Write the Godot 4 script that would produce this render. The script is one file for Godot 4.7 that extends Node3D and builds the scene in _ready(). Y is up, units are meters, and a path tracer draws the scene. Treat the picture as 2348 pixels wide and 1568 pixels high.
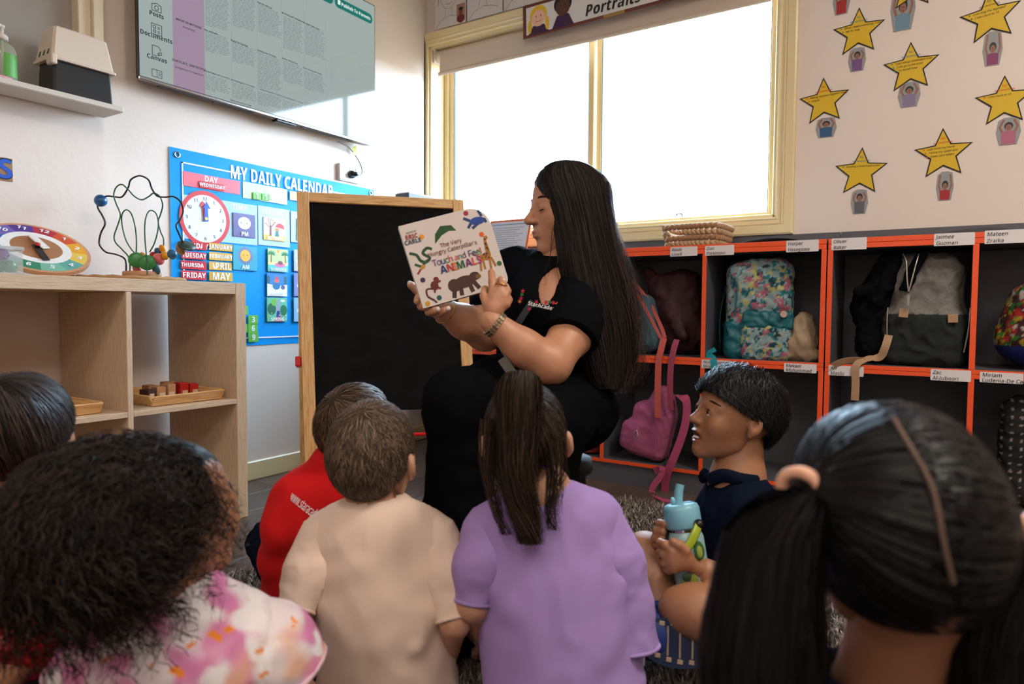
extends Node3D
# A classroom corner: wall_left is the plane x = 0, wall_back is the plane z = 0, the floor is y = 0. Metres.

var M := {}
var taken := {}
var rng := RandomNumberGenerator.new()
var sans: SystemFont
var sans_bold: SystemFont
var serif: SystemFont


# ---------------------------------------------------------------- mesh builder
class MB:
	var v := PackedVector3Array()
	var n := PackedVector3Array()
	var c := PackedColorArray()
	var uv := PackedVector2Array()
	var ix := PackedInt32Array()
	var col := Color.WHITE

	func vert(p: Vector3, nn: Vector3, t := Vector2.ZERO) -> int:
		v.append(p); n.append(nn); c.append(col); uv.append(t)
		return v.size() - 1

	func tri(a: Vector3, b: Vector3, d: Vector3) -> void:
		# corners clockwise seen from outside
		var nn := (d - a).cross(b - a).normalized()
		var k := v.size()
		vert(a, nn); vert(b, nn); vert(d, nn)
		ix.append_array([k, k + 1, k + 2])

	func quad(a: Vector3, b: Vector3, d: Vector3, e: Vector3) -> void:
		# clockwise from the top left corner: texture runs a (0,0), b (1,0), d (1,1), e (0,1)
		var nn := (d - a).cross(b - a) + (e - a).cross(d - a)
		nn = nn.normalized()
		var k := v.size()
		vert(a, nn, Vector2(0, 0)); vert(b, nn, Vector2(1, 0)); vert(d, nn, Vector2(1, 1)); vert(e, nn, Vector2(0, 1))
		ix.append_array([k, k + 1, k + 2, k, k + 2, k + 3])

	func poly(pts: Array) -> void:
		for i in range(1, pts.size() - 1):
			tri(pts[0], pts[i], pts[i + 1])

	# chamfered box
	func box(at: Vector3, size: Vector3, bevel := 0.0, b := Basis()) -> void:
		var s := size / 2.0
		var m := minf(bevel, minf(s.x, minf(s.y, s.z)) * 0.9)
		var ax := [b.x, b.y, b.z]
		var sz := [s.x, s.y, s.z]
		for k in 3:
			for sg in [-1.0, 1.0]:
				var w: Vector3 = ax[k] * sg
				var p: Vector3 = ax[(k + 1) % 3]
				var q: Vector3 = ax[(k + 2) % 3]
				var hp: float = sz[(k + 1) % 3] - m
				var hq: float = sz[(k + 2) % 3] - m
				var o: Vector3 = at + w * sz[k]
				if sg > 0:
					quad(o - p * hp + q * hq, o + p * hp + q * hq, o + p * hp - q * hq, o - p * hp - q * hq)
				else:
					quad(o + p * hp + q * hq, o - p * hp + q * hq, o - p * hp - q * hq, o + p * hp - q * hq)
		if m <= 0.0:
			return
		for k in 3:
			var e: Vector3 = ax[k]
			var p: Vector3 = ax[(k + 1) % 3]
			var q: Vector3 = ax[(k + 2) % 3]
			var he: float = sz[k] - m
			var hp: float = sz[(k + 1) % 3]
			var hq: float = sz[(k + 2) % 3]
			for sp in [-1.0, 1.0]:
				for sq in [-1.0, 1.0]:
					var i1: Vector3 = at + p * sp * hp + q * sq * (hq - m)
					var i2: Vector3 = at + p * sp * (hp - m) + q * sq * hq
					if sp * sq > 0:
						quad(i1 + e * he, i2 + e * he, i2 - e * he, i1 - e * he)
					else:
						quad(i2 + e * he, i1 + e * he, i1 - e * he, i2 - e * he)
		for sx in [-1.0, 1.0]:
			for sy in [-1.0, 1.0]:
				for sq in [-1.0, 1.0]:
					var o: Vector3 = at + b.x * sx * s.x + b.y * sy * s.y + b.z * sq * s.z
					var a1: Vector3 = o - b.y * sy * m - b.z * sq * m
					var a2: Vector3 = o - b.x * sx * m - b.z * sq * m
					var a3: Vector3 = o - b.x * sx * m - b.y * sy * m
					if sx * sy * sq > 0:
						tri(a1, a3, a2)
					else:
						tri(a1, a2, a3)

	# box from two corners
	func bx(lo: Vector3, hi: Vector3, bevel := 0.0) -> void:
		box((lo + hi) / 2.0, (hi - lo).abs(), bevel)

	# a tube through points; radii is a number or an array; flat squeezes it along the axis given
	func tube(pts: Array, radii, sides := 8, cap := true, flat := Vector3.ZERO, amount := 1.0) -> void:
		var k0 := v.size()
		var cnt := pts.size()
		var t0: Vector3 = (pts[1] - pts[0]).normalized()
		var up := Vector3.UP if absf(t0.y) < 0.9 else Vector3.RIGHT
		if flat != Vector3.ZERO:
			up = flat
		var side := t0.cross(up).normalized()
		for i in cnt:
			var t: Vector3
			if i == 0: t = pts[1] - pts[0]
			elif i == cnt - 1: t = pts[i] - pts[i - 1]
			else: t = pts[i + 1] - pts[i - 1]
			t = t.normalized()
			if flat != Vector3.ZERO:
				side = t.cross(flat).normalized()
			else:
				side = (side - t * side.dot(t)).normalized()
			var w := side.cross(t).normalized()
			var rr: float = radii[i] if radii is Array else radii
			for j in sides:
				var a := TAU * j / sides
				var d := side * cos(a) + w * sin(a) * amount
				var nn := (side * cos(a) * amount + w * sin(a)).normalized()
				vert(pts[i] + d * rr, nn, Vector2(float(j) / sides, float(i) / (cnt - 1)))
		for i in cnt - 1:
			for j in sides:
				var a := k0 + i * sides + j
				var b := k0 + i * sides + (j + 1) % sides
				ix.append_array([a, b, a + sides, b, b + sides, a + sides])
		if cap:
			for e in [0, cnt - 1]:
				var cc: Vector3 = pts[e]
				var ring := []
				for j in sides:
					ring.append(v[k0 + e * sides + j])
				for j in sides:
					if e == 0:
						tri(cc, ring[(j + 1) % sides], ring[j])
					else:
						tri(cc, ring[j], ring[(j + 1) % sides])

	# profile of (radius, height) turned round the axis b.y at a point
	func lathe(at: Vector3, prof: Array, sides := 24, b := Basis(), smooth := true) -> void:
		var k0 := v.size()
		var m := prof.size()
		for i in m:
			var p: Vector2 = prof[i]
			var d: Vector2
			if i == 0: d = prof[1] - prof[0]
			elif i == m - 1: d = prof[m - 1] - prof[m - 2]
			else: d = (prof[i + 1] - prof[i]).normalized() + (prof[i] - prof[i - 1]).normalized()
			d = d.normalized()
			for j in sides:
				var a := TAU * j / sides
				var rad := b.x * cos(a) + b.z * sin(a)
				var nn := (rad * d.y - b.y * d.x).normalized()
				vert(at + rad * p.x + b.y * p.y, nn)
		for i in m - 1:
			for j in sides:
				var a := k0 + i * sides + j
				var e := k0 + i * sides + (j + 1) % sides
				ix.append_array([a, e, a + sides, e, e + sides, a + sides])

	func ball(at: Vector3, r: Vector3, b := Basis(), rings := 8, sides := 12) -> void:
		var k0 := v.size()
		for i in rings + 1:
			var th := PI * i / rings
			for j in sides:
				var a := TAU * j / sides
				var q := Vector3(sin(th) * cos(a), -cos(th), sin(th) * sin(a))
				vert(at + b * (q * r), (b * (q / r)).normalized())
		for i in rings:
			for j in sides:
				var a := k0 + i * sides + j
				var e := k0 + i * sides + (j + 1) % sides
				ix.append_array([a, e, a + sides, e, e + sides, a + sides])

	# flat polygon pts (2D) pushed out by depth; b.x and b.y span it, b.z points out of it
	func prism(at: Vector3, pts: PackedVector2Array, depth: float, b := Basis()) -> void:
		var q := pts
		var area := 0.0
		for i in q.size():
			area += q[i].cross(q[(i + 1) % q.size()])
		if area < 0.0:
			q = q.duplicate()
			q.reverse()
		var t := Geometry2D.triangulate_polygon(q)
		for i in range(0, t.size(), 3):
			var a := [q[t[i]], q[t[i + 1]], q[t[i + 2]]]
			var cr: float = (a[1] - a[0]).cross(a[2] - a[0])
			if cr > 0:
				a = [a[0], a[2], a[1]]
			var f := []
			for p in a:
				f.append(at + b.x * p.x + b.y * p.y)
			tri(f[0] + b.z * depth, f[1] + b.z * depth, f[2] + b.z * depth)
			if depth > 0.0009:
				tri(f[0], f[2], f[1])
		if depth > 0.0:
			for i in q.size():
				var p := at + b.x * q[i].x + b.y * q[i].y
				var r := at + b.x * q[(i + 1) % q.size()].x + b.y * q[(i + 1) % q.size()].y
				quad(p + b.z * depth, r + b.z * depth, r, p)

	# a ribbon strip: points with a half width vector each
	func ribbon(pts: Array, half: Array, thick := 0.0, nrm := Vector3.ZERO) -> void:
		for i in pts.size() - 1:
			var a: Vector3 = pts[i] - half[i]
			var b: Vector3 = pts[i] + half[i]
			var d: Vector3 = pts[i + 1] + half[i + 1]
			var e: Vector3 = pts[i + 1] - half[i + 1]
			quad(a, b, d, e)
			if thick > 0.0:
				var w := (d - a).cross(b - a).normalized() * thick
				quad(b - w, a - w, e - w, d - w)
				quad(b, b - w, d - w, d)
				quad(a - w, a, e, e - w)

	func mesh() -> ArrayMesh:
		var a := []
		a.resize(Mesh.ARRAY_MAX)
		a[Mesh.ARRAY_VERTEX] = v
		a[Mesh.ARRAY_NORMAL] = n
		a[Mesh.ARRAY_COLOR] = c
		a[Mesh.ARRAY_TEX_UV] = uv
		a[Mesh.ARRAY_INDEX] = ix
		var m := ArrayMesh.new()
		m.add_surface_from_arrays(Mesh.PRIMITIVE_TRIANGLES, a)
		return m


# ---------------------------------------------------------------- distance field, meshed as surface nets
class Field:
	var o: Vector3
	var h: float
	var nx: int
	var ny: int
	var nz: int
	var f := PackedFloat32Array()
	var painted := false
	var pushed := false

	func _init(lo: Vector3, hi: Vector3, cell: float) -> void:
		o = lo
		h = cell
		nx = int((hi.x - lo.x) / cell) + 2
		ny = int((hi.y - lo.y) / cell) + 2
		nz = int((hi.z - lo.z) / cell) + 2
		f.resize(nx * ny * nz)
		f.fill(1.0)

	# kinds of cloth, skin and hair override these two
	func paint(_p: Vector3, _n: Vector3) -> Color:
		return Color.WHITE

	func push(_p: Vector3, _n: Vector3) -> float:
		return 0.0

	func span(lo: Vector3, hi: Vector3) -> Array:
		var a := ((lo - o) / h).floor()
		var b := ((hi - o) / h).ceil()
		return [clampi(int(a.x), 0, nx - 1), clampi(int(b.x), 0, nx - 1), clampi(int(a.y), 0, ny - 1), clampi(int(b.y), 0, ny - 1), clampi(int(a.z), 0, nz - 1), clampi(int(b.z), 0, nz - 1)]

	# tapered capsule from a to b; flat/amount squeeze its section along an axis
	func cone(a: Vector3, b: Vector3, ra: float, rb: float, k := 0.02, flat := Vector3.ZERO, amount := 1.0) -> void:
		var ba := b - a
		var l2 := maxf(ba.length_squared(), 1e-9)
		var e := Vector3.ONE * (maxf(ra, rb) + k + 2.0 * h)
		var s := span(a.min(b) - e, a.max(b) + e)
		var ex := 1.0 / amount - 1.0
		for z in range(s[4], s[5] + 1):
			for y in range(s[2], s[3] + 1):
				var at := (z * ny + y) * nx
				var p := o + Vector3(0, y, z) * h - a
				for x in range(s[0], s[1] + 1):
					p.x = o.x + x * h - a.x
					var t := clampf(p.dot(ba) / l2, 0.0, 1.0)
					var q := p - ba * t
					if ex != 0.0:
						q += flat * (q.dot(flat) * ex)
					var d := q.length() - ra - (rb - ra) * t
					if ex > 0.0:
						d *= amount
					var g := f[at + x]
					var w := maxf(k - absf(d - g), 0.0) / k
					f[at + x] = minf(d, g) - w * w * k * 0.25

	func ell(c: Vector3, r: Vector3, b := Basis(), k := 0.02, cut := false) -> void:
		var m := maxf(r.x, maxf(r.y, r.z))
		var e := Vector3.ONE * (m + k + 2.0 * h)
		var s := span(c - e, c + e)
		var inv := b.transposed()
		for z in range(s[4], s[5] + 1):
			for y in range(s[2], s[3] + 1):
				var at := (z * ny + y) * nx
				var p := o + Vector3(0, y, z) * h - c
				for x in range(s[0], s[1] + 1):
					p.x = o.x + x * h - c.x
					var q := (inv * p) / r
					var k0 := q.length()
					var k1 := (q / r).length()
					var d := k0 * (k0 - 1.0) / maxf(k1, 1e-6)
					var g := f[at + x]
					if cut:
						d = -d
						var w := maxf(k - absf(d - g), 0.0) / k
						f[at + x] = maxf(d, g) + w * w * k * 0.25
					else:
						var w := maxf(k - absf(d - g), 0.0) / k
						f[at + x] = minf(d, g) - w * w * k * 0.25

	# rounded box
	func rbox(c: Vector3, half: Vector3, rad: float, b := Basis(), k := 0.02) -> void:
		var e := Vector3.ONE * (half.length() + k + 2.0 * h)
		var s := span(c - e, c + e)
		var inv := b.transposed()
		var core := half - Vector3.ONE * rad
		for z in range(s[4], s[5] + 1):
			for y in range(s[2], s[3] + 1):
				var at := (z * ny + y) * nx
				var p := o + Vector3(0, y, z) * h - c
				for x in range(s[0], s[1] + 1):
					p.x = o.x + x * h - c.x
					var q := (inv * p).abs() - core
					var d := q.max(Vector3.ZERO).length() + minf(maxf(q.x, maxf(q.y, q.z)), 0.0) - rad
					var g := f[at + x]
					var w := maxf(k - absf(d - g), 0.0) / k
					f[at + x] = minf(d, g) - w * w * k * 0.25

	# removes what lies beyond a plane within reach of the point
	func cut(at: Vector3, normal: Vector3, reach: float) -> void:
		var s := span(at - Vector3.ONE * reach, at + Vector3.ONE * reach)
		for z in range(s[4], s[5] + 1):
			for y in range(s[2], s[3] + 1):
				var i := (z * ny + y) * nx
				for x in range(s[0], s[1] + 1):
					var p := o + Vector3(x, y, z) * h - at
					if p.length() < reach:
						f[i + x] = maxf(f[i + x], p.dot(normal))

	func into(mb: MB) -> void:
		var base := mb.v.size()
		var id := PackedInt32Array()
		id.resize(nx * ny * nz)
		id.fill(-1)
		var pts := PackedVector3Array()
		var sx := 1
		var sy := nx
		var sz := nx * ny
		var off := [0, sx, sy, sx + sy, sz, sz + sx, sz + sy, sz + sx + sy]
		var cor := [Vector3(0, 0, 0), Vector3(1, 0, 0), Vector3(0, 1, 0), Vector3(1, 1, 0), Vector3(0, 0, 1), Vector3(1, 0, 1), Vector3(0, 1, 1), Vector3(1, 1, 1)]
		var ea := [0, 2, 4, 6, 0, 1, 4, 5, 0, 1, 2, 3]
		var eb := [1, 3, 5, 7, 2, 3, 6, 7, 4, 5, 6, 7]
		var quads := PackedInt32Array()
		for z in nz - 1:
			for y in ny - 1:
				var i := (z * ny + y) * nx
				for x in nx - 1:
					var d0 := f[i]
					if absf(d0) > h * 2.5:
						i += 1
						continue
					var inside := 0
					for q in 8:
						if f[i + off[q]] < 0.0:
							inside += 1
					if inside == 0 or inside == 8:
						i += 1
						continue
					var sum := Vector3.ZERO
					var cnt := 0
					for q in 12:
						var fa := f[i + off[ea[q]]]
						var fb := f[i + off[eb[q]]]
						if (fa < 0.0) != (fb < 0.0):
							var t := fa / (fa - fb)
							sum += cor[ea[q]] + (cor[eb[q]] - cor[ea[q]]) * t
							cnt += 1
					id[i] = pts.size()
					pts.append(o + (Vector3(x, y, z) + sum / cnt) * h)
					var n0 := d0 < 0.0
					if x > 0 or y > 0 or z > 0:
						if y > 0 and z > 0 and n0 != (f[i + sx] < 0.0):
							quads.append_array([i, i - sy, i - sy - sz, i - sz] if n0 else [i, i - sz, i - sy - sz, i - sy])
						if x > 0 and z > 0 and n0 != (f[i + sy] < 0.0):
							quads.append_array([i, i - sz, i - sx - sz, i - sx] if n0 else [i, i - sx, i - sx - sz, i - sz])
						if x > 0 and y > 0 and n0 != (f[i + sz] < 0.0):
							quads.append_array([i, i - sx, i - sx - sy, i - sy] if n0 else [i, i - sy, i - sx - sy, i - sx])
					i += 1
		var nn := PackedVector3Array()
		nn.resize(pts.size())
		for pass_no in 2:
			nn.fill(Vector3.ZERO)
			for q in range(0, quads.size(), 4):
				var a := id[quads[q]]
				var b := id[quads[q + 1]]
				var c := id[quads[q + 2]]
				var e := id[quads[q + 3]]
				if a < 0 or b < 0 or c < 0 or e < 0:
					continue
				var w := (pts[e] - pts[b]).cross(pts[c] - pts[a])
				nn[a] -= w; nn[b] -= w; nn[c] -= w; nn[e] -= w
			for i in pts.size():
				nn[i] = nn[i].normalized()
			if pass_no == 0:
				if not pushed:
					break
				for i in pts.size():
					pts[i] += nn[i] * push(pts[i], nn[i])
		for i in pts.size():
			mb.v.append(pts[i])
			mb.n.append(nn[i])
			mb.c.append(paint(pts[i], nn[i]) if painted else mb.col)
			mb.uv.append(Vector2.ZERO)
		for q in range(0, quads.size(), 4):
			var a := id[quads[q]]
			var b := id[quads[q + 1]]
			var c := id[quads[q + 2]]
			var e := id[quads[q + 3]]
			if a < 0 or b < 0 or c < 0 or e < 0:
				continue
			mb.ix.append_array([base + a, base + c, base + b, base + a, base + e, base + c])


# ---------------------------------------------------------------- naming and metas
func numbered(called: String) -> String:
	var k: int = taken.get(called, -1) + 1
	taken[called] = k
	return called if k == 0 else "%s_%03d" % [called, k]


func tag(o: Node, label := "", category := "", group := "", kind := "") -> Node:
	if label: o.set_meta("label", label)
	if category: o.set_meta("category", category)
	if group: o.set_meta("group", group)
	if kind: o.set_meta("kind", kind)
	return o


func thing(called: String, label: String, category: String, at := Vector3.ZERO, group := "", b := Basis()) -> Node3D:
	var o := Node3D.new()
	o.name = numbered(called)
	add_child(o)
	o.transform = Transform3D(b, at)
	tag(o, label, category, group)
	return o


# commits a builder as one named mesh; shapes are given in world metres unless local is true
func part(called: String, mb, m: Material, parent: Node3D, label := "", local := false) -> MeshInstance3D:
	var o := MeshInstance3D.new()
	o.name = called
	o.mesh = mb.mesh() if mb is MB else mb
	o.material_override = m
	parent.add_child(o, true)
	if not local:
		o.transform = parent.global_transform.affine_inverse()
	if label: o.set_meta("label", label)
	return o


func struct(called: String, mb: MB, m: Material) -> MeshInstance3D:
	var o := MeshInstance3D.new()
	o.name = called
	o.mesh = mb.mesh()
	o.material_override = m
	add_child(o)
	o.set_meta("kind", "structure")
	return o


# lettering: baseline centre at a point, b.x along the line, b.y up, b.z out of the surface; size is the cap height
func words(text: String, at: Vector3, b: Basis, size: float, m: Material, parent: Node3D, font: Font = null, wide := 1.0, slant := 0.0, left := false) -> MeshInstance3D:
	var t := TextMesh.new()
	t.text = text
	t.font = font if font else sans
	t.font_size = 48
	t.pixel_size = size / 48.0 / 0.72
	t.depth = 0.0004
	t.curve_step = 3.0
	t.horizontal_alignment = HORIZONTAL_ALIGNMENT_LEFT if left else HORIZONTAL_ALIGNMENT_CENTER
	t.vertical_alignment = VERTICAL_ALIGNMENT_CENTER
	var o := MeshInstance3D.new()
	o.name = "lettering"
	o.mesh = t
	o.material_override = m
	parent.add_child(o, true)
	var w := Transform3D(Basis(b.x * wide, b.y + b.x * slant, b.z), at + b.z * 0.0003)
	o.transform = parent.global_transform.affine_inverse() * w
	return o


func mat(key: String, c: Color, rough := 0.6, opts := {}) -> StandardMaterial3D:
	if M.has(key):
		return M[key]
	var m := StandardMaterial3D.new()
	m.resource_name = key
	m.albedo_color = c
	m.roughness = rough
	for k in opts:
		m.set(k, opts[k])
	M[key] = m
	return m


func noise_tex(freq: float, octaves := 4, size := 512, normal := false, bump := 4.0, ramp: Array = [], sd := 1, kind := FastNoiseLite.TYPE_SIMPLEX_SMOOTH) -> NoiseTexture2D:
	var t := NoiseTexture2D.new()
	var q := FastNoiseLite.new()
	q.noise_type = kind
	q.frequency = freq
	q.fractal_octaves = octaves
	q.seed = sd
	t.noise = q
	t.width = size
	t.height = size
	t.seamless = true
	if normal:
		t.as_normal_map = true
		t.bump_strength = bump
	if ramp.size():
		var g := Gradient.new()
		g.offsets = PackedFloat32Array(ramp.map(func(e): return e[0]))
		g.colors = PackedColorArray(ramp.map(func(e): return e[1]))
		t.color_ramp = g
	return t


func tri_tex(m: StandardMaterial3D, scale: Vector3, world := false) -> StandardMaterial3D:
	m.uv1_triplanar = true
	m.uv1_world_triplanar = world
	m.uv1_scale = scale
	return m


func star_points(r: float, inner := 0.45, turn := 0.0) -> PackedVector2Array:
	var a := PackedVector2Array()
	for i in 10:
		var q := turn + PI / 2 + TAU * i / 10
		a.append(Vector2(cos(q), sin(q)) * (r if i % 2 == 0 else r * inner))
	return a


func disc(c: Vector2, r: Vector2, sides := 16, turn := 0.0) -> PackedVector2Array:
	var a := PackedVector2Array()
	for i in sides:
		var q := TAU * i / sides
		a.append(c + Vector2(cos(q) * r.x, sin(q) * r.y).rotated(turn))
	return a


func rect2(x0: float, y0: float, x1: float, y1: float, r := 0.0) -> PackedVector2Array:
	if r <= 0.0:
		return PackedVector2Array([Vector2(x0, y0), Vector2(x1, y0), Vector2(x1, y1), Vector2(x0, y1)])
	var a := PackedVector2Array()
	for q in [[x1 - r, y0 + r, -PI / 2], [x1 - r, y1 - r, 0.0], [x0 + r, y1 - r, PI / 2], [x0 + r, y0 + r, PI]]:
		for i in 5:
			var t: float = q[2] + PI / 2 * i / 4
			a.append(Vector2(q[0] + cos(t) * r, q[1] + sin(t) * r))
	return a


# a stroke of some width along 2D points, as a polygon
func stroke(pts: Array, w: float) -> PackedVector2Array:
	var l := []
	var r := []
	for i in pts.size():
		var t: Vector2
		if i == 0: t = pts[1] - pts[0]
		elif i == pts.size() - 1: t = pts[i] - pts[i - 1]
		else: t = (pts[i + 1] - pts[i]).normalized() + (pts[i] - pts[i - 1]).normalized()
		var q: Vector2 = t.normalized().orthogonal() * (w / 2)
		l.append(pts[i] + q)
		r.append(pts[i] - q)
	r.reverse()
	return PackedVector2Array(l + r)


# a print: flat shapes [colour, polygon] stacked in thin layers of ink on a surface
func ink(mb: MB, at: Vector3, b: Basis, shapes: Array, lift := 0.0002) -> void:
	var z := lift
	for s in shapes:
		var c: Color = s[0]
		mb.col = c.srgb_to_linear()
		mb.prism(at + b.z * z, s[1], 0.0, b)
		z += 0.000012


# a smooth curve through points
func smooth(pts: Array, steps := 6) -> Array:
	var out := []
	var k := pts.size()
	for i in k - 1:
		var p0 = pts[maxi(i - 1, 0)]
		var p1 = pts[i]
		var p2 = pts[i + 1]
		var p3 = pts[mini(i + 2, k - 1)]
		for s in steps:
			var t := float(s) / steps
			out.append(p1.cubic_interpolate(p2, p0, p3, t))
	out.append(pts[k - 1])
	return out


# ---------------------------------------------------------------- the room
func _ready() -> void:
	rng.seed = 7
	sans = SystemFont.new(); sans.font_names = PackedStringArray(["Droid Sans"])
	sans_bold = SystemFont.new(); sans_bold.font_names = PackedStringArray(["Droid Sans"]); sans_bold.font_weight = 700
	serif = SystemFont.new(); serif.font_names = PackedStringArray(["Droid Serif"])
	# camera: 24 mm lens, seated eye height, in the corner opposite the window
	var cam := Camera3D.new()
	cam.name = "camera"
	add_child(cam)
	cam.transform = Transform3D(Basis(Vector3(0.84301, 0.00683, -0.53786), Vector3(-0.03134, 0.99885, -0.03642), Vector3(0.53699, 0.04756, 0.84225)), Vector3(2.3731, 0.7, 2.8650))
	var lens := CameraAttributesPhysical.new()
	lens.frustum_focal_length = 24.0
	lens.frustum_focus_distance = 1.95
	lens.exposure_aperture = 4.0
	lens.frustum_near = 0.05
	lens.frustum_far = 60.0
	cam.attributes = lens
	cam.fov = 53.13
	cam.current = true
	# overcast daylight
	var sky_m := ProceduralSkyMaterial.new()
	sky_m.sky_top_color = Color(0.76, 0.89, 1.0)
	sky_m.sky_horizon_color = Color(0.84, 0.93, 1.0)
	sky_m.ground_horizon_color = Color(0.95, 0.93, 0.9)
	sky_m.ground_bottom_color = Color(0.6, 0.57, 0.53)
	sky_m.sky_energy_multiplier = 4.6
	sky_m.ground_energy_multiplier = 2.7
	var sky := Sky.new()
	sky.sky_material = sky_m
	var env := Environment.new()
	env.background_mode = Environment.BG_SKY
	env.sky = sky
	env.tonemap_mode = Environment.TONE_MAPPER_LINEAR
	env.tonemap_exposure = 1.0
	env.sdfgi_enabled = true
	env.ssao_enabled = true
	env.ssil_enabled = true
	var we := WorldEnvironment.new()
	we.name = "environment"
	we.environment = env
	add_child(we)
	materials()
	# warm ceiling panels behind the camera
	for p in [[Vector3(3.2, 2.596, 1.6), 4.3], [Vector3(2.0, 2.596, 3.5), 1.3], [Vector3(3.5, 2.596, 3.5), 1.3], [Vector3(2.0, 2.596, 4.7), 1.3], [Vector3(3.5, 2.596, 4.7), 1.3]]:
		ceiling_panel(p[0], p[1])
	room()
	window_wall()
	servery_window()
	furniture()
	left_wall_things()
	back_wall_things()
	cubby_things()
	people()


func materials() -> void:
	var paint_n := noise_tex(0.03, 5, 512, true, 1.2)
	var fine_n := noise_tex(0.12, 3, 512, true, 2.0, [], 5)
	mat("wall paint", Color(0.87, 0.815, 0.775), 0.55, {"normal_enabled": true, "normal_texture": paint_n, "normal_scale": 0.25})
	tri_tex(M["wall paint"], Vector3(2, 2, 2), true)
	mat("ceiling paint", Color(0.9, 0.89, 0.87), 0.9)
	mat("cream gloss", Color(0.88, 0.80, 0.62), 0.3)
	mat("cream metal", Color(0.86, 0.77, 0.58), 0.35)
	mat("black rubber", Color(0.03, 0.03, 0.035), 0.6)
	mat("glass", Color(1, 1, 1, 0.03), 0.02, {"transparency": BaseMaterial3D.TRANSPARENCY_ALPHA})
	mat("blind cloth", Color(0.80, 0.73, 0.66), 0.8, {"backlight_enabled": true, "backlight": Color(0.10, 0.085, 0.07)})
	var oak := noise_tex(0.02, 5, 512, false, 1, [[0.0, Color(0.73, 0.62, 0.50)], [0.45, Color(0.82, 0.72, 0.605)], [1.0, Color(0.88, 0.79, 0.68)]], 3)
	for a in [["oak x", Vector3(1.2, 26, 26)], ["oak y", Vector3(26, 1.2, 26)], ["oak z", Vector3(26, 26, 1.2)]]:
		tri_tex(mat(a[0], Color.WHITE, 0.5, {"albedo_texture": oak}), a[1], true)
	var pine := noise_tex(0.018, 4, 512, false, 1, [[0.0, Color(0.74, 0.52, 0.29)], [0.4, Color(0.83, 0.63, 0.39)], [0.55, Color(0.88, 0.70, 0.46)], [1.0, Color(0.92, 0.77, 0.55)]], 9)
	for a in [["pine x", Vector3(1.0, 22, 22)], ["pine y", Vector3(22, 1.0, 22)], ["pine z", Vector3(22, 22, 1.0)]]:
		tri_tex(mat(a[0], Color.WHITE, 0.45, {"albedo_texture": pine}), a[1], false)
	var plank := noise_tex(0.02, 6, 512, false, 1, [[0.0, Color(0.23, 0.19, 0.165)], [0.5, Color(0.37, 0.32, 0.285)], [1.0, Color(0.50, 0.44, 0.40)]], 21)
	for i in 4:
		var m := mat("floor plank %d" % i, [Color(1, 1, 1), Color(0.9, 0.88, 0.88), Color(1.0, 0.95, 0.9), Color(0.82, 0.82, 0.84)][i], 0.42, {"albedo_texture": plank})
		tri_tex(m, Vector3(14, 14, 0.9), false)
		m.uv1_offset = Vector3(0.13 * i, 0, 0.37 * i)
	mat("grey laminate", Color(0.33, 0.33, 0.36), 0.5)
	mat("orange edging", Color(0.93, 0.33, 0.14), 0.4)
	mat("white card", Color(0.86, 0.84, 0.85), 0.6)
	mat("white plastic", Color(0.88, 0.87, 0.85), 0.35)
	mat("black plastic", Color(0.025, 0.025, 0.03), 0.35)
	mat("black ink", Color(0.03, 0.03, 0.04), 0.7)
	mat("dark grey ink", Color(0.16, 0.2, 0.22), 0.7)
	mat("white ink", Color(0.93, 0.94, 0.95), 0.6)
	mat("blue ink", Color(0.05, 0.32, 0.75), 0.6)
	mat("chrome", Color(0.75, 0.75, 0.76), 0.2, {"metallic": 1.0})
	mat("gold", Color(0.83, 0.66, 0.35), 0.25, {"metallic": 1.0})
	mat("print", Color.WHITE, 0.55, {"vertex_color_use_as_albedo": true})
	mat("gloss print", Color.WHITE, 0.5, {"vertex_color_use_as_albedo": true})
	var weave := weave_texture()
	mat("painted cloth", Color.WHITE, 0.9, {"vertex_color_use_as_albedo": true, "normal_enabled": true, "normal_texture": weave, "normal_scale": 0.5})
	tri_tex(M["painted cloth"], Vector3(90, 90, 90), false)
	for a in [["beige cotton", Color(0.87, 0.775, 0.71)], ["lilac cotton", Color(0.61, 0.51, 0.74)], ["red cotton", Color(0.74, 0.03, 0.045)], ["black cotton", Color(0.065, 0.070, 0.085)], ["black trousers", Color(0.055, 0.058, 0.068)], ["navy cotton", Color(0.075, 0.10, 0.16)], ["magenta cotton", Color(0.66, 0.05, 0.25)]]:
		tri_tex(mat(a[0], a[1], 0.9, {"normal_enabled": true, "normal_texture": weave, "normal_scale": 0.5, "rim_enabled": not a[0].begins_with("black") and not a[0].begins_with("navy"), "rim": 0.1, "metallic_specular": 0.05 if a[0].begins_with("black") or a[0].begins_with("navy") else 0.4}), Vector3(90, 90, 90), false)
	mat("skin", Color.WHITE, 0.48, {"vertex_color_use_as_albedo": true, "normal_enabled": true, "normal_texture": fine_n, "normal_scale": 0.12, "subsurf_scatter_enabled": true, "subsurf_scatter_strength": 0.08})
	tri_tex(M["skin"], Vector3(12, 12, 12), false)
	mat("hair", Color.WHITE, 0.45, {"metallic_specular": 0.3, "vertex_color_use_as_albedo": true})
	mat("soft hair", Color.WHITE, 0.55, {"metallic_specular": 0.3, "vertex_color_use_as_albedo": true})
	mat("wet", Color.WHITE, 0.08, {"vertex_color_use_as_albedo": true})


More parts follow.
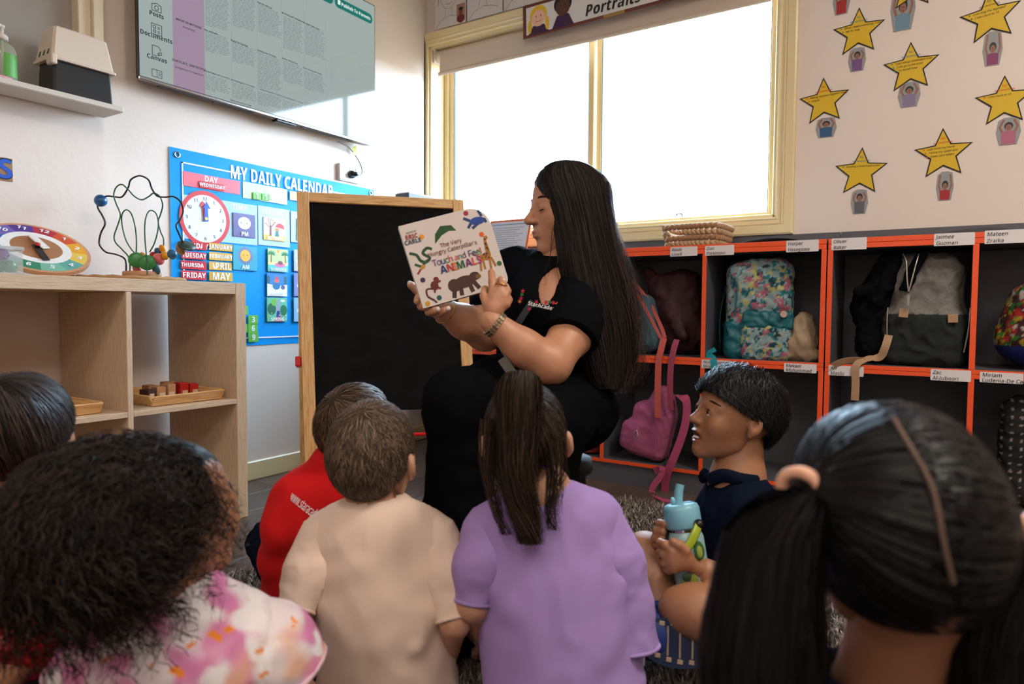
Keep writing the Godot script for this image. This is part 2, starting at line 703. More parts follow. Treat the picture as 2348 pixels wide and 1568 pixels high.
# plain weave as a normal map
func weave_texture() -> ImageTexture:
	var im := Image.create(64, 64, false, Image.FORMAT_RGB8)
	for y in 64:
		for x in 64:
			var a := sin(x * TAU / 8.0) * 0.35
			var b := sin(y * TAU / 8.0) * 0.35
			if (x / 8 + y / 8) % 2 == 0:
				a *= 0.4
			else:
				b *= 0.4
			var n := Vector3(a, b, 1).normalized() * 0.5 + Vector3.ONE * 0.5
			im.set_pixel(x, y, Color(n.x, n.y, n.z))
	return ImageTexture.create_from_image(im)


func ceiling_panel(at: Vector3, energy: float) -> void:
	var t := thing("ceiling_light", "square white ceiling light panel in a thin white frame", "ceiling light", at, "ceiling panels behind the camera")
	var mb := MB.new()
	for s in [[Vector3(0.6, 0.02, 0.02), Vector3(0, 0, 0.3)], [Vector3(0.6, 0.02, 0.02), Vector3(0, 0, -0.3)], [Vector3(0.02, 0.02, 0.62), Vector3(0.3, 0, 0)], [Vector3(0.02, 0.02, 0.62), Vector3(-0.3, 0, 0)]]:
		mb.box(s[1] + Vector3(0, -0.008, 0), s[0], 0.002)
	part("frame", mb, M["white plastic"], t, "", true)
	mb = MB.new()
	mb.box(Vector3(0, -0.004, 0), Vector3(0.58, 0.006, 0.58))
	var glow := mat("panel glow", Color(1, 0.97, 0.92), 0.5, {"emission_enabled": true, "emission": Color(1.0, 0.93, 0.84), "emission_energy_multiplier": 2.0})
	part("diffuser", mb, glow, t, "", true)
	var l := AreaLight3D.new()
	l.name = "panel_light"
	l.area_size = Vector2(0.58, 0.58)
	l.light_color = Color(1.0, 0.955, 0.905)
	l.light_energy = energy
	l.shadow_enabled = true
	l.set("omni_range", 9.0)
	t.add_child(l)
	l.position = Vector3(0, -0.025, 0)
	l.rotation_degrees = Vector3(-90, 0, 0)


func room() -> void:
	var mb := MB.new()
	mb.bx(Vector3(-0.2, -0.2, -0.25), Vector3(5.2, -0.006, 5.4))
	var fl := struct("floor", mb, M["black rubber"])
	# planks run along the left wall
	var lens := [1.22, 1.22, 1.22, 1.22, 1.22]
	for i in 28:
		var x0 := 0.182 * i
		var z0: float = -[0.1, 0.71, 0.4, 1.0][i % 4]
		for k in lens.size():
			var z1: float = z0 + lens[k]
			var a := maxf(z0, 0.0)
			var b := minf(z1, 5.2)
			if b > a + 0.02:
				var q := MB.new()
				q.box(Vector3.ZERO, Vector3(0.1808, 0.006, b - a - 0.0012), 0.0012)
				var p := part("plank", q, M["floor plank %d" % ((i * 3 + k * 5 + i * k) % 4)], fl, "", true)
				p.position = Vector3(x0 + 0.091, -0.003, (a + b) / 2.0)
			z0 = z1
	mb = MB.new()
	mb.bx(Vector3(-0.2, 2.6, -0.25), Vector3(5.2, 2.75, 5.4))
	struct("ceiling", mb, M["ceiling paint"])
	# left wall, its far part set back 2 cm, with the opening of the servery window
	mb = MB.new()
	mb.bx(Vector3(-0.2, 0, -0.25), Vector3(0, 2.6, 1.668))
	mb.bx(Vector3(-0.2, 0, 1.668), Vector3(0.02, 1.335, 5.4))
	mb.bx(Vector3(-0.2, 2.3, 1.668), Vector3(0.02, 2.6, 5.4))
	mb.bx(Vector3(-0.2, 1.335, 3.3), Vector3(0.02, 2.3, 5.4))
	struct("wall_left", mb, M["wall paint"])
	# back wall round the window opening
	mb = MB.new()
	mb.bx(Vector3(0, 0, -0.25), Vector3(5.2, 1.072, 0))
	mb.bx(Vector3(0, 2.078, -0.25), Vector3(5.2, 2.6, 0))
	mb.bx(Vector3(0, 1.072, -0.25), Vector3(0.02, 2.078, 0))
	mb.bx(Vector3(1.782, 1.072, -0.25), Vector3(5.2, 2.078, 0))
	struct("wall_back", mb, M["wall paint"])
	mb = MB.new()
	mb.bx(Vector3(5.0, 0, -0.25), Vector3(5.2, 2.6, 5.4))
	struct("wall_right", mb, M["wall paint"])
	mb = MB.new()
	mb.bx(Vector3(0, 0, 5.2), Vector3(5.2, 2.6, 5.4))
	struct("wall_front", mb, M["wall paint"])
	# skirting with a stepped foot
	mb = MB.new()
	mb.bx(Vector3(0, 0.0, 0.0), Vector3(0.016, 0.078, 1.668), 0.004)
	mb.bx(Vector3(0.02, 0.0, 1.668), Vector3(0.036, 0.078, 5.2), 0.004)
	struct("baseboard_left", mb, M["cream gloss"])
	# shaggy rug
	var rug := thing("rug", "grey-brown shaggy rug that the children sit on", "rug", Vector3(2.0, 0, 2.0))
	mb = MB.new()
	mb.bx(Vector3(0.87, 0.0, 0.60), Vector3(3.21, 0.006, 3.01), 0.002)
	part("backing", mb, mat("rug backing", Color(0.16, 0.145, 0.135), 1.0), rug)
	var tuft := MB.new()
	for j in 3:
		var a := TAU * j / 3.0
		var lean := Vector3(cos(a), 0, sin(a)) * 0.006
		var side := Vector3(-sin(a), 0, cos(a)) * 0.0022
		var p0 := Vector3(cos(a), 0, sin(a)) * 0.002
		tuft.ribbon([p0, p0 + lean * 0.5 + Vector3(0, 0.013, 0), p0 + lean * 1.6 + Vector3(0, 0.022, 0)], [side, side * 0.9, side * 0.3])
	var mm := MultiMesh.new()
	mm.transform_format = MultiMesh.TRANSFORM_3D
	mm.use_colors = true
	mm.mesh = tuft.mesh()
	var spots := []
	var step := 0.0092
	var zz := 0.6
	while zz < 3.0:
		var xx := 0.86
		while xx < 3.2:
			# under the camera and far from view the pile is left out
			if (Vector2(xx, zz) - Vector2(2.37, 2.865)).length() > 0.55:
				spots.append(Vector2(xx, zz))
			xx += step
		zz += step
	mm.instance_count = spots.size()
	for i in spots.size():
		var s := rng.randf_range(0.75, 1.35)
		var q := Basis.from_euler(Vector3(rng.randf_range(-0.5, 0.5), rng.randf() * TAU, rng.randf_range(-0.5, 0.5))) * Basis.from_scale(Vector3(s, s, s))
		mm.set_instance_transform(i, Transform3D(q, Vector3(spots[i].x + rng.randf_range(-0.005, 0.005), 0.009, spots[i].y + rng.randf_range(-0.005, 0.005)) - rug.position))
		var t := rng.randf()
		mm.set_instance_color(i, Color(0.40, 0.37, 0.35).lerp(Color(0.80, 0.76, 0.72), t * t).srgb_to_linear())
	var mi := MultiMeshInstance3D.new()
	mi.name = "pile"
	mi.multimesh = mm
	mi.material_override = mat("rug pile", Color.WHITE, 0.9, {"vertex_color_use_as_albedo": true})
	rug.add_child(mi)
	mi.set_meta("kind", "stuff")


func window_wall() -> void:
	# moulded architrave, mitred round the opening: profile as offsets (outwards from the opening, out of the wall)
	var prof := [Vector2(0.0, 0.0), Vector2(0.0, 0.014), Vector2(0.006, 0.018), Vector2(0.012, 0.014), Vector2(0.020, 0.016), Vector2(0.026, 0.022), Vector2(0.031, 0.018), Vector2(0.034, 0.022), Vector2(0.062, 0.024), Vector2(0.069, 0.020), Vector2(0.069, 0.0)]
	var x0 := 0.02
	var x1 := 1.782
	var y0 := 1.072
	var y1 := 2.078
	var mb := MB.new()
	for i in prof.size() - 1:
		var p: Vector2 = prof[i]
		var q: Vector2 = prof[i + 1]
		var cp := [Vector3(maxf(x0 - p.x, 0.002), y0 - p.x, p.y), Vector3(maxf(x0 - p.x, 0.002), y1 + p.x, p.y), Vector3(x1 + p.x, y1 + p.x, p.y), Vector3(x1 + p.x, y0 - p.x, p.y)]
		var cq := [Vector3(maxf(x0 - q.x, 0.002), y0 - q.x, q.y), Vector3(maxf(x0 - q.x, 0.002), y1 + q.x, q.y), Vector3(x1 + q.x, y1 + q.x, q.y), Vector3(x1 + q.x, y0 - q.x, q.y)]
		for k in 4:
			mb.quad(cq[k], cq[(k + 1) % 4], cp[(k + 1) % 4], cp[k])
	struct("trim_1", mb, M["cream gloss"])
	# timber reveal lining the opening
	mb = MB.new()
	mb.bx(Vector3(x0 - 0.001, y0, -0.2), Vector3(x0 + 0.010, y1, 0.002))
	mb.bx(Vector3(x1 - 0.010, y0, -0.2), Vector3(x1 + 0.001, y1, 0.002))
	mb.bx(Vector3(x0, y1 - 0.010, -0.2), Vector3(x1, y1 + 0.001, 0.002))
	mb.bx(Vector3(x0, y0 - 0.001, -0.2), Vector3(x1, y0 + 0.010, 0.002))
	struct("trim_2", mb, M["cream gloss"])
	# aluminium sliding window
	var z := -0.145
	mb = MB.new()
	var fr := 0.028
	mb.bx(Vector3(x0 + 0.01, y0 + 0.01, z - 0.04), Vector3(x0 + 0.01 + fr, y1 - 0.01, z + 0.036), 0.003)
	mb.bx(Vector3(x1 - 0.01 - fr, y0 + 0.01, z - 0.04), Vector3(x1 - 0.01, y1 - 0.01, z + 0.036), 0.003)
	mb.bx(Vector3(x0 + 0.01, y0 + 0.01, z - 0.04), Vector3(x1 - 0.01, y0 + 0.03, z + 0.036), 0.003)
	mb.bx(Vector3(x0 + 0.01, y1 - 0.036, z - 0.04), Vector3(x1 - 0.01, y1 - 0.01, z + 0.036), 0.003)
	var win := struct("window_1", mb, M["cream metal"])
	# two sashes
	for s in [[0.055, 0.922, z + 0.012, 0.036], [0.918, 1.748, z - 0.016, 0.036]]:
		var q := MB.new()
		var a: float = s[0]
		var b: float = s[1]
		var zc: float = s[2]
		for e in [[a, a + 0.03], [b - 0.03, b]]:
			q.bx(Vector3(e[0], y0 + 0.028, zc - 0.012), Vector3(e[1], y1 - 0.034, zc + 0.012), 0.003)
		q.bx(Vector3(a, y0 + 0.028, zc - 0.011), Vector3(b, y0 + 0.046, zc + 0.011), 0.003)
		q.bx(Vector3(a, y1 - 0.062, zc - 0.011), Vector3(b, y1 - 0.034, zc + 0.011), 0.003)
		var sash := part("sash", q, M["cream metal"], win)
		q = MB.new()
		for e in [[a + 0.030, a + 0.033], [b - 0.033, b - 0.030]]:
			q.bx(Vector3(e[0], y0 + 0.046, zc - 0.009), Vector3(e[1], y1 - 0.062, zc + 0.009))
		part("gasket", q, M["black rubber"], sash)
		q = MB.new()
		q.bx(Vector3(a + 0.028, y0 + 0.044, zc - 0.002), Vector3(b - 0.028, y1 - 0.060, zc + 0.002))
		part("pane", q, M["glass"], sash)
	var lt := MB.new()
	lt.bx(Vector3(1.325, 1.118, z - 0.004), Vector3(1.330, 1.133, z + 0.004))
	lt.bx(Vector3(1.350, 1.118, z - 0.004), Vector3(1.355, 1.133, z + 0.004))
	lt.bx(Vector3(1.325, 1.130, z - 0.004), Vector3(1.355, 1.135, z + 0.004))
	part("latch", lt, M["black plastic"], win)
	# roller blind
	var bl := thing("roller_blind", "cream roller blind rolled almost up at the window head", "blind", Vector3(0.9, 2.03, -0.04))
	mb = MB.new()
	var ring := []
	for i in 2:
		ring.append(Vector3(0.045 + i * 1.71, 2.036, -0.042))
	mb.tube(ring, 0.028, 24)
	part("roller", mb, M["blind cloth"], bl)
	mb = MB.new()
	mb.bx(Vector3(0.075, 1.942, -0.0150), Vector3(1.735, 2.036, -0.0138))
	part("cloth", mb, M["blind cloth"], bl)
	mb = MB.new()
	mb.tube([Vector3(0.068, 1.935, -0.0145), Vector3(1.742, 1.935, -0.0145)], 0.011, 12, true, Vector3(0, 0, 1), 0.6)
	part("bottom_rail", mb, M["blind cloth"], bl)
	for x in [0.036, 1.764]:
		mb = MB.new()
		mb.bx(Vector3(x - 0.004, 2.0, -0.07), Vector3(x + 0.004, 2.066, -0.012), 0.002)
		mb.bx(Vector3(x - 0.008, 2.060, -0.07), Vector3(x + 0.012, 2.067, -0.008), 0.002)
		mb.lathe(Vector3(x - 0.003, 2.036, -0.042), [Vector2(0.0, 0.0), Vector2(0.03, 0.0), Vector2(0.03, 0.006), Vector2(0.0, 0.006)], 20, Basis(Vector3(0, 1, 0), Vector3(1, 0, 0), Vector3(0, 0, -1)))
		part("bracket", mb, M["white plastic"], bl)
	mb = MB.new()
	for x in [0.052, 0.066]:
		var q := []
		for i in 12:
			q.append(Vector3(x + 0.001 * sin(i), 2.02 - i * 0.08, -0.05 if x < 0.06 else -0.034))
		mb.tube(q, 0.0012, 5)
	part("chain", mb, M["white plastic"], bl)


func servery_window() -> void:
	# cream aluminium frame with an obscured pane above the ledge
	var mb := MB.new()
	mb.bx(Vector3(-0.06, 1.33, 1.668), Vector3(0.028, 2.3, 1.70), 0.002)
	mb.bx(Vector3(-0.06, 1.33, 1.70), Vector3(0.012, 2.3, 1.738), 0.002)
	mb.bx(Vector3(-0.06, 1.33, 3.27), Vector3(0.028, 2.3, 3.3), 0.002)
	mb.bx(Vector3(-0.06, 2.27, 1.668), Vector3(0.028, 2.3, 3.3), 0.002)
	mb.bx(Vector3(-0.06, 1.33, 1.668), Vector3(0.028, 1.35, 3.3), 0.002)
	var w := struct("window_2", mb, mat("pale cream metal", Color(0.87, 0.82, 0.71), 0.4))
	mb = MB.new()
	mb.bx(Vector3(-0.05, 1.33, 1.73), Vector3(-0.03, 2.28, 3.28))
	part("pane", mb, mat("obscured pane", Color(0.60, 0.58, 0.55), 0.35), w)


# ---------------------------------------------------------------- furniture
func furniture() -> void:
	shelf_unit()
	easel()
	cubby_unit("cubby_unit", "orange-edged grey cubby unit below the window with a pink bag in it", 0.375, 4, 2.019)
	cubby_unit("cubby_unit", "orange-edged grey cubby unit below the yellow stars", 2.023, 3, 3.26)
	var st := thing("stool", "low black stool that the woman sits on", "stool", Vector3(1.5768, 0.007, 1.4152))
	var mb := MB.new()
	mb.lathe(Vector3(0, 0.30, 0), [Vector2(0, 0), Vector2(0.085, 0), Vector2(0.092, 0.010), Vector2(0.088, 0.034), Vector2(0.0, 0.038)], 24)
	part("seat", mb, M["black rubber"], st, "", true)
	for i in 4:
		var a := TAU * (i + 0.5) / 4
		mb = MB.new()
		mb.tube([Vector3(cos(a) * 0.06, 0.305, sin(a) * 0.06), Vector3(cos(a) * 0.10, 0.0, sin(a) * 0.10)], 0.014, 10)
		part("leg", mb, M["black plastic"], st, "", true)


func shelf_unit() -> void:
	var t := thing("shelf_unit", "light oak open cube shelf against the left wall", "shelf", Vector3(0.2, 0, 1.8))
	var x0 := 0.022
	var x1 := 0.412
	var b := 0.0015
	var mb := MB.new()
	mb.bx(Vector3(x0, 0, 1.428), Vector3(x1, 0.78, 1.466), b)
	part("side_panel", mb, M["oak y"], t)
	mb = MB.new()
	mb.bx(Vector3(x0, 0, 2.158), Vector3(x1, 0.78, 2.196), b)
	part("side_panel", mb, M["oak y"], t)
	mb = MB.new()
	mb.bx(Vector3(x0, 0.743, 1.4665), Vector3(x1, 0.78, 2.1575), b)
	part("top_panel", mb, M["oak z"], t)
	mb = MB.new()
	mb.bx(Vector3(x0, 0.0, 1.4665), Vector3(x1, 0.038, 2.1575), b)
	part("bottom_panel", mb, M["oak z"], t)
	mb = MB.new()
	mb.bx(Vector3(x0, 0.0385, 1.804), Vector3(x1, 0.7425, 1.820), b)
	part("divider", mb, M["oak y"], t)
	for z in [[1.4665, 1.8035], [1.8205, 2.1575]]:
		mb = MB.new()
		mb.bx(Vector3(x0, 0.384, z[0]), Vector3(x1, 0.400, z[1]), b)
		part("shelf_board", mb, M["oak z"], t)


func easel() -> void:
	# front frame leaning back: w along the board, y up the board
	var p := Vector3(0.360, 0, 1.171)
	var w := Vector3(0.6623, 0, -0.7492)
	var n := Vector3(0.7492, 0, 0.6623)
	var foot := p + n * 0.19 + w * 0.028
	var top := p + Vector3(0, 1.12, 0)
	var up := (top - foot).normalized()
	var len := (top - foot).length()
	var face := w.cross(up).normalized()
	var bs := Basis(w, up, face)
	var t := thing("easel", "pine folding easel with a blackboard face and red clips", "easel", foot)
	t.basis = Basis()
	var wd := 0.616
	var mb := MB.new()
	for s in [0.021, wd - 0.021]:
		mb = MB.new()
		mb.box(Vector3.ZERO, Vector3(0.042, len, 0.026), 0.002)
		var q := part("post", mb, M["pine y"], t, "", true)
		q.transform = Transform3D(bs, w * s + up * len / 2)
	mb = MB.new()
	mb.box(Vector3.ZERO, Vector3(wd - 0.085, 0.036, 0.024), 0.002)
	var q := part("top_rail", mb, M["pine x"], t, "", true)
	q.transform = Transform3D(bs, w * wd / 2 + up * (len - 0.018))
	mb = MB.new()
	mb.box(Vector3.ZERO, Vector3(wd - 0.080, 0.765, 0.006), 0.0)
	var cb := mat("blackboard", Color(0.105, 0.105, 0.115), 0.85, {"metallic_specular": 0.2, "albedo_texture": noise_tex(0.008, 5, 512, false, 1, [[0.0, Color(0.75, 0.75, 0.75)], [1.0, Color(1.0, 1.0, 1.0)]], 4)})
	tri_tex(cb, Vector3(3, 3, 3), false)
	q = part("blackboard", mb, cb, t, "matt black chalk surface", true)
	q.transform = Transform3D(bs, w * wd / 2 + up * (len - 0.036 - 0.3825) - face * 0.004)
	# rear frame
	var rfoot := p - n * 0.20
	var rup := (top - n * 0.03 - rfoot).normalized()
	for s in [0.012, wd - 0.012]:
		mb = MB.new()
		mb.box(Vector3.ZERO, Vector3(0.024, 1.11, 0.03), 0.002)
		q = part("rear_leg", mb, M["pine y"], t, "", true)
		q.transform = Transform3D(Basis(w, rup, w.cross(rup)), rfoot - foot + w * s + rup * 0.555)
	var red := mat("red plastic", Color(0.80, 0.055, 0.04), 0.3)
	for s in [0.09, wd - 0.09]:
		mb = MB.new()
		mb.box(Vector3.ZERO, Vector3(0.09, 0.034, 0.02), 0.005)
		q = part("tray_clip", mb, red, t, "red plastic clip", true)
		q.transform = Transform3D(bs, w * s + up * 0.297 + face * 0.012)
	mb = MB.new()
	mb.box(Vector3.ZERO, Vector3(wd - 0.09, 0.012, 0.012), 0.003)
	q = part("tray_bar", mb, red, t, "red plastic bar", true)
	q.transform = Transform3D(bs, w * wd / 2 + up * 0.245 - face * 0.02)
	mb = MB.new()
	mb.box(Vector3.ZERO, Vector3(0.022, 0.036, 0.07), 0.004)
	q = part("side_clip", mb, red, t, "red plastic clip", true)
	q.transform = Transform3D(bs, w * -0.012 + up * 0.52 - face * 0.04)
	for s in [0.012, 0.03, wd - 0.03, wd - 0.012]:
		mb = MB.new()
		mb.lathe(Vector3.ZERO, [Vector2(0.004, 0), Vector2(0.004, 0.005), Vector2(0, 0.006)], 10)
		q = part("screw", mb, M["chrome"], t, "", true)
		q.transform = Transform3D(bs, w * s + up * len)


# a two-row run of open lockers, grey laminate with orange front edging
func cubby_unit(called: String, label: String, x0: float, cols: int, x1: float) -> void:
	var t := thing(called, label, "shelf", Vector3((x0 + x1) / 2, 0, 0.17))
	var zf := 0.335
	var g: Material = M["grey laminate"]
	var o: Material = M["orange edging"]
	var th := 0.016
	var pitch := (x1 - x0 - th) / cols
	var y_b := 0.082
	var mb := MB.new()
	mb.bx(Vector3(x0, 0.0, 0.02), Vector3(x1, y_b, zf - 0.012))
	part("plinth", mb, g, t)
	for r in [[y_b, y_b + 0.014, "base_board"], [0.496, 0.5095, "shelf_board"], [0.5105, 0.524, "shelf_board"], [0.911, 0.9275, "top_board"], [0.9285, 0.945, "top_board"]]:
		mb = MB.new()
		mb.bx(Vector3(x0 + 0.0005, r[0], 0.012), Vector3(x1 - 0.0005, r[1], zf - 0.002))
		var p := part(r[2], mb, g, t)
		mb = MB.new()
		mb.bx(Vector3(x0 + 0.0005, r[0], zf - 0.002), Vector3(x1 - 0.0005, r[1], zf), 0.0006)
		part("edging", mb, o, p)
	for i in cols + 1:
		var xa := x0 + i * pitch
		for r in [[y_b + 0.0145, 0.4955], [0.5245, 0.9105]]:
			mb = MB.new()
			mb.bx(Vector3(xa, r[0], 0.012), Vector3(xa + th, r[1], zf - 0.002))
			var p := part("upright", mb, g, t)
			mb = MB.new()
			mb.bx(Vector3(xa, r[0], zf - 0.002), Vector3(xa + th, r[1], zf), 0.0006)
			part("edging", mb, o, p)
	mb = MB.new()
	mb.bx(Vector3(x0, y_b, 0.004), Vector3(x1, 0.945, 0.0115))
	part("back_panel", mb, g, t)
	# splashback strip above
	mb = MB.new()
	mb.bx(Vector3(x0, 0.9455, 0.003), Vector3(x1, 1.0, 0.013))
	part("upstand", mb, g, t)


# ---------------------------------------------------------------- things on and by the left wall
const ON_LEFT := Basis(Vector3(0, 0, -1), Vector3(0, 1, 0), Vector3(1, 0, 0))  # along the wall to the right, up, into the room


func left_wall_things() -> void:
	television()
	power_outlet()
	calendar()
	ledge()
	shelf_toys()


func screen_texture() -> ImageTexture:
	# a planning table in the browser: sidebar, lilac column and columns of small print
	var im := Image.create(1024, 592, false, Image.FORMAT_RGB8)
	im.fill(Color(0.75, 0.81, 0.795))
	var pink_l := 109
	var pink_r := 220
	im.fill_rect(Rect2i(pink_l, 0, pink_r - pink_l, 592), Color(0.75, 0.65, 0.75))
	var line := Color(0.63, 0.72, 0.72)
	for x in [322, 427, 536, 638, 748, 780]:
		im.fill_rect(Rect2i(x, 90, 1, 502), line)
	var r := RandomNumberGenerator.new()
	r.seed = 3
	var ink_c := Color(0.55, 0.63, 0.63)
	# columns of small print: [left, top, right, bottom]
	for b in [[225, 230, 319, 360], [223, 376, 318, 444], [221, 523, 316, 573], [328, 207, 426, 324], [326, 380, 424, 452], [324, 522, 422, 573], [433, 211, 534, 309], [430, 385, 532, 506], [429, 525, 531, 573], [543, 215, 636, 332], [542, 380, 634, 454], [540, 527, 633, 573], [644, 211, 745, 325], [642, 387, 743, 458], [641, 506, 742, 578]]:
		var y: int = b[1]
		while y < b[3]:
			var x: int = b[0]
			var last: int = b[2] - (0 if y + 6 < b[3] else (b[2] - b[0]) / 2)
			last -= r.randi_range(0, 10)
			while x < last - 6:
				var w := mini(r.randi_range(5, 20), last - x)
				im.fill_rect(Rect2i(x, y, w, 2), ink_c)
				x += w + 4
			y += 6
	return ImageTexture.create_from_image(im)


func television() -> void:
	var z0 := 1.588
	var z1 := 0.469
	var y0 := 1.461
	var y1 := 2.108
	var t := thing("television", "large wall-mounted flat television showing a planning table", "television", Vector3(0, 1.78, 1.03))
	var mb := MB.new()
	mb.bx(Vector3(0.064, y0, z1), Vector3(0.078, y1, z0), 0.003)
	part("bezel", mb, M["black plastic"], t)
	mb = MB.new()
	mb.bx(Vector3(0.076, y0 - 0.004, z1 + 0.001), Vector3(0.0835, y0 + 0.006, z0 - 0.001), 0.002)
	part("trim_strip", mb, M["chrome"], t, "silver strip under the screen")
	# rear housing with vents in its slanted underside
	mb = MB.new()
	var a := [Vector3(0.072, y0 + 0.001, z0 - 0.012), Vector3(0.022, y0 + 0.004, z0 - 0.03), Vector3(0.026, y1 - 0.06, z0 - 0.05), Vector3(0.066, y1 - 0.02, z0 - 0.02)]
	var b := [Vector3(0.072, y0 + 0.001, z1 + 0.012), Vector3(0.022, y0 + 0.004, z1 + 0.03), Vector3(0.026, y1 - 0.06, z1 + 0.05), Vector3(0.066, y1 - 0.02, z1 + 0.02)]
	mb.quad(a[0], b[0], b[1], a[1])
	mb.quad(a[1], b[1], b[2], a[2])
	mb.quad(a[2], b[2], b[3], a[3])
	mb.quad(a[0], a[1], a[2], a[3])
	mb.quad(b[3], b[2], b[1], b[0])
	part("housing", mb, mat("grey plastic", Color(0.42, 0.36, 0.33), 0.45), t)
	for s in [[1.50, 1.30], [1.29, 1.12], [0.88, 0.72], [0.71, 0.60]]:
		mb = MB.new()
		var p := Vector3(0.060, y0 + 0.0017, 0)
		var q := Vector3(0.036, y0 + 0.0032, 0)
		var dn := Vector3(0, -1, 0) * 0.0015
		mb.bx(Vector3(q.x, p.y - 0.0015, s[1]), Vector3(p.x, p.y + 0.004, s[0]))
		part("vent", mb, M["black plastic"], t)
	mb = MB.new()
	mb.bx(Vector3(0.045, y0 - 0.014, 0.93), Vector3(0.078, y0 - 0.002, 1.03), 0.003)
	part("sensor_bar", mb, M["black plastic"], t)
	mb = MB.new()
	mb.bx(Vector3(0.0, 1.6, 0.85), Vector3(0.028, 1.95, 1.2), 0.002)
	part("wall_bracket", mb, M["black plastic"], t)
	mb = MB.new()
	var g := 0.006
	mb.quad(Vector3(0.0787, y1 - g, z0 - g), Vector3(0.0787, y1 - g, z1 + g), Vector3(0.0787, y0 + 0.009, z1 + g), Vector3(0.0787, y0 + 0.009, z0 - g))
	var sm := mat("screen", Color(0.01, 0.01, 0.012), 0.06, {"emission_enabled": true, "emission_texture": screen_texture(), "emission": Color(1, 1, 1), "emission_operator": BaseMaterial3D.EMISSION_OP_MULTIPLY, "emission_energy_multiplier": 0.64})
	var sc := part("screen", mb, sm, t, "lit screen with a sidebar, a lilac column and small print")
	var dark: Material = mat("screen ink", Color(0.04, 0.06, 0.07), 0.5)
	var X := 0.0790
	for s in [["Posts", Vector3(0.079,1.6885,1.521), 0.0145], ["Documents", Vector3(0.079,1.6156,1.5223), 0.0150], ["Canvas", Vector3(0.079,1.5431,1.5221), 0.0150]]:
		words(s[0], s[1], ON_LEFT, s[2], dark, sc, sans_bold)
	for s in [["MATHS IN MOTIONS", Vector3(0.079,1.7003,1.4039), 0.0072], ["OUR PLACE, OUR PEOPLE", Vector3(0.079,1.5564,1.4047), 0.0078]]:
		words(s[0], s[1], ON_LEFT, s[2], dark, sc, sans_bold)
	for s in [["(numeracy)", Vector3(0.079,1.6821,1.4042), 0.0066], ["(Indigenous Perspective)", Vector3(0.079,1.5351,1.405), 0.0070]]:
		words(s[0], s[1], ON_LEFT, s[2], dark, sc)
	for s in [["Dice and Build", Vector3(0.079,1.7004,1.3192)], ["Acknowledgment to Country", Vector3(0.079,1.5541,1.2968)], ["Acknowledgment to Country", Vector3(0.079,1.5532,1.1862)], ["Bucket fill Counting", Vector3(0.079,1.6989,1.1994)], ["Building with 3D Shapes", Vector3(0.079,1.6987,1.0756)], ["Safety Animal Discussion", Vector3(0.079,1.4769,1.1968)], ["Number Match Beads", Vector3(0.079,1.7042,0.9634)], ["Acknowledgment to Country", Vector3(0.079,1.5528,1.0589)], ["Acknowledgment to Country", Vector3(0.079,1.552,0.9496)], ["Pattern Making with Shapes", Vector3(0.079,1.6984,0.8456)], ["Beat the Letter Go", Vector3(0.079,1.8822,1.0836)], ["My Writing and Tracing Names", Vector3(0.079,1.8842,0.9462)], ["Air Water Table Games", Vector3(0.079,1.883,0.8486)]]:
		words(s[0], s[1], ON_LEFT, 0.0055, dark, sc, sans_bold)
	var teal := mat("screen teal", Color(0.01, 0.03, 0.03), 0.2, {"emission_enabled": true, "emission": Color(0.08, 0.52, 0.48), "emission_energy_multiplier": 0.7})
	var pb := Vector3(0.079,2.0353,0.6023)
	mb = MB.new()
	mb.prism(pb, rect2(-0.118, -0.022, 0.112, 0.022, 0.02), 0.0002, ON_LEFT)
	part("button", mb, teal, sc, "teal button")
	mb = MB.new()
	mb.prism(pb, rect2(-0.32, -0.022, -0.128, 0.022, 0.02), 0.0002, ON_LEFT)
	part("button", mb, teal, sc, "teal button")
	words("→ Publish To Parents", pb + Vector3(0.0003, 0, 0), ON_LEFT, 0.0145, mat("screen white", Color(0.9, 0.95, 0.95), 0.5, {"emission_enabled": true, "emission": Color(0.8, 0.9, 0.9), "emission_energy_multiplier": 0.5}), sc, sans_bold)
	# sidebar pictograms: camera, list, sheet, open book
	var ic := []
	for o in [[Vector3(0.079,1.7118,1.5205), 0], [Vector3(0.079,1.639,1.5219), 1], [Vector3(0.079,1.5675,1.5232), 2], [Vector3(0.079,1.4919,1.523), 3]]:
		mb = MB.new()
		mb.col = Color(0.02, 0.035, 0.04)
		var w := 0.0022
		var fr := func(x0_: float, y0_: float, x1_: float, y1_: float) -> Array:
			return [Vector2(x0_, y0_), Vector2(x1_, y0_), Vector2(x1_, y1_), Vector2(x0_, y1_), Vector2(x0_, y0_)]
		var lines := []
		if o[1] == 0:
			lines = [[Vector2(-.016, -.012), Vector2(.016, -.012), Vector2(.016, .010), Vector2(.008, .010), Vector2(.005, .014), Vector2(-.005, .014), Vector2(-.008, .010), Vector2(-.016, .010), Vector2(-.016, -.012)], Array(disc(Vector2(0, -.001), Vector2(.007, .007), 12)) + [Vector2(.007, -.001)]]
		elif o[1] == 1:
			lines = [[Vector2(-.018, -.017), Vector2(.018, -.017), Vector2(.018, .017), Vector2(-.018, .017), Vector2(-.018, -.017)], [Vector2(-.011, .003), Vector2(-.003, .003), Vector2(-.003, .011), Vector2(-.011, .011), Vector2(-.011, .003)], [Vector2(-.011, -.011), Vector2(-.003, -.011), Vector2(-.003, -.003), Vector2(-.011, -.003), Vector2(-.011, -.011)], [Vector2(.003, .009), Vector2(.012, .009)], [Vector2(.003, .004), Vector2(.012, .004)], [Vector2(.003, -.005), Vector2(.012, -.005)], [Vector2(.003, -.010), Vector2(.012, -.010)]]
		elif o[1] == 2:
